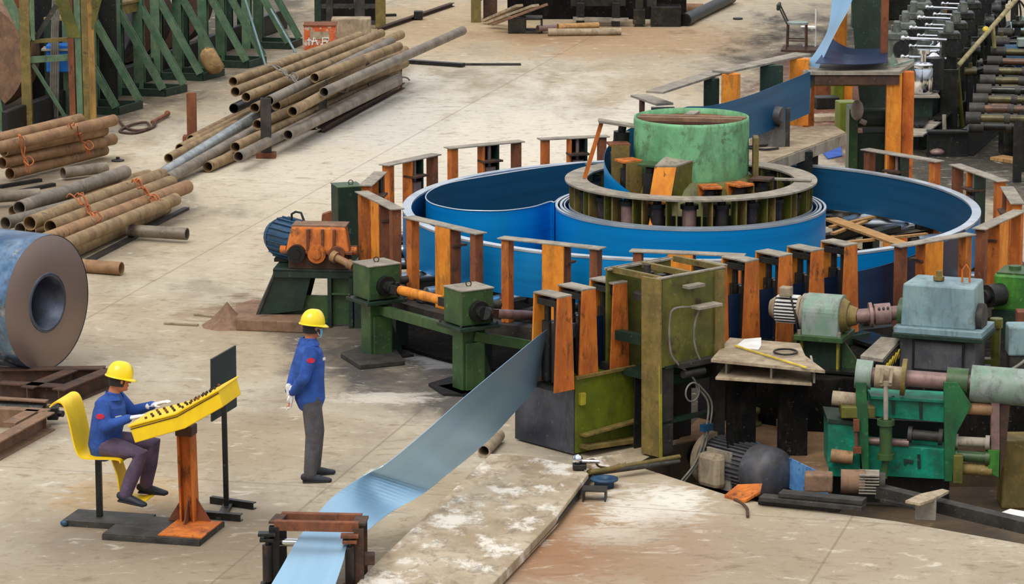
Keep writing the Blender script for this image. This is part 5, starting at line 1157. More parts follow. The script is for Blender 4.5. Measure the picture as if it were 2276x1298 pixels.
# ================================================================ LEFT: coil, skids, pipe bundles
nC = V((.866,-.5,0)); cc = GY(106,698, G(106,858).y+.3); cc.z = max(cc.z, .9)
RC = .775
t = thing('steel_coil', 'large steel coil standing on edge at the left frame edge, face to the right', 'steel coil', V((cc.x,cc.y,cc.z-RC)))
mb = MB(); mb.lathe([(RC,0),(RC,.05),(RC,1.15)], cc-nC*1.15, nC, n=64); part(mb, 'outer_wrap', 'coil_blue', t)
mb = MB(); mb.lathe([(.345,-.0),(.76,0),(RC,-.012)], cc, nC, n=64); mb.lathe([(RC,-1.15),(.345,-1.15)], cc, nC, n=64, smooth=False)
fo = part(mb, 'wound_face', 'coil_end', t); 
mb = MB(); mb.lathe([(.345,.0),(.33,.012),(.30,.005),(.30,-1.15)], cc, nC, n=48); part(mb, 'bore', 'steel_blue', t)
mb = MB(); mb.lathe([(.29,-.7),(.0,-.7)], cc, nC, n=32); part(mb, 'bore_plug', 'black_oil', t)
c2 = cc+V((-.75,1.25,-.1)); mb = MB(); mb.lathe([(0,-.5),(.62,-.5),(.66,-.48),(.66,0),(.62,.01),(.2,.01)], c2, nC, n=48); solo(mb, 'second_steel_coil', 'coil_end', 'small part of a brown steel coil just visible behind the large coil', 'steel coil')
def beam(name, a, b, w, h, mt, lab, cat='beam', z=None, kind='i'):
    zz = h/2 if z is None else z; mb = MB(); (mb.ibeam if kind == 'i' else mb.channel if kind == 'c' else mb.bar)(G(*a,zz), G(*b,zz), w, h); return solo(mb, name, mt, lab, cat)
t = thing('coil_skid', 'dark steel skid frame under the large coil', 'skid', G(120,870))
for a, b in (((0,868),(135,876)),((130,885),(245,838)),((0,838),(235,835)),((60,880),(160,840))):
    mb = MB(); mb.ibeam(G(*a,.1), G(*b,.1), .16, .2); part(mb, 'skid_beam', 'rust_dark', t)
t = thing('floor_skid', 'dusty channel frame on the floor at the lower left frame edge', 'skid', G(60,975))
for a, b in (((-20,925),(108,932)),((108,935),(-20,1005)),((20,960),(75,930))):
    mb = MB(); mb.channel(G(*a,.1), G(*b,.1), .15, .2); part(mb, 'skid_beam', 'brown_dry', t)
t = thing('transport_roller', 'dark transport roller with forked end, lying left of the operator chair', 'roller', G(70,925))
mb = MB(); mb.cyl(G(-30,905,.13), G(100,915,.13), .085); part(mb, 'roller_tube', 'steel_wet', t)
mb = MB(); mb.cyl(G(100,915,.13), G(140,920,.13), .035); mb.box(G(118,917,.13), (.12,.14,.14)); part(mb, 'roller_end', 'black_oil', t, bev=.01)
beam('skid_rail', (-10,893), (105,900), .1, .1, 'brown_dry', 'dusty rail behind the transport roller at the left frame edge', z=.2)
PLACED = []
def seg_dist(p1, q1, p2, q2):
    d1, d2, r = q1-p1, q2-p2, p1-p2; a, e, f = d1.dot(d1), d2.dot(d2), d2.dot(r); c, b = d1.dot(r), d1.dot(d2); den = a*e-b*b
    s_ = min(1, max(0, (b*f-c*e)/den)) if den > 1e-9 else 0
    t_ = (b*s_+f)/e
    if t_ < 0: t_, s_ = 0, min(1, max(0, -c/a))
    elif t_ > 1: t_, s_ = 1, min(1, max(0, (b-c)/a))
    return ((p1+d1*s_)-(p2+d2*t_)).length
def pipe(a, b, za, zb, r, mt, label, group, cat='pipe'):
    best = None
    for dz in sorted([k*.02 for k in range(-6, 24)], key=abs):
        if min(za, zb)+dz < r: continue
        p, q = G(*a, za+dz), G(*b, zb+dz)
        pen = sum(max(0, (r+r2)*.93-seg_dist(p, q, p2, q2)) for p2, q2, r2 in PLACED)
        if best is None or pen < best[0]-1e-4: best = (pen, p, q)
        if pen <= 1e-4: break
    _, p, q = best; PLACED.append((p, q, r))
    t = MB(); t.tube(p, q, r, r*.86, 20)
    return solo(t, 'steel_pipe', mt, label, cat, group)
def ties(a, b, za, zb, r, n, mt, label, name='wire_tie'):
    "a few loops of tie wire wrapped over a bundle between two points, with loose ends"
    p, q = G(*a, za), G(*b, zb); rnd = random.Random(int(a[0]*7+a[1])); mb = MB()
    for k in range(n):
        off = V((rnd.uniform(-.05,.05), rnd.uniform(-.05,.05), 0)); pts = []
        for i in range(9):
            f = i/8; pts.append(p.lerp(q,f)+off*(1+math.sin(f*5+k))+Z*(r*abs(math.sin(f*PI*3))+.02)+V((rnd.uniform(-.02,.02),0,0)))
        mb.path(bez(pts,3), .011, 5)
    c = p.lerp(q,.7); mb.path(bez([c, c+V((.08,-.04,.1)), c+V((.16,-.08,.03)), c+V((.1,-.12,-.03)), c+V((.02,-.05,.02))],4), .011, 5)
    return solo(mb, name, mt, label, 'tie wire', 'rusty tie wires on the pipe bundles')
gU = 'pipes of the upper left bundle'
UP = [((-60,322),(178,265),.66,'top back'),((-60,342),(253,267),.64,'longest of the top row'),((8,335),(232,289),.48,'third down, open end at the frame edge'),((5,362),(252,309),.30,'fourth down, level with the longest one'),((22,386),(232,333),.12,'lowest of the front side')]
for i, (a, b, z, w_) in enumerate(UP): pipe(a, b, z, z, .09, 'pipe_brown', 'brown pipe in the upper left bundle, '+w_, gU)
ties((165,282),(195,345),.72,.2,.1,3,'wire_rust','rusty tie wire around the upper left bundle near its right end')
ties((35,305),(60,385),.74,.2,.1,3,'wire_rust','rusty tie wire around the upper left bundle near the frame edge')
pipe((140,384),(236,372),.12,.12,.085,'pipe_grey','grey pipe end on the ground under the upper left bundle','grey pipes left')
pipe((-40,440),(88,431),.16,.16,.085,'pipe_grey','grey pipe ending above the lower bundle at the left frame edge','grey pipes left')
gL = 'pipes of the lower left bundle'
LO = [((43,462),(279,382),.42,.098,'pipe_grey','dull grey one along the back, ending highest'),((30,470),(330,390),.30,.09,'pipe_tan','second from the back, mostly covered'),((66,496),(360,389),.48,.1,'pipe_tan','top one with a clear round open end'),((112,505),(381,405),.42,.1,'pipe_tan','next in front of the top one'),
      ((70,545),(416,415),.33,.1,'pipe_brown','longest in front, running behind the coil'),((52,482),(345,398),.28,.09,'pipe_brown','small open end just below the grey one'),((12,496),(300,420),.2,.09,'pipe_grey','open end farthest to the left'),((45,510),(330,430),.2,.095,'pipe_grey','pale open end second from the left'),((68,515),(350,440),.17,.095,'pipe_tan','dark open end below the top one'),
      ((142,545),(390,443),.2,.09,'pipe_tan','under the longest, short yellowish one'),((150,565),(368,463),.1,.09,'pipe_tan','lowest in front, lying on the ground')]
for a, b, z, r, mt, w_ in LO: pipe(a, b, z, z, r, mt, 'pipe in the bundle behind the coil, '+w_, gL)
ties((165,440),(215,505),.62,.3,.1,4,'wire_rust','rusty tie wire around the bundle behind the coil, left one')
ties((298,408),(345,462),.6,.3,.1,4,'wire_rust','rusty tie wire around the bundle behind the coil, right one')
pipe((285,512),(416,520),.09,.09,.085,'pipe_grey','short grey pipe used as a sleeper, sticking out right of the lower bundle','sleeper pipes')
pipe((150,588),(270,597),.09,.09,.088,'pipe_brown','brown pipe used as a sleeper, sticking out right of the coil','sleeper pipes')
beam('steel_flat', (195,580), (300,525), .1, .04, 'dark_steel', 'flat bar on the floor between the two sleeper pipes', 'metal bar', kind='b')
beam('steel_flat', (300,520), (415,463), .08, .04, 'dark_steel', 'flat bar on the floor right of the bundle behind the coil', 'metal bar', kind='b')
for i,(a, b) in enumerate((((20,430),(120,410)),((60,450),(160,425)),((0,415),(90,400)))):
    beam('scrap_bar', a, b, .08, .05, 'black_oil', ('dark scrap bar in the shadow between the two left bundles, middle','dark scrap bar in the shadow between the two left bundles, nearest','dark scrap bar in the shadow between the two left bundles, farthest')[i], 'metal bar', kind='b')
# long pipes across and the middle rack
gM = 'pipes in the middle rack'
pipe((352,392),(760,140),.14,.5,.09,'pipe_bright','long polished pipe sticking out of the rack towards the left bundle','long pipes at the rack')
pipe((372,398),(790,165),.12,.42,.085,'pipe_grey','long dull pipe lying alongside the polished pipe','long pipes at the rack')
for a, b, w_ in (((375,352),(700,190),'farthest left open end on the ground'),((400,330),(720,170),'reddish open end on the ground, second from the left'),((425,310),(740,150),'open end on the ground touching the brown post')):
    pipe(a, b, .1, .2, .078, 'pipe_tan', 'pipe in the middle rack, '+w_, gM)
MI = [((462,371),(880,190),.09,'pipe_tan','lowest open end in front of the grey post'),((530,348),(885,172),.11,'pipe_grey','front pipe passing behind the foot of the grey post'),((523,327),(882,160),.2,'pipe_tan','brownish open end just above the front pipe'),((572,277),(900,140),.30,'pipe_tan','open end left of the middle of the grey post'),((560,290),(880,128),.26,'pipe_grey','dark one behind the middle of the grey post'),
      ((566,240),(840,110),.48,'pipe_tan','open end just left of the top of the grey post'),((614,235),(890,118),.5,'pipe_tan','open end just right of the top of the grey post'),((650,248),(900,112),.40,'pipe_tan','blunt end half way along the front of the pile'),((520,241),(800,110),.42,'black_oil','black split channel shaped one'),
      ((518,181),(800,80),.62,'pipe_tan','top one farthest to the left'),((523,204),(847,74),.64,'pipe_tan','second from the left on top'),((547,216),(891,77),.68,'pipe_tan','third from the left on top, longest'),((598,224),(870,92),.74,'pipe_grey','grey one on top starting at the grey post'),((699,173),(886,103),.72,'pipe_tan','short open ended one on top'),
      ((720,205),(1028,68),.62,'pipe_grey','grey one jutting far out to the right'),((640,300),(885,180),.12,'pipe_grey','front lower one right of the grey post')]
for a, b, z, mt, w_ in MI: pipe(a, b, z, z, .082, mt, 'pipe in the middle rack, '+w_, gM)
ties((600,150),(660,185),.84,.75,.05,3,'wire_grey','loose grey tie wire on top of the middle pipe pile')
def post(name, b, tp, w, d, mt, lab, foot=None, cat='post'):
    p = G(*b); z = top_z(tp[0], tp[1], p); t = thing(name, lab, cat, p)
    mb = MB(); mb.channel(p, p+Z*z, w, d, .016, up=Y); part(mb, 'upright', mt, t, bev=.003)
    mb = MB(); mb.box(p+Z*.04, (w*1.9,d*2,.08)); part(mb, 'foot', 'rust_brown', t, bev=.006)
post('rack_post', (592,350), (592,218), .16, .12, 'dark_steel', 'grey channel post in front of the middle pipe pile')
post('rack_post', (427,312), (427,207), .15, .12, 'rust_brown', 'brown channel post standing left of the middle pipe pile')
for b, tp, lab in (((717,286),(727,178),'grey plate post of the rack, second from the near end'),((810,228),(822,133),'slender grey post of the rack, third from the near end'),((884,190),(886,132),'grey post at the far end of the rack')):
    p = G(*b); z = top_z(tp[0],tp[1],p); mb = MB(); mb.prism([p+V((-.09,0,0)), p+V((.05,0,0)), p+V((.1,0,z)), p+V((.05,0,z)), p+V((-.06,0,z*.45))], (0,.03,0)); mb.box(p+V((0,.08,z*.2)), (.14,.14,z*.4)); solo(mb, 'rack_post', 'dark_steel', lab, 'post')
beam('rack_sill', (715,288), (893,190), .12, .1, 'rust_dark', 'base beam along the foot of the middle rack', z=.05)
mb = MB(); p = G(688,288); mb.ball(p+Z*.05, .09, (1.4,1,.6), 8); solo(mb, 'oily_rag', 'black_oil', 'dark oily rag at the foot of the middle rack', 'rag')
mb = MB(); mb.path(bez([G(720,200,.55), G(770,205,.4), G(760,190,.5), G(700,208,.5)],6), .012); solo(mb, 'loose_wire', 'wire_grey', 'loose grey wire hanging over the front of the middle rack', 'wire')
mb = MB(); mb.path(bez([G(860,172,.2), G(900,172,.15), G(910,178,.05)],6), .015); solo(mb, 'loose_wire', 'wire_grey', 'short bent wire sticking out of the far end of the middle rack', 'wire')
# rope and small scrap on the floor
mb = MB(); mb.path(bez([G(262,262,.05),G(275,280,.03),G(300,290,.03),G(330,285,.04),G(325,272,.04),G(290,278,.03),G(266,292,.02),G(300,296,.02),G(340,282,.03),G(345,270,.05)],5), .022); solo(mb, 'lifting_sling', 'rust_dark', 'dark brown wire rope sling looped on the floor behind the left bundle', 'sling')
mb = MB(); mb.cyl(G(338,272,.05), G(372,254,.05), .03); mb.ball(G(372,252,.06), .05); solo(mb, 'sling_hook', 'rust_brown', 'brown hook bar at the end of the wire rope sling', 'hook')
mb = MB(); mb.cyl(G(262,358), G(262,358)+Z*.02, .1); mb.cyl(G(262,356), G(262,356)+Z*.05, .03); solo(mb, 'lid_disc', 'dark_steel', 'small dark disc lying on the floor right of the upper left bundle', 'disc')
beam('steel_flat', (912,137), (1030,145), .14, .07, 'black_oil', 'dark flat beam lying on the floor right of the middle rack', 'metal bar', kind='b')
beam('steel_flat', (1030,143), (1158,143), .06, .04, 'dark_steel', 'thin dark bar in line with the dark flat beam', 'metal bar', kind='b')
beam('floor_rail', (840,66), (1005,10), .1, .08, 'rust_dark', 'old rail on the floor leading back from the grey rack', 'rail')
beam('steel_flat', (851,34), (880,33), .1, .05, 'black_oil', 'short dark bar on the floor beside the old rail', 'metal bar', kind='b')
mb = MB(); mb.box(G(930,33,.1), (.18,.18,.16)); solo(mb, 'rail_clamp', 'black_oil', 'small dark clamp sitting on the old rail', 'clamp', bev=.01)
# ================================================================ LEFT BACK: support frames, coils, columns
uR = (G(668,85)-G(315,240)).normalized(); nR = V((-uR.y, uR.x, 0))
gF = 'green A-shaped support frames'
frs = [((263,256),(315,241),'nearest'),((367,215),(414,204),'second nearest'),((450,180),(497,168),'middle, with the sack'),((552,152),(590,141),'fourth back'),((645,110),(670,100),'farthest')]
for i, (a, b, w_) in enumerate(frs):
    p, q = G(*a), G(*b); t = thing('support_frame', 'green braced support frame in the left background, %s of the five' % w_, 'support frame', p, 0, gF)
    bl = .85; H_ = 1.55; hb = .13
    mb = MB(); mb.bar(p+Z*hb/2, q+Z*hb/2, .05, hb); mb.bar(p+nR*bl+Z*hb/2, q+nR*bl+Z*hb/2, .05, hb); part(mb, 'cross_beam', 'green_dark', t)
    for e in (p, q):
        mb = MB(); mb.bar(e+Z*hb/2, e+nR*bl+Z*hb/2, .05, hb); part(mb, 'base_beam', 'green_dark', t, bev=.004)
        mb = MB(); mb.channel(e+nR*bl, e+nR*bl+Z*(H_+.5), .17, .13, .014, up=uR); part(mb, 'upright', 'green_frame', t)
        mb = MB(); mb.channel(e+nR*.04+Z*hb, e+nR*(bl-.04)+Z*(H_-.08), .11, .1, .012, up=uR); part(mb, 'diagonal_brace', 'green_frame', t)
        mb = MB(); mb.channel(e+nR*(bl+.35), e+nR*(bl+.35)+Z*H_, .13, .1, .014, up=uR); part(mb, 'rear_upright', 'green_dark', t)
    mb = MB(); mb.bar(p+nR*bl+Z*(H_-.06), q+nR*bl+Z*(H_-.06), .03, .2); part(mb, 'tie_plate', 'olive_edge' if i < 3 else 'green_frame', t)
    mb = MB(); mb.bar(p+nR*(bl+.2)+Z*(H_+.03), q+nR*(bl+.2)+Z*(H_+.03), .5, .04); part(mb, 'top_saddle', 'sack' if i == 0 else 'olive_edge', t)
mb = MB(); p = G(470,163,.12); mb.ball(p+Z*.22, .2, (.95,.8,1.25), 16, Mx.Rotation(-.25,3,'Y'))
rr = random.Random(9); mb.v = [p+(v-p)*rr.uniform(.93,1.05)+V((.04*math.sin(9*v.z),0,.02*math.sin(14*v.x))) for v in mb.v]; mb.pr = []
solo(mb, 'burlap_sack', 'sack', 'tan burlap sack slumped on the middle support frame', 'sack')
for k,(a, tp, lab) in enumerate((((590,145),(545,0),'pale thin stick leaning on the fourth support frame'),((657,117),(601,19),'pale thin stick leaning on the farthest support frame'))):
    p = G(*a); mb = MB(); mb.cyl(p, GY(tp[0],tp[1],p.y+.35), .022); solo(mb, 'leaning_stick', 'blue_grey', lab, 'stick')
for i, f in enumerate((-.02,.27,.5,.72,.95)):
    c_ = G(262,256).lerp(G(645,110), f)+nR*2.36; r = (.95,.9,1.05,.85,.9)[i]; c_.z = r+.02
    t = thing('stored_coil', 'big dark coil standing behind the green support frames, %s' % ('nearest one','second from the front','bluish middle one','fourth one','farthest one')[i], 'steel coil', V((c_.x,c_.y,0)), 0, 'coils behind the support frames')
    mt = ('brown_dry','rust_brown','motor_grey','rust_dark','rust_dark')[i]
    mb = MB(); mb.lathe([(r,-.35),(r,.35)], c_, uR, n=48); part(mb, 'outer_wrap', mt, t)
    mb = MB(); mb.lathe([(.4,-.35),(r,-.35)], c_, uR, n=48); mb.lathe([(r,.35),(.4,.35)], c_, uR, n=48); part(mb, 'wound_face', mt, t)
    mb = MB(); mb.lathe([(.4,-.35),(.38,-.33),(.38,.35)], c_, uR, n=32); part(mb, 'bore', 'black_oil', t)
for i in range(6):
    f = (-.1,.15,.4,.62,.85,1.1)[i]; p = G(262,256).lerp(G(645,110),f)+nR*3.75; mb = MB(); mb.box(p+Z*1.6, (2.6,.12,3.2), math.atan2(uR.y,uR.x)); solo(mb, 'dark_backdrop', 'black_oil', 'added dark backdrop panel behind the stored coils, %s from the front' % ('first','second','third','fourth','fifth','sixth')[i], 'panel', 'dark backdrop panels behind the stored coils')  # flat near-black panels added to stand in for the dark background
q0, q1 = G(262,256)-uR*2.5, G(645,110)+uR*3
mb = MB(); mb.bar(q0+nR*1.025+Z*.2, q1+nR*1.025+Z*.2, .12, .4); solo(mb, 'frame_infill', 'black_oil', 'long dark cradle added behind the green frames to hide the floor', 'infill', bev=.02)  # near-black bar added to cover the bright floor seen between the frames
for i in range(6):
    f = (.02,.2,.36,.55,.75,.93)[i]; p = G(262,256).lerp(G(645,110),f)+nR*3.52
    mb = MB(); mb.ibeam(p, p+Z*2.6, .2, .2, .02, up=uR); solo(mb, 'rear_stanchion', ('rust_brown','green_dark','rust_brown','green_frame','rust_dark','rust_brown')[i], 'upright column behind the stored coils, %s from the front' % ('first','second','third','fourth','fifth','sixth')[i], 'column', 'uprights behind the stored coils')
# green tower at the left frame edge
p1, p2 = G(62,285), G(185,278)
t = thing('steel_tower', 'tall green and rust steel tower with cross braces at the upper left corner', 'steel tower', p1)
mb = MB(); mb.ibeam(p1, p1+Z*3.3, .16, .14, .02, up=Y); part(mb, 'left_column', 'olive_edge', t, bev=.003)
for dx, mt in ((-.16,'rust_brown'),(-.04,'green_frame'),(.07,'olive_edge'),(.17,'column_tan')):
    mb = MB(); mb.bar(p2+V((dx,.05*dx,0)), p2+V((dx-.02,0,3.3)), .1, .1, up=Y); part(mb, 'right_column', mt, t, bev=.004)
mb = MB(); mb.prism([p1+V((-.03,-.06,1.45)), p1+V((.12,-.06,1.45)), p1+V((-.25,-.06,2.3)), p1+V((-.45,-.06,2.3))], (0,.04,0)); mb.prism([p1+V((.1,-.06,1.45)), p1+V((.16,-.06,1.45)), p1+V((.16,-.06,2.3)), p1+V((.06,-.06,2.3))], (0,.04,0)); part(mb, 'left_fan_brace', 'green_frame', t)
mb = MB(); mb.prism([p2+V((-.2,-.06,1.45)), p2+V((.0,-.06,1.45)), p2+V((-.25,-.06,2.3)), p2+V((-.48,-.06,2.3))], (0,.04,0)); mb.prism([p2+V((.18,-.06,1.6)), p2+V((.22,-.06,1.6)), p2+V((.42,-.06,2.3)), p2+V((.2,-.06,2.3))], (0,.04,0)); part(mb, 'right_fan_brace', 'olive', t)
for z in (1.42,1.12):
    mb = MB(); mb.bar(p1+Z*z, p2+V((-.2,0,z)), .06, .06 if z > 1.2 else .1); part(mb, 'crosspiece', 'olive_edge' if z > 1.2 else 'green_frame', t)
mb = MB(); mb.bar(p1+V((.1,.03,1.05)), p2+V((-.25,.03,.05)), .05, .09, up=Y); part(mb, 'lower_diagonal', 'green_frame', t)
mb = MB(); mb.bar(p1+V((.15,.1,1.45)), p1+V((.5,.1,2.0)), .08, .06, up=Y); part(mb, 'upper_diagonal', 'dark_steel', t)
p = G(130,262); mb = MB(); mb.box(GY(133,128,p.y+.2), (.42,.3,.46)); solo(mb, 'blue_bin', 'blue_paint', 'bright blue bin hanging inside the steel tower', 'bin', bev=.02)
mb = MB(); mb.box(GY(128,108,p.y+.2), (.5,.36,.03)); solo(mb, 'tower_shelf', 'plate_grey', 'pale shelf above the blue bin in the steel tower', 'shelf')
mb = MB()
for k in range(4): mb.path(bez([GY(118+k*5,0,p.y-.1), GY(116+k*4,70,p.y-.12), GY(114+k*5,160,p.y-.1), GY(112+k*5,262,p.y-.05)],6), .022, 6)
solo(mb, 'cable_drop', 'wire_grey', 'bunch of grey cables hanging down inside the steel tower', 'cables')
for k,(a, b, z2, mt, lab) in enumerate((((8,290),(-60,330),1.4,'green_frame','green leaning strut at the far left edge'),((40,282),(-30,262),.9,'dark_steel','dark strut at the far left edge, behind the green one'))):
    pa, pb = G(*a), G(*b); mb = MB(); mb.bar(pa, V((pb.x,pa.y,z2)), .1, .06, up=Y); solo(mb, 'leaning_strut', mt, lab, 'strut')
mb = MB(); c_ = G(-10,262)+V((-.75,1.0,0)); mb.lathe([(.9,-.3),(1.0,-.3),(1.0,.3),(.9,.3)], c_+Z*1.02, V((.8,.6,0)), n=48); mb.lathe([(1.0,.3),(.4,.3),(.4,-.3),(1.0,-.3)], c_+Z*1.02, V((.8,.6,0)), n=48); solo(mb, 'rust_wheel', 'rust_brown', 'big rusty wheel behind the steel tower at the left frame edge', 'wheel')
mb = MB(); p = G(120,262)+V((.1,1.6,0)); mb.box(p+Z*1.2, (1.6,.1,2.4)); solo(mb, 'tower_backing', 'black_oil', 'dark sheet behind the steel tower', 'panel')
# ================================================================ MIDDLE BACK
p = G(711,112); t = thing('rusty_oil_box', 'orange rusty box with white painted scrawl, behind the pipe pile', 'box', p)
z = top_z(711,58,p); w_ = (G(746,112)-G(676,112)).x
mb = MB(); mb.box(p+V((0,.25,z/2)), (w_,.5,z)); part(mb, 'box_body', 'orange_box', t, bev=.01)
mb = MB(); mb.box(p+V((0,.25,z+.01)), (w_+.03,.53,.025)); part(mb, 'box_lid', 'rust_brown', t)
mb = MB(); mb.box(p+V((0,-.004,z*.62)), (w_*.62,.006,z*.3)); part(mb, 'bare_patch', 'dust_beige', t)
mb = MB()
zz = z*.36
def stroke(*pts):
    q = [p+V((x*w_,-.012,zz+y*z)) for x, y in pts]; mb.path(q, .014, 5)
stroke((-.34,-.16),(-.34,.16)); stroke((-.4,.06),(-.28,.06)); stroke((-.24,-.14),(-.18,.16),(-.1,-.02),(-.06,-.14)); stroke((-.26,.0),(-.08,.04))
stroke((.08,-.16),(.1,.16),(.28,.15),(.28,.03),(.1,.01)); stroke((.2,.0),(.34,-.14)); stroke((.02,-.1),(.16,-.14))
part(mb, 'white_scrawl', 'white', t)
mb = MB(); p = G(780,100); mb.box(p+V((0,.2,.25)), (.75,.4,.5)); solo(mb, 'concrete_kerb', 'dust_beige', 'grey concrete block right of the orange rusty box', 'block', bev=.02)
p = G(775,62); t = thing('switch_rack', 'dark open steel rack of cables, behind the concrete block', 'rack', p)
for px in (707,733,800,846):
    q = G(px,64); mb = MB(); mb.ibeam(q, q+Z*1.6, .13 if px < 800 else .2, .12, .015, up=Y); part(mb, 'upright', ('green_dark','dark_steel','dark_steel','olive_edge')[(707,733,800,846).index(px)], t)
for zz_ in (.12,.45,1.2): mb = MB(); mb.bar(G(700,64)+Z*zz_, G(850,64)+Z*zz_, .1, .08); part(mb, 'crossbar', 'dark_steel', t)
mb = MB(); mb.box(G(775,60)+V((0,.5,.8)), (1.3,.06,1.6)); part(mb, 'back_sheet', 'black_oil', t)
rr = random.Random(5)
for k in range(5):
    b0 = G(770+k*8,58); mb = MB(); mb.path(bez([b0+V((0,-.05,1.5)), b0+V((rr.uniform(-.2,.2),-.1,1.0)), b0+V((rr.uniform(-.3,.3),-.12,.7)), b0+V((rr.uniform(-.2,.3),-.1,.35))],5), .025, 6); part(mb, 'cable', 'wire_grey', t)
# far scrap group at the top of the picture
p = G(1070,50); t = thing('timber_trestle', 'rust brown trestle leg at the left end of the far scrap group', 'trestle', p)
mb = MB(); q = G(1058,50); mb.box(q+V((0,.1,.5)), (.2,.2,1.0)); part(mb, 'upright', 'olive_edge', t, bev=.008)
mb = MB(); q = G(1084,44); mb.box(q+V((.05,.2,.22)), (.28,.3,.44)); mb.bar(q+V((-.2,0,.4)), q+V((.3,.3,.75)), .1, .08); part(mb, 'bracket', 'rust_dark', t)
for k, (a, b, w_) in enumerate((((1078,46),(1155,12),.16),((1088,50),(1190,12),.2),((1095,54),(1215,10),.1))):
    mb = MB(); mb.bar(G(*a,.06+.05*k), G(*b,.5+.06*k), w_, .05); solo(mb, 'plank', 'dust_beige' if k < 2 else 'brown_dry', ('pale plank leaning on the far scrap group, left one','widest pale plank leaning on the far scrap group','brown plank leaning on the far scrap group, right one')[k], 'plank')
p = G(1163,75); t = thing('black_block', 'black open ended steel block in front of the planks', 'steel block', p); 
mb = MB(); w_ = .62; mb.box(p+V((-.12,.2,.16)), (.36,.4,.32)); part(mb, 'block', 'steel_wet', t, bev=.02)
mb = MB(); mb.box(p+V((.2,.2,.03)), (.34,.4,.06)); mb.box(p+V((.2,.2,.29)), (.34,.4,.05)); mb.box(p+V((.36,.2,.16)), (.04,.4,.3)); part(mb, 'open_end', 'dark_steel', t, bev=.006)
for k,(a, b, z, r, mt, lab) in enumerate((((1218,72),(1380,70),.07,.07,'dust_beige','pale scrap roller lying in front of the far scrap group'),((1195,64),(1250,60),.1,.06,'rod_pink','short rusty shaft between the black block and the pale roller'),((1240,60),(1330,56),.16,.06,'wood','yellowish bar behind the pale scrap roller'),((1170,24),(1300,22),.09,.09,'pipe_tan','tan tube at the top edge above the planks'),((1460,18),(1562,20),.11,.11,'pipe_brown','reddish brown tube at the top edge, right part'),((1522,45),(1625,-5),.12,.12,'black_oil','black thick bar running back at the top right of the far scrap group'))):
    mb = MB(); mb.cyl(G(*a,z), G(*b,z), r); mb.cyl(G(*a,z), G(*a,z).lerp(G(*b,z),.12), r*1.15); solo(mb, 'scrap_shaft', mt, lab, 'shaft')
p = G(1330,62); t = thing('scrap_carriage', 'dark grey machine carriage in the far scrap group', 'machine', p)
mb = MB(); mb.box(p+V((0,.5,.5)), (1.1,.5,.2)); part(mb, 'carriage_beam', 'steel_wet', t, bev=.01)
for s in (-.35,.35): mb = MB(); mb.box(p+V((s,.4,.24)), (.16,.5,.48)); part(mb, 'foot', 'black_oil', t, bev=.01)
mb = MB(); mb.bar(p+V((-.5,.2,.16)), p+V((.6,.2,.14)), .12, .06); part(mb, 'slide_bar', 'plate_grey', t)
for s in (-.3,-.05,.2,.4): mb = MB(); mb.cyl(p+V((s,.5,.6)), p+V((s,.5,.85)), .06); mb.box(p+V((s,.5,.82)), (.14,.14,.06)); part(mb, 'spindle', 'chrome' if s == .2 else 'dark_steel', t)
mb = MB(); mb.box(p+V((.0,1.4,.6)), (3.6,.1,1.3)); part(mb, 'dark_backing', 'dark_fill', t)  # wide black sheet added as the dark background of the scrap group
p = G(1425,60); mb = MB(); mb.box(p+V((-.04,.1,.5)), (.16,.16,1.0)); mb.box(p+V((-.04,.1,.2)), (.24,.24,.3)); solo(mb, 'grey_stanchion', 'steel_wet', 'grey upright column at the right of the far scrap group', 'column', bev=.01)
p = G(1480,60); t = thing('dark_case', 'dark slate box at the right of the far scrap group', 'box', p)
mb = MB(); mb.box(p+V((0,.25,.2)), (.6,.5,.4)); part(mb, 'case', 'steel_wet', t, bev=.01)
mb = MB(); mb.box(p+V((-.28,.3,.46)), (.2,.3,.16)); part(mb, 'top_block', 'dark_steel', t, bev=.01)
mb = MB(); mb.cyl(G(1640,43), G(1640,43)+Z*.03, .1); solo(mb, 'floor_puck', 'black_oil', 'small dark lump on the open floor at the top, left of the chair', 'scrap')
# ================================================================ CHAIR on its pallet
p = G(1772,112); t = thing('work_chair', 'dark metal chair with a round pale seat near the lifted strip', 'chair', p, -.15); Lc = loc_fn(p, -.15)
mb = MB(); mb.box(Lc(.06,.1,.02), (.7,.7,.04), -.15); solo(mb, 'floor_board', 'rust_dark', 'dark board on the floor under the metal chair', 'board')
for x_, y_, zt in ((-.19,-.16,.5),(.17,-.16,.5),(-.19,.16,.5),(.17,.16,.5)):
    mb = MB(); mb.bar(Lc(x_,y_,.04), Lc(x_*.95,y_*.95,.5), .03, .03, up=Y); part(mb, 'leg', 'rust_dark', t)
mb = MB(); mb.cyl(Lc(0,0,.5), Lc(0,0,.54), .2); part(mb, 'seat', 'grey_mint', t, bev=.008)
for y_ in (-.16,.16): mb = MB(); mb.bar(Lc(-.18,y_,.5), Lc(-.36,y_,.86), .03, .03, up=Y); part(mb, 'back_post', 'dark_steel', t)
mb = MB(); mb.box(Lc(-.36,0,.83), (.06,.4,.12), -.15); part(mb, 'backrest', 'green_dark', t, bev=.02)
for y_ in (-.16,.16): mb = MB(); mb.bar(Lc(-.19,y_,.2), Lc(.17,y_,.2), .02, .02); part(mb, 'stretcher', 'rust_dark', t)
p = G(1812,108); t = thing('white_stool', 'small white wire stool between the chair and the lifted strip', 'stool', p)
for x_ in (-.22,.0): mb = MB(); mb.cyl(p+V((x_,0,0)), p+V((x_,0,.42 if x_ < -.1 else .75)), .014); part(mb, 'leg', 'white', t)
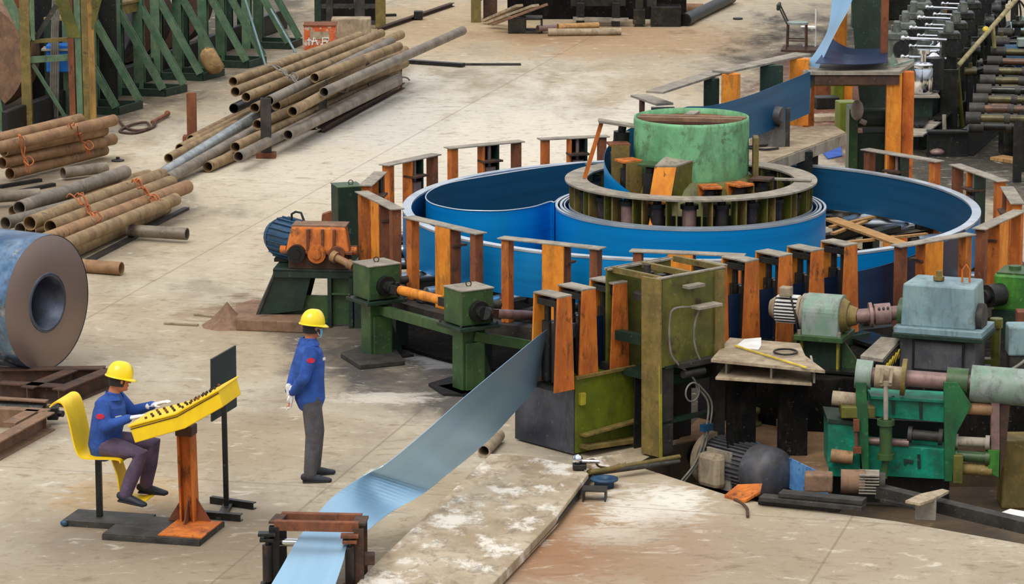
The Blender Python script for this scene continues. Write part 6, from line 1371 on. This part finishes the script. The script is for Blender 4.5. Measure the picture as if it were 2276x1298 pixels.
mb = MB(); mb.box(p+V((-.14,.05,.4)), (.26,.24,.03)); part(mb, 'seat', 'white', t); mb = MB(); mb.bar(p+V((-.22,0,.03)), p+V((0,0,.03)), .02, .02); part(mb, 'stretcher', 'white', t)
# ================================================================ TABLE AND COLUMNS WHERE THE STRIP LEAVES
YT = 48.6; zT = 2.44
t = thing('strip_table', 'grey steel table on orange columns where the strip turns up', 'table', V((GY(1900,140,YT).x, YT, 0)))
q = [GY(1785,108,YT+1.0), GY(1785,140,YT-.35), GY(1812,146,YT-.42), GY(2000,150,YT-.42), GY(2032,122,YT+.55), GY(2020,108,YT+.9)]
for v in q: v.z = zT
mb = MB(); mb.prism(q, (0,0,-.05)); part(mb, 'table_plate', 'plate_grey', t, bev=.004)
mb = MB(); a_, b_ = q[2]+V((0,.05,-.12)), q[3]+V((0,.05,-.12)); mb.bar(a_, b_, .06, .12); part(mb, 'front_beam', 'rust_dark', t)
mb = MB(); mb.bar(a_+V((0,.5,-.1)), b_+V((0,.5,-.1)), .06, .1); part(mb, 'rear_beam', 'olive_edge', t)
for px, y_, mt, w_ in ((1985,YT-.3,'rust_bright',.2),(2016,YT-.1,'rust_orange',.16)):
    x = GY(px+3,150,y_).x; mb = MB(); mb.box(V((x,y_,1.2)), (w_,.14,2.4)); part(mb, 'column', mt, t, bev=.01)
x = GY(1798,150,YT+.2).x; mb = MB(); mb.box(V((x,YT+.2,1.6)), (.15,.14,1.6)); part(mb, 'column', 'rust_orange', t, bev=.01)
x = GY(1799,350,YT-.6).x; mb = MB(); mb.box(V((x,YT-.6,.8)), (.22,.2,1.6)); part(mb, 'column', 'rust_dark', t, bev=.01)
for px, ys, mt in ((1966,YT+.5,'rust_brown'),(1866,YT+.8,'rust_bright')):
    x = GY(px,60,ys).x; mb = MB(); mb.box(V((x,ys,zT+.7)), (.1 if px > 1900 else .2,.1,1.4)); part(mb, 'upper_post', mt, t, bev=.008)
mb = MB(); p = GY(1985,125,YT); p.z = zT+.02; mb.prism([p+V((-.1,0,0)), p+V((.1,0,0)), p+V((0,0,.16))], (0,.02,0)); mb.bar(p+V((.0,-.1,.01)), p+V((.3,.2,.05)), .03, .03); part(mb, 'gusset', 'grey_mint', t)
t = thing('return_strip_loop', 'dark green hanging band of strip passing down behind the strip table', 'strip loop', V((GY(1935,200,YT+1.3).x, YT+1.3, .9)))
A = [GY(1888,-40,YT+1.4), GY(1896,60,YT+1.35), GY(1903,150,YT+1.3), GY(1912,240,YT+1.2), GY(1918,300,YT+.85)]; B = [GY(1972,-40,YT+1.4), GY(1966,60,YT+1.35), GY(1968,150,YT+1.3), GY(1972,240,YT+1.2), GY(1974,300,YT+.85)]
mb = MB(); mb.sheet(bez(A,5), bez(B,5), .006); part(mb, 'band', 'green_dark', t)
t = thing('loop_stand', 'dark green roll stand below the hanging band', 'roll stand', V((GY(1935,330,YT+.6).x, YT+.6, 0)))
y_ = YT+.7
for px in (1893,1980): x = GY(px,300,y_).x; mb = MB(); mb.box(V((x,y_,.9)), (.12,.5,1.8)); part(mb, 'side_plate', 'green_dark' if px > 1900 else 'green_gear', t, bev=.01)
mb = MB(); mb.cyl(GY(1888,262,y_), GY(1982,262,y_), .14); part(mb, 'roll', 'green_dark', t)
mb = MB(); mb.box(V((GY(1937,330,y_-.1).x, y_-.1, .8)), (.55,.1,1.3)); part(mb, 'front_sheet', 'green_dark', t, bev=.01)
mb = MB(); mb.ball(GY(1905,245,y_-.3), .09, (1,1,1.6)); mb.cyl(GY(1912,268,y_-.35), GY(1925,274,y_-.35), .035); part(mb, 'handle', 'plate_grey', t)
# exit guide stands: plates on orange posts behind the drum
gE = 'exit guide plates behind the drum'
def exit_frame(label, a, b, z, posts, group=gE):
    "a, b: ends of the top plate in the picture; posts: (fraction, tone, width, drop)"
    p, q = G(*a, z), G(*b, z); t = thing('exit_guide', label, 'guide stand', V(((p.x+q.x)/2,(p.y+q.y)/2,0)), 0, group)
    mb = MB(); mb.bar(p, q, .24, .03); part(mb, 'top_plate', 'plate_grey', t, bev=.004)
    for f, mt, w_, drop in posts:
        c_ = p.lerp(q, f); mb = MB(); mb.box(V((c_.x, c_.y-.2, z-.02-drop/2)), (w_,.12,drop), 0); part(mb, 'post', mt, t, bev=.006)
exit_frame('small exit guide plate on dark posts, directly behind the green drum', (1420,212), (1478,232), 2.3, ((.1,'rust_dark',.07,.9),(.9,'black_oil',.3,.7)))
exit_frame('long exit guide plate sloping up behind the drum', (1455,205), (1596,160), 2.5, ((.88,'green_dark',.2,1.5),))
exit_frame('exit guide plate leading to the strip table', (1600,160), (1785,120), 2.6, ((.12,'rust_bright',.24,.9),(.6,'green_dark',.3,.88),(.94,'rust_bright',.26,.9)))
# walkway from the drum to the mill
t = thing('walkway', 'grey steel walkway running back from the green drum', 'walkway', G(1790,330,1.6))
zw = 1.66; q = [G(1690,366,zw), G(1880,294,zw), G(1850,276,zw), G(1760,284,zw), G(1668,300,zw), G(1660,352,zw)]
mb = MB(); mb.prism(q, (0,0,-.05)); part(mb, 'deck_plate', 'dust_beige', t, bev=.004)
mb = MB(); mb.bar(q[0]-Z*.09, q[1]-Z*.09, .03, .14); part(mb, 'edge_beam', 'plate_grey', t)
for a in ((1702,364),(1790,330)): p = G(*a,zw); mb = MB(); mb.box(V((p.x,p.y+.1,.83)), (.2,.16,1.56)); part(mb, 'leg', 'black_oil', t)
p = G(1708,322,zw); t = thing('walkway_motor', 'dark small motor on a folded plate on the walkway', 'motor', p)
mb = MB(); mb.cyl(p+V((-.16,.1,.42)), p+V((.16,-.02,.38)), .12); part(mb, 'motor_body', 'motor_grey', t)
mb = MB(); mb.prism([p+V((-.22,-.12,0)), p+V((.2,-.2,0)), p+V((.24,-.02,.3)), p+V((-.16,.06,.34))], (0,.03,0)); mb.box(p+V((.24,-.1,.25)), (.05,.1,.5)); part(mb, 'bracket_plate', 'dark_steel', t)
mb = MB(); mb.box(p+V((-.18,.1,.46)), (.06,.1,.1)); part(mb, 'connector', 'blue_grey', t)
mb = MB(); mb.path(bez([p+V((.05,-.1,.02)), p+V((-.3,-.3,.02)), p+V((-.1,-.5,.02)), p+V((.1,-.4,.02))],6), .015); part(mb, 'cable', 'black_oil', t)
mb = MB(); mb.box(SC+V((.78,-.1,2.0)), (.07,.2,.5)); solo(mb, 'drum_stay', 'olive_edge', 'olive stay plate against the right side of the green drum', 'bracket', bev=.01)
mb = MB(); mb.prism([G(*a,.02) for a in ((1822,330),(1830,310),(1868,305),(1872,345),(1840,352))], -Z*.015); solo(mb, 'blue_rag', 'jacket_blue', 'crumpled blue sheet on the floor under the walkway', 'sheet')
# ================================================================ RIGHT BACK: tube mill line
def mill_stand(k, b, label, sc):
    "two grey housings tied by rods with a bright upright roll between them"
    p = G(*b); t = thing('mill_stand', label, 'mill stand', p, 0, 'roll stands of the mill line')
    for x_, nm in ((-.42*sc,'left_housing'),(.42*sc,'right_housing')):
        c_ = p+V((x_,0,0))
        mb = MB(); mb.box(c_+Z*.55, (.3*sc,.34,1.1)); mb.box(c_+Z*1.34, (.26*sc,.3,.5)); mb.box(c_+Z*1.62, (.34*sc,.34,.12)); part(mb, nm, 'mill_grey' if x_ < 0 else 'steel_wet', t, bev=.02)
        h = MB(); h.cyl(c_+V((.0,-.05,1.68)), c_+V((0,-.05,1.84)), .06); h.box(c_+V((.0,.08,1.72)), (.16,.1,.1)); part(h, 'screw_cap', 'mill_grey', t)
        h = MB(); h.cyl(c_+V((.06,-.2,1.42)), c_+V((.06,-.14,1.42)), .13); part(h, 'bearing_cover', 'black_oil', t)
    for z in (1.3,1.6):
        mb = MB(); mb.cyl(p+V((-.34*sc,-.2,z)), p+V((.36*sc,-.2,z-.03)), .024); mb.ball(p+V((-.34*sc,-.2,z)), .045); mb.ball(p+V((-.26*sc,-.2,z)), .035); part(mb, 'tie_rod', 'chrome', t)
    c_ = p+V((.06,-.02,0)); mb = MB(); mb.lathe([(0,.8),(.16,.8),(.19,.83),(.19,1.12),(.15,1.15),(.15,1.2),(.08,1.22),(0,1.22)], c_, n=28); part(mb, 'upright_roll', 'chrome', t)
    mb = MB(); mb.box(p+V((0,.05,.35)), (1.1*sc,.3,.7)); part(mb, 'bed', 'green_dark', t, bev=.02)
    return t
words = ('nearest','second nearest','third back','fourth back','fifth back','farthest')
for i in range(6):
    mill_stand(i, (2046+i*17, 300-i*27), 'grey roll stand of the mill line at upper right, %s of six' % words[i], 1.0)
p = G(2048,312); t = thing('chrome_roll', 'large bright chrome upright roll in front of the nearest mill stand', 'roll', p+Z*.7)
mb = MB(); mb.lathe([(0,.75),(.155,.75),(.165,.78),(.165,1.16),(.15,1.19),(.165,1.21),(.165,1.24),(.12,1.26),(.0,1.26)], p, n=36); part(mb, 'roll_body', 'chrome', t)
mb = MB(); mb.cyl(p+Z*1.26, p+Z*1.45, .05); mb.cyl(p+Z*1.4, p+Z*1.46, .1); part(mb, 'roll_neck', 'chrome', t)
mb = MB(); p2 = p+V((.2,.25,0)); mb.cyl(p2+Z*.8, p2+Z*1.3, .17); solo(mb, 'dark_roll', 'black_oil', 'dark roll just right of the bright chrome roll', 'roll')
t = thing('roll_pedestal', 'dark green pedestal under the chrome roll', 'pedestal', p)
mb = MB(); mb.box(p+V((-.04,.1,.36)), (.4,.4,.72)); part(mb, 'body', 'green_dark', t, bev=.02); mb = MB(); mb.box(p+V((0,0,.735)), (.5,.5,.03)); part(mb, 'top_plate', 'plate_grey', t)
p = G(2030,318); mb = MB(); mb.prism([G(1990,300,.34), G(2052,300,.34), G(2100,264,.34), G(2072,262,.34)], -Z*.03); solo(mb, 'mill_step', 'plate_grey', 'grey step plate right of the tall orange column', 'step plate', bev=.004)
mb = MB(); p = G(2020,330); mb.box(p+V((.05,.15,.15)), (.5,.4,.3)); solo(mb, 'mill_step_box', 'green_dark', 'dark green box under the grey step plate', 'box', bev=.02)
t = thing('mill_bed', 'long dark bed beams of the mill line running back to the right', 'machine bed', G(2120,330))
for a, b in (((2060,318),(2150,318)),((2150,318),(2290,200)),((2085,290),(2290,120)),((2040,305),(2180,90))):
    mb = MB(); mb.ibeam(G(*a,.2), G(*b,.2), .2, .4, .03); part(mb, 'bed_beam', 'black_oil', t)
mb = MB(); mb.prism([G(*a,.06) for a in ((2060,322),(2150,322),(2290,205),(2290,40),(2150,60),(2030,300))], -Z*.05); part(mb, 'drip_tray', 'black_oil', t)
t = thing('handrail', 'yellowish pipe handrail sloping across the mill line', 'handrail', G(2140,300))
yh = G(2135,295).y
a_ = GY(2128,148,yh); b_ = GY(2200,66,yh+2.5); c_ = GY(2275,-20,yh+5)
mb = MB(); mb.cyl(a_, b_, .04); mb.cyl(b_, c_, .04); part(mb, 'rail', 'rail_tan', t)
mb = MB(); mb.cyl(a_, GY(2128,165,yh), .04); mb.cyl(GY(2128,165,yh), G(2140,290), .04); part(mb, 'near_post', 'olive', t)
mb = MB(); mb.cyl(GY(2207,62,yh+2.6), GY(2210,106,yh+2.6), .035); part(mb, 'stub_post', 'rail_tan', t)
mb = MB(); mb.ball(GY(2191,66,yh+2.4), .06); part(mb, 'knob', 'tool_yellow', t)
t = thing('mill_stanchion', 'dark olive pipe column in front of the mill line', 'column', G(2122,288))
p = G(2122,288); mb = MB(); mb.prism([p+V((-.08,0,.1)), p+V((.08,0,.1)), p+V((-.05,0,1.1)), p+V((-.3,0,1.1))], (0,.08,0)); part(mb, 'web', 'olive', t, bev=.004)
mb = MB(); mb.cyl(p+V((.0,-.05,0)), p+V((0,-.05,.25)), .07); mb.cyl(p+V((0,-.05,0)), p+V((0,-.05,.03)), .16); part(mb, 'foot', 'plate_grey', t)
def drive_shaft(a, b, z, r, mt, lab, g=None, nm='spindle_shaft'):
    p, q = G(*a, z), G(*b, z); t = thing(nm, lab, 'shaft', (p+q)/2, 0, g)
    mb = MB(); mb.cyl(p, q, r); part(mb, 'shaft_tube', mt, t)
    m_ = p.lerp(q,.62); mb = MB(); mb.box(V((m_.x,m_.y,m_.z/2)), (.12,.12,m_.z)); part(mb, 'shaft_rest', 'black_oil', t)
    mb = MB(); mb.cyl(p, p.lerp(q,.18), r*1.5); mb.cyl(q, q.lerp(p,.18), r*1.4); mb.cyl(p.lerp(q,.45), p.lerp(q,.52), r*1.3); part(mb, 'coupling', 'dark_steel', t)
ordn = ('nearest','second','third','fourth','fifth','sixth','seventh','eighth','ninth','farthest')
for i in range(10):
    y0_, x0_ = 262-i*21, 2146+i*8
    drive_shaft((x0_, y0_), (x0_+190, y0_+4), .95, .06, ('spindle_olive','spindle_brown','spindle_olive','steel_wet','spindle_olive')[i % 5], 'spindle shaft from the mill line to the right frame edge, %s' % ordn[i], 'spindle shafts of the mill line')
    drive_shaft((x0_+8, y0_+18), (x0_+190, y0_+22), .55, .07, ('black_oil','steel_wet','spindle_brown','black_oil','spindle_olive')[i % 5], 'lower spindle shaft below the upper row, %s' % ordn[i], 'lower spindle shafts of the mill line')
rr = random.Random(11)
for i in range(14):
    p = G(2150+rr.uniform(0,110), 60+i*17); t = thing('mill_valve', 'small valve block among the spindle shafts, %s row from the front' % ('fourteenth','thirteenth','twelfth','eleventh','tenth','ninth','eighth','seventh','sixth','fifth','fourth','third','second','first')[i], 'valve', p, 0, 'valve blocks among the spindle shafts')
    h = rr.uniform(.7,1.15); mb = MB(); mb.box(p+Z*(h/2), (.1,.12,h)); part(mb, 'stem', 'black_oil', t)
    mb = MB(); mb.cyl(p+V((-.1,-.02,h)), p+V((.1,-.02,h)), .07); mb.cyl(p+V((.0,0,h)), p+V((0,0,h+.14)), .035); part(mb, 'valve_body', ('steel_wet','spindle_olive','mill_grey','spindle_brown')[i % 4], t)
    mb = MB(); mb.path(bez([p+V((.08,0,h)), p+V((.3,-.1,h+.05)), p+V((.5,-.05,h-.25)), p+V((.55,0,.05))],5), .02, 6); part(mb, 'hose', 'black_oil', t)
for i in range(5):
    p = G(2158+i*16, 236-i*34); t = thing('coupling_bracket', 'dark bearing bracket between the mill stands and the spindle shafts, %s' % ('nearest','second','third','fourth','farthest')[i], 'bearing', p, 0, 'bearing brackets of the mill line')
    mb = MB(); mb.box(p+Z*.5, (.14,.3,1.0)); mb.cyl(p+V((-.12,0,.95)), p+V((.12,0,.95)), .16); part(mb, 'bracket', 'steel_wet', t, bev=.015)
    mb = MB(); bolts(mb, [p+V((-.05,-.15,z)) for z in (.3,.6,1.15)], (0,-1,0), .03, .04); part(mb, 'bolt', 'chrome', t)
for k, (b, lab, mt, sz) in enumerate((((2262,228),'dark teal drive motor at the right frame edge beside the mill line, nearer one','blue_motor',(.6,.5,.5)),((2272,172),'dark teal drive motor at the right frame edge beside the mill line, farther one','blue_grey',(.5,.5,.5)))):
    p = G(*b); t = thing('drive_motor', lab, 'motor', p); 
    mb = MB(); mb.cyl(p+V((-.25,0,.75)), p+V((.4,0,.75)), .25, n=24); part(mb, 'motor_body', mt, t, bev=.02)
    mb = MB(); mb.cyl(p+V((-.35,0,.75)), p+V((-.25,0,.75)), .14,.22); part(mb, 'end_bell', 'steel_wet', t)
    mb = MB(); mb.box(p+V((.05,-.1,1.05)), (.2,.18,.14)); part(mb, 'junction_box', 'grey_mint', t, bev=.01)
    mb = MB(); mb.box(p+V((.05,0,.25)), (.5,.5,.5)); part(mb, 'pedestal', 'black_oil', t)
p = G(2258,350); t = thing('mill_cabinet', 'dark slate cabinet at the right frame edge in front of the mill', 'cabinet', p)
mb = MB(); mb.box(p+V((.15,.3,.28)), (.7,.6,.54)); part(mb, 'body', 'steel_wet', t, bev=.01); mb = MB(); mb.box(p+V((.15,.4,.56)), (.5,.4,.1)); part(mb, 'top_tray', 'green_dark', t)
mb = MB(); mb.bar(G(2215,350,.03), G(2290,362,.03), .3, .05); solo(mb, 'timber_sill', 'wood', 'timber baulk on the floor under the slate cabinet', 'timber')
mb = MB(); mb.ball(G(2083,338,.06), .1, (1.2,1,.6), 10); solo(mb, 'glove_heap', 'rod_pink', 'pale pinkish rag on the floor below the mill bed', 'rag')
mb = MB(); p = G(2098,322); mb.bar(p+V((0,-.1,0)), p+V((-.02,-.1,.5)), .06, .03, up=Y); solo(mb, 'bed_strut', 'plate_grey', 'thin grey strut in front of the mill bed', 'strut')
# clutter seen through the gap under the strip table
for k, (b, sz, mt, lab) in enumerate((((1838,210),(.5,.3,.5),'rust_brown','brown box seen through the gap under the strip table, left'),((1860,225),(.18,.18,.9),'lime_paint','yellow green post seen under the strip table'),((1882,222),(.16,.16,.8),'rust_bright','orange post seen under the strip table'),((1845,268),(.6,.3,.1),'dust_beige','pale flat box on the floor under the strip table'),((1880,292),(.3,.3,.5),'lime_paint','yellow green box by the walkway end'),((1835,240),(.4,.3,.2),'black_oil','dark lump seen under the strip table'))):
    p = G(*b); mb = MB(); mb.box(p+Z*sz[2]/2, sz, .2); solo(mb, ('scrap_box','short_post','short_post','flat_box','scrap_box','scrap_box')[k], mt, lab, ('box','post','post','box','box','box')[k], bev=.015)
for k, (a, b, mt, lab) in enumerate((((2080,0),(2080,58),'rust_brown','rusty column rising behind the mill stands'),((1915,0),(1915,60),'green_dark','dark column behind the hanging band'),((2170,-10),(2170,30),'dark_steel','dark column at the top right behind the mill'),((2120,-10),(2120,40),'black_oil','black column behind the second mill stands'))):
    p = G(b[0], b[1]); mb = MB(); mb.box(p+Z*1.5, (.4,.3,3.0)); solo(mb, 'tall_stanchion', mt, lab, 'column', bev=.01)
for k, (b, lab) in enumerate((((1992,40),'dark machine block behind the orange upper post'),((2060,10),'dark machine block at the top edge left of the rusty column'),((2150,-20),'dark machine block at the top edge behind the mill stands'),((2240,-20),'dark machine block at the top right corner'))):
    p = G(*b); t = thing('mill_block', lab, 'machine', p)
    mb = MB(); mb.box(p+Z*.6, (.9,.8,1.2)); part(mb, 'body', 'steel_wet', t, bev=.03)
    for j in range(3): mb = MB(); mb.cyl(p+V((-.3+.3*j,-.3,1.2)), p+V((-.3+.3*j,-.3,1.45)), .08); part(mb, 'spindle', 'mill_grey' if j != 1 else 'chrome', t)
# pieces of a part that move with it go one level down (thing > part > sub-part)
SUBS = {'bearing':'upright_roller','universal_joint':'shaft_tube','anchor_bolt':'mounting_plate','bolt':'bracket|mounting_flange','lifting_ring':'lid','cooling_fins':'motor_body','fins':'motor_body','fan_cover':'motor_body','end_cover':'motor_body','lifting_eye':'motor_body',
    'nut':'roller_bracket','screw_cap':'left_housing|right_housing','bearing_cover':'left_housing|right_housing|case|upper_case','coupling':'shaft_tube','panel_frame':'access_panel','roller_arm':'centre_plate','channel_flange':'centre_plate','rib':'upper_case|table_plate','inspection_lid':'upper_case',
    'set_screw':'sleeve','slot':'lower_panel','clevis_bridge':'clevis','junction_box':'motor_body','stripe':'side','lid_cleat':'drum_lid','lid_beam':'drum_lid','hub':'lid','yellow_stripe':'front_flange','cable_clamp':'hanging_cable','switch_box':'cabinet_body','top_trim':'cabinet_body','head_bracket':'pedestal','gusset':'pedestal|box_leg','terminal_plate':'terminal_box','cheek_plate':'core_roller','roller_cap':'core_roller','bare_patch':'box_body','white_scrawl':'box_body','foot':'upright','output_hub':'case','input_hub':'case','rib_plate':'top_ring','outer_edge':'outer_wrap','lobe_edge':'inner_lobe','coil_edge':'coil_wrap'}
bpy.context.view_layer.update()
def mid(o):
    b = [V(c) for c in o.bound_box]; return sum(b, V())/8
stem = lambda n: n.split('.')[0]
for r in [o for o in C.objects if o.parent is None and o.children]:
    ch = list(r.children)
    for c in ch:
        want = SUBS.get(stem(c.name))
        if not want or c.children: continue
        cand = [k for k in ch if k is not c and stem(k.name) in want.split('|') and k.parent is r]
        if cand: c.parent = min(cand, key=lambda k: (mid(k)-mid(c)).length)
# ================================================================ LIGHT: soft daylight from the roof lights of the hall
w = bpy.data.worlds.new('hall_daylight'); bpy.context.scene.world = w; w.use_nodes = True
nt = w.node_tree; bgn = nt.nodes['Background']
tc = nt.nodes.new('ShaderNodeTexCoord'); sp = nt.nodes.new('ShaderNodeSeparateXYZ'); nt.links.new(tc.outputs['Generated'], sp.inputs[0])
cr = nt.nodes.new('ShaderNodeValToRGB'); nt.links.new(sp.outputs['Z'], cr.inputs[0])
el = cr.color_ramp.elements; el[0].position = .0; el[0].color = (.16,.17,.19,1); el[1].position = 1; el[1].color = (1.0,1.0,1.0,1)
for pos, c_ in ((.12,(.46,.50,.56,1)),(.35,(.74,.79,.86,1)),(.6,(1.0,1.0,1.0,1))):
    e = el.new(pos); e.color = c_
nt.links.new(cr.outputs[0], bgn.inputs['Color']); bgn.inputs['Strength'].default_value = 1.0
sun = bpy.data.lights.new('roof_daylight', 'SUN'); sun.energy = 1.7; sun.angle = math.radians(35); sun.color = (1,.97,.9)
so = bpy.data.objects.new('roof_daylight', sun); C.objects.link(so); so.location = (0,30,20); so.rotation_euler = V((.3,.62,-1)).to_track_quat('-Z','Y').to_euler()
vs = bpy.context.scene.view_settings; vs.view_transform = 'Standard'; vs.look = 'None'; vs.exposure = .1; vs.gamma = 1; vs.use_curve_mapping = False
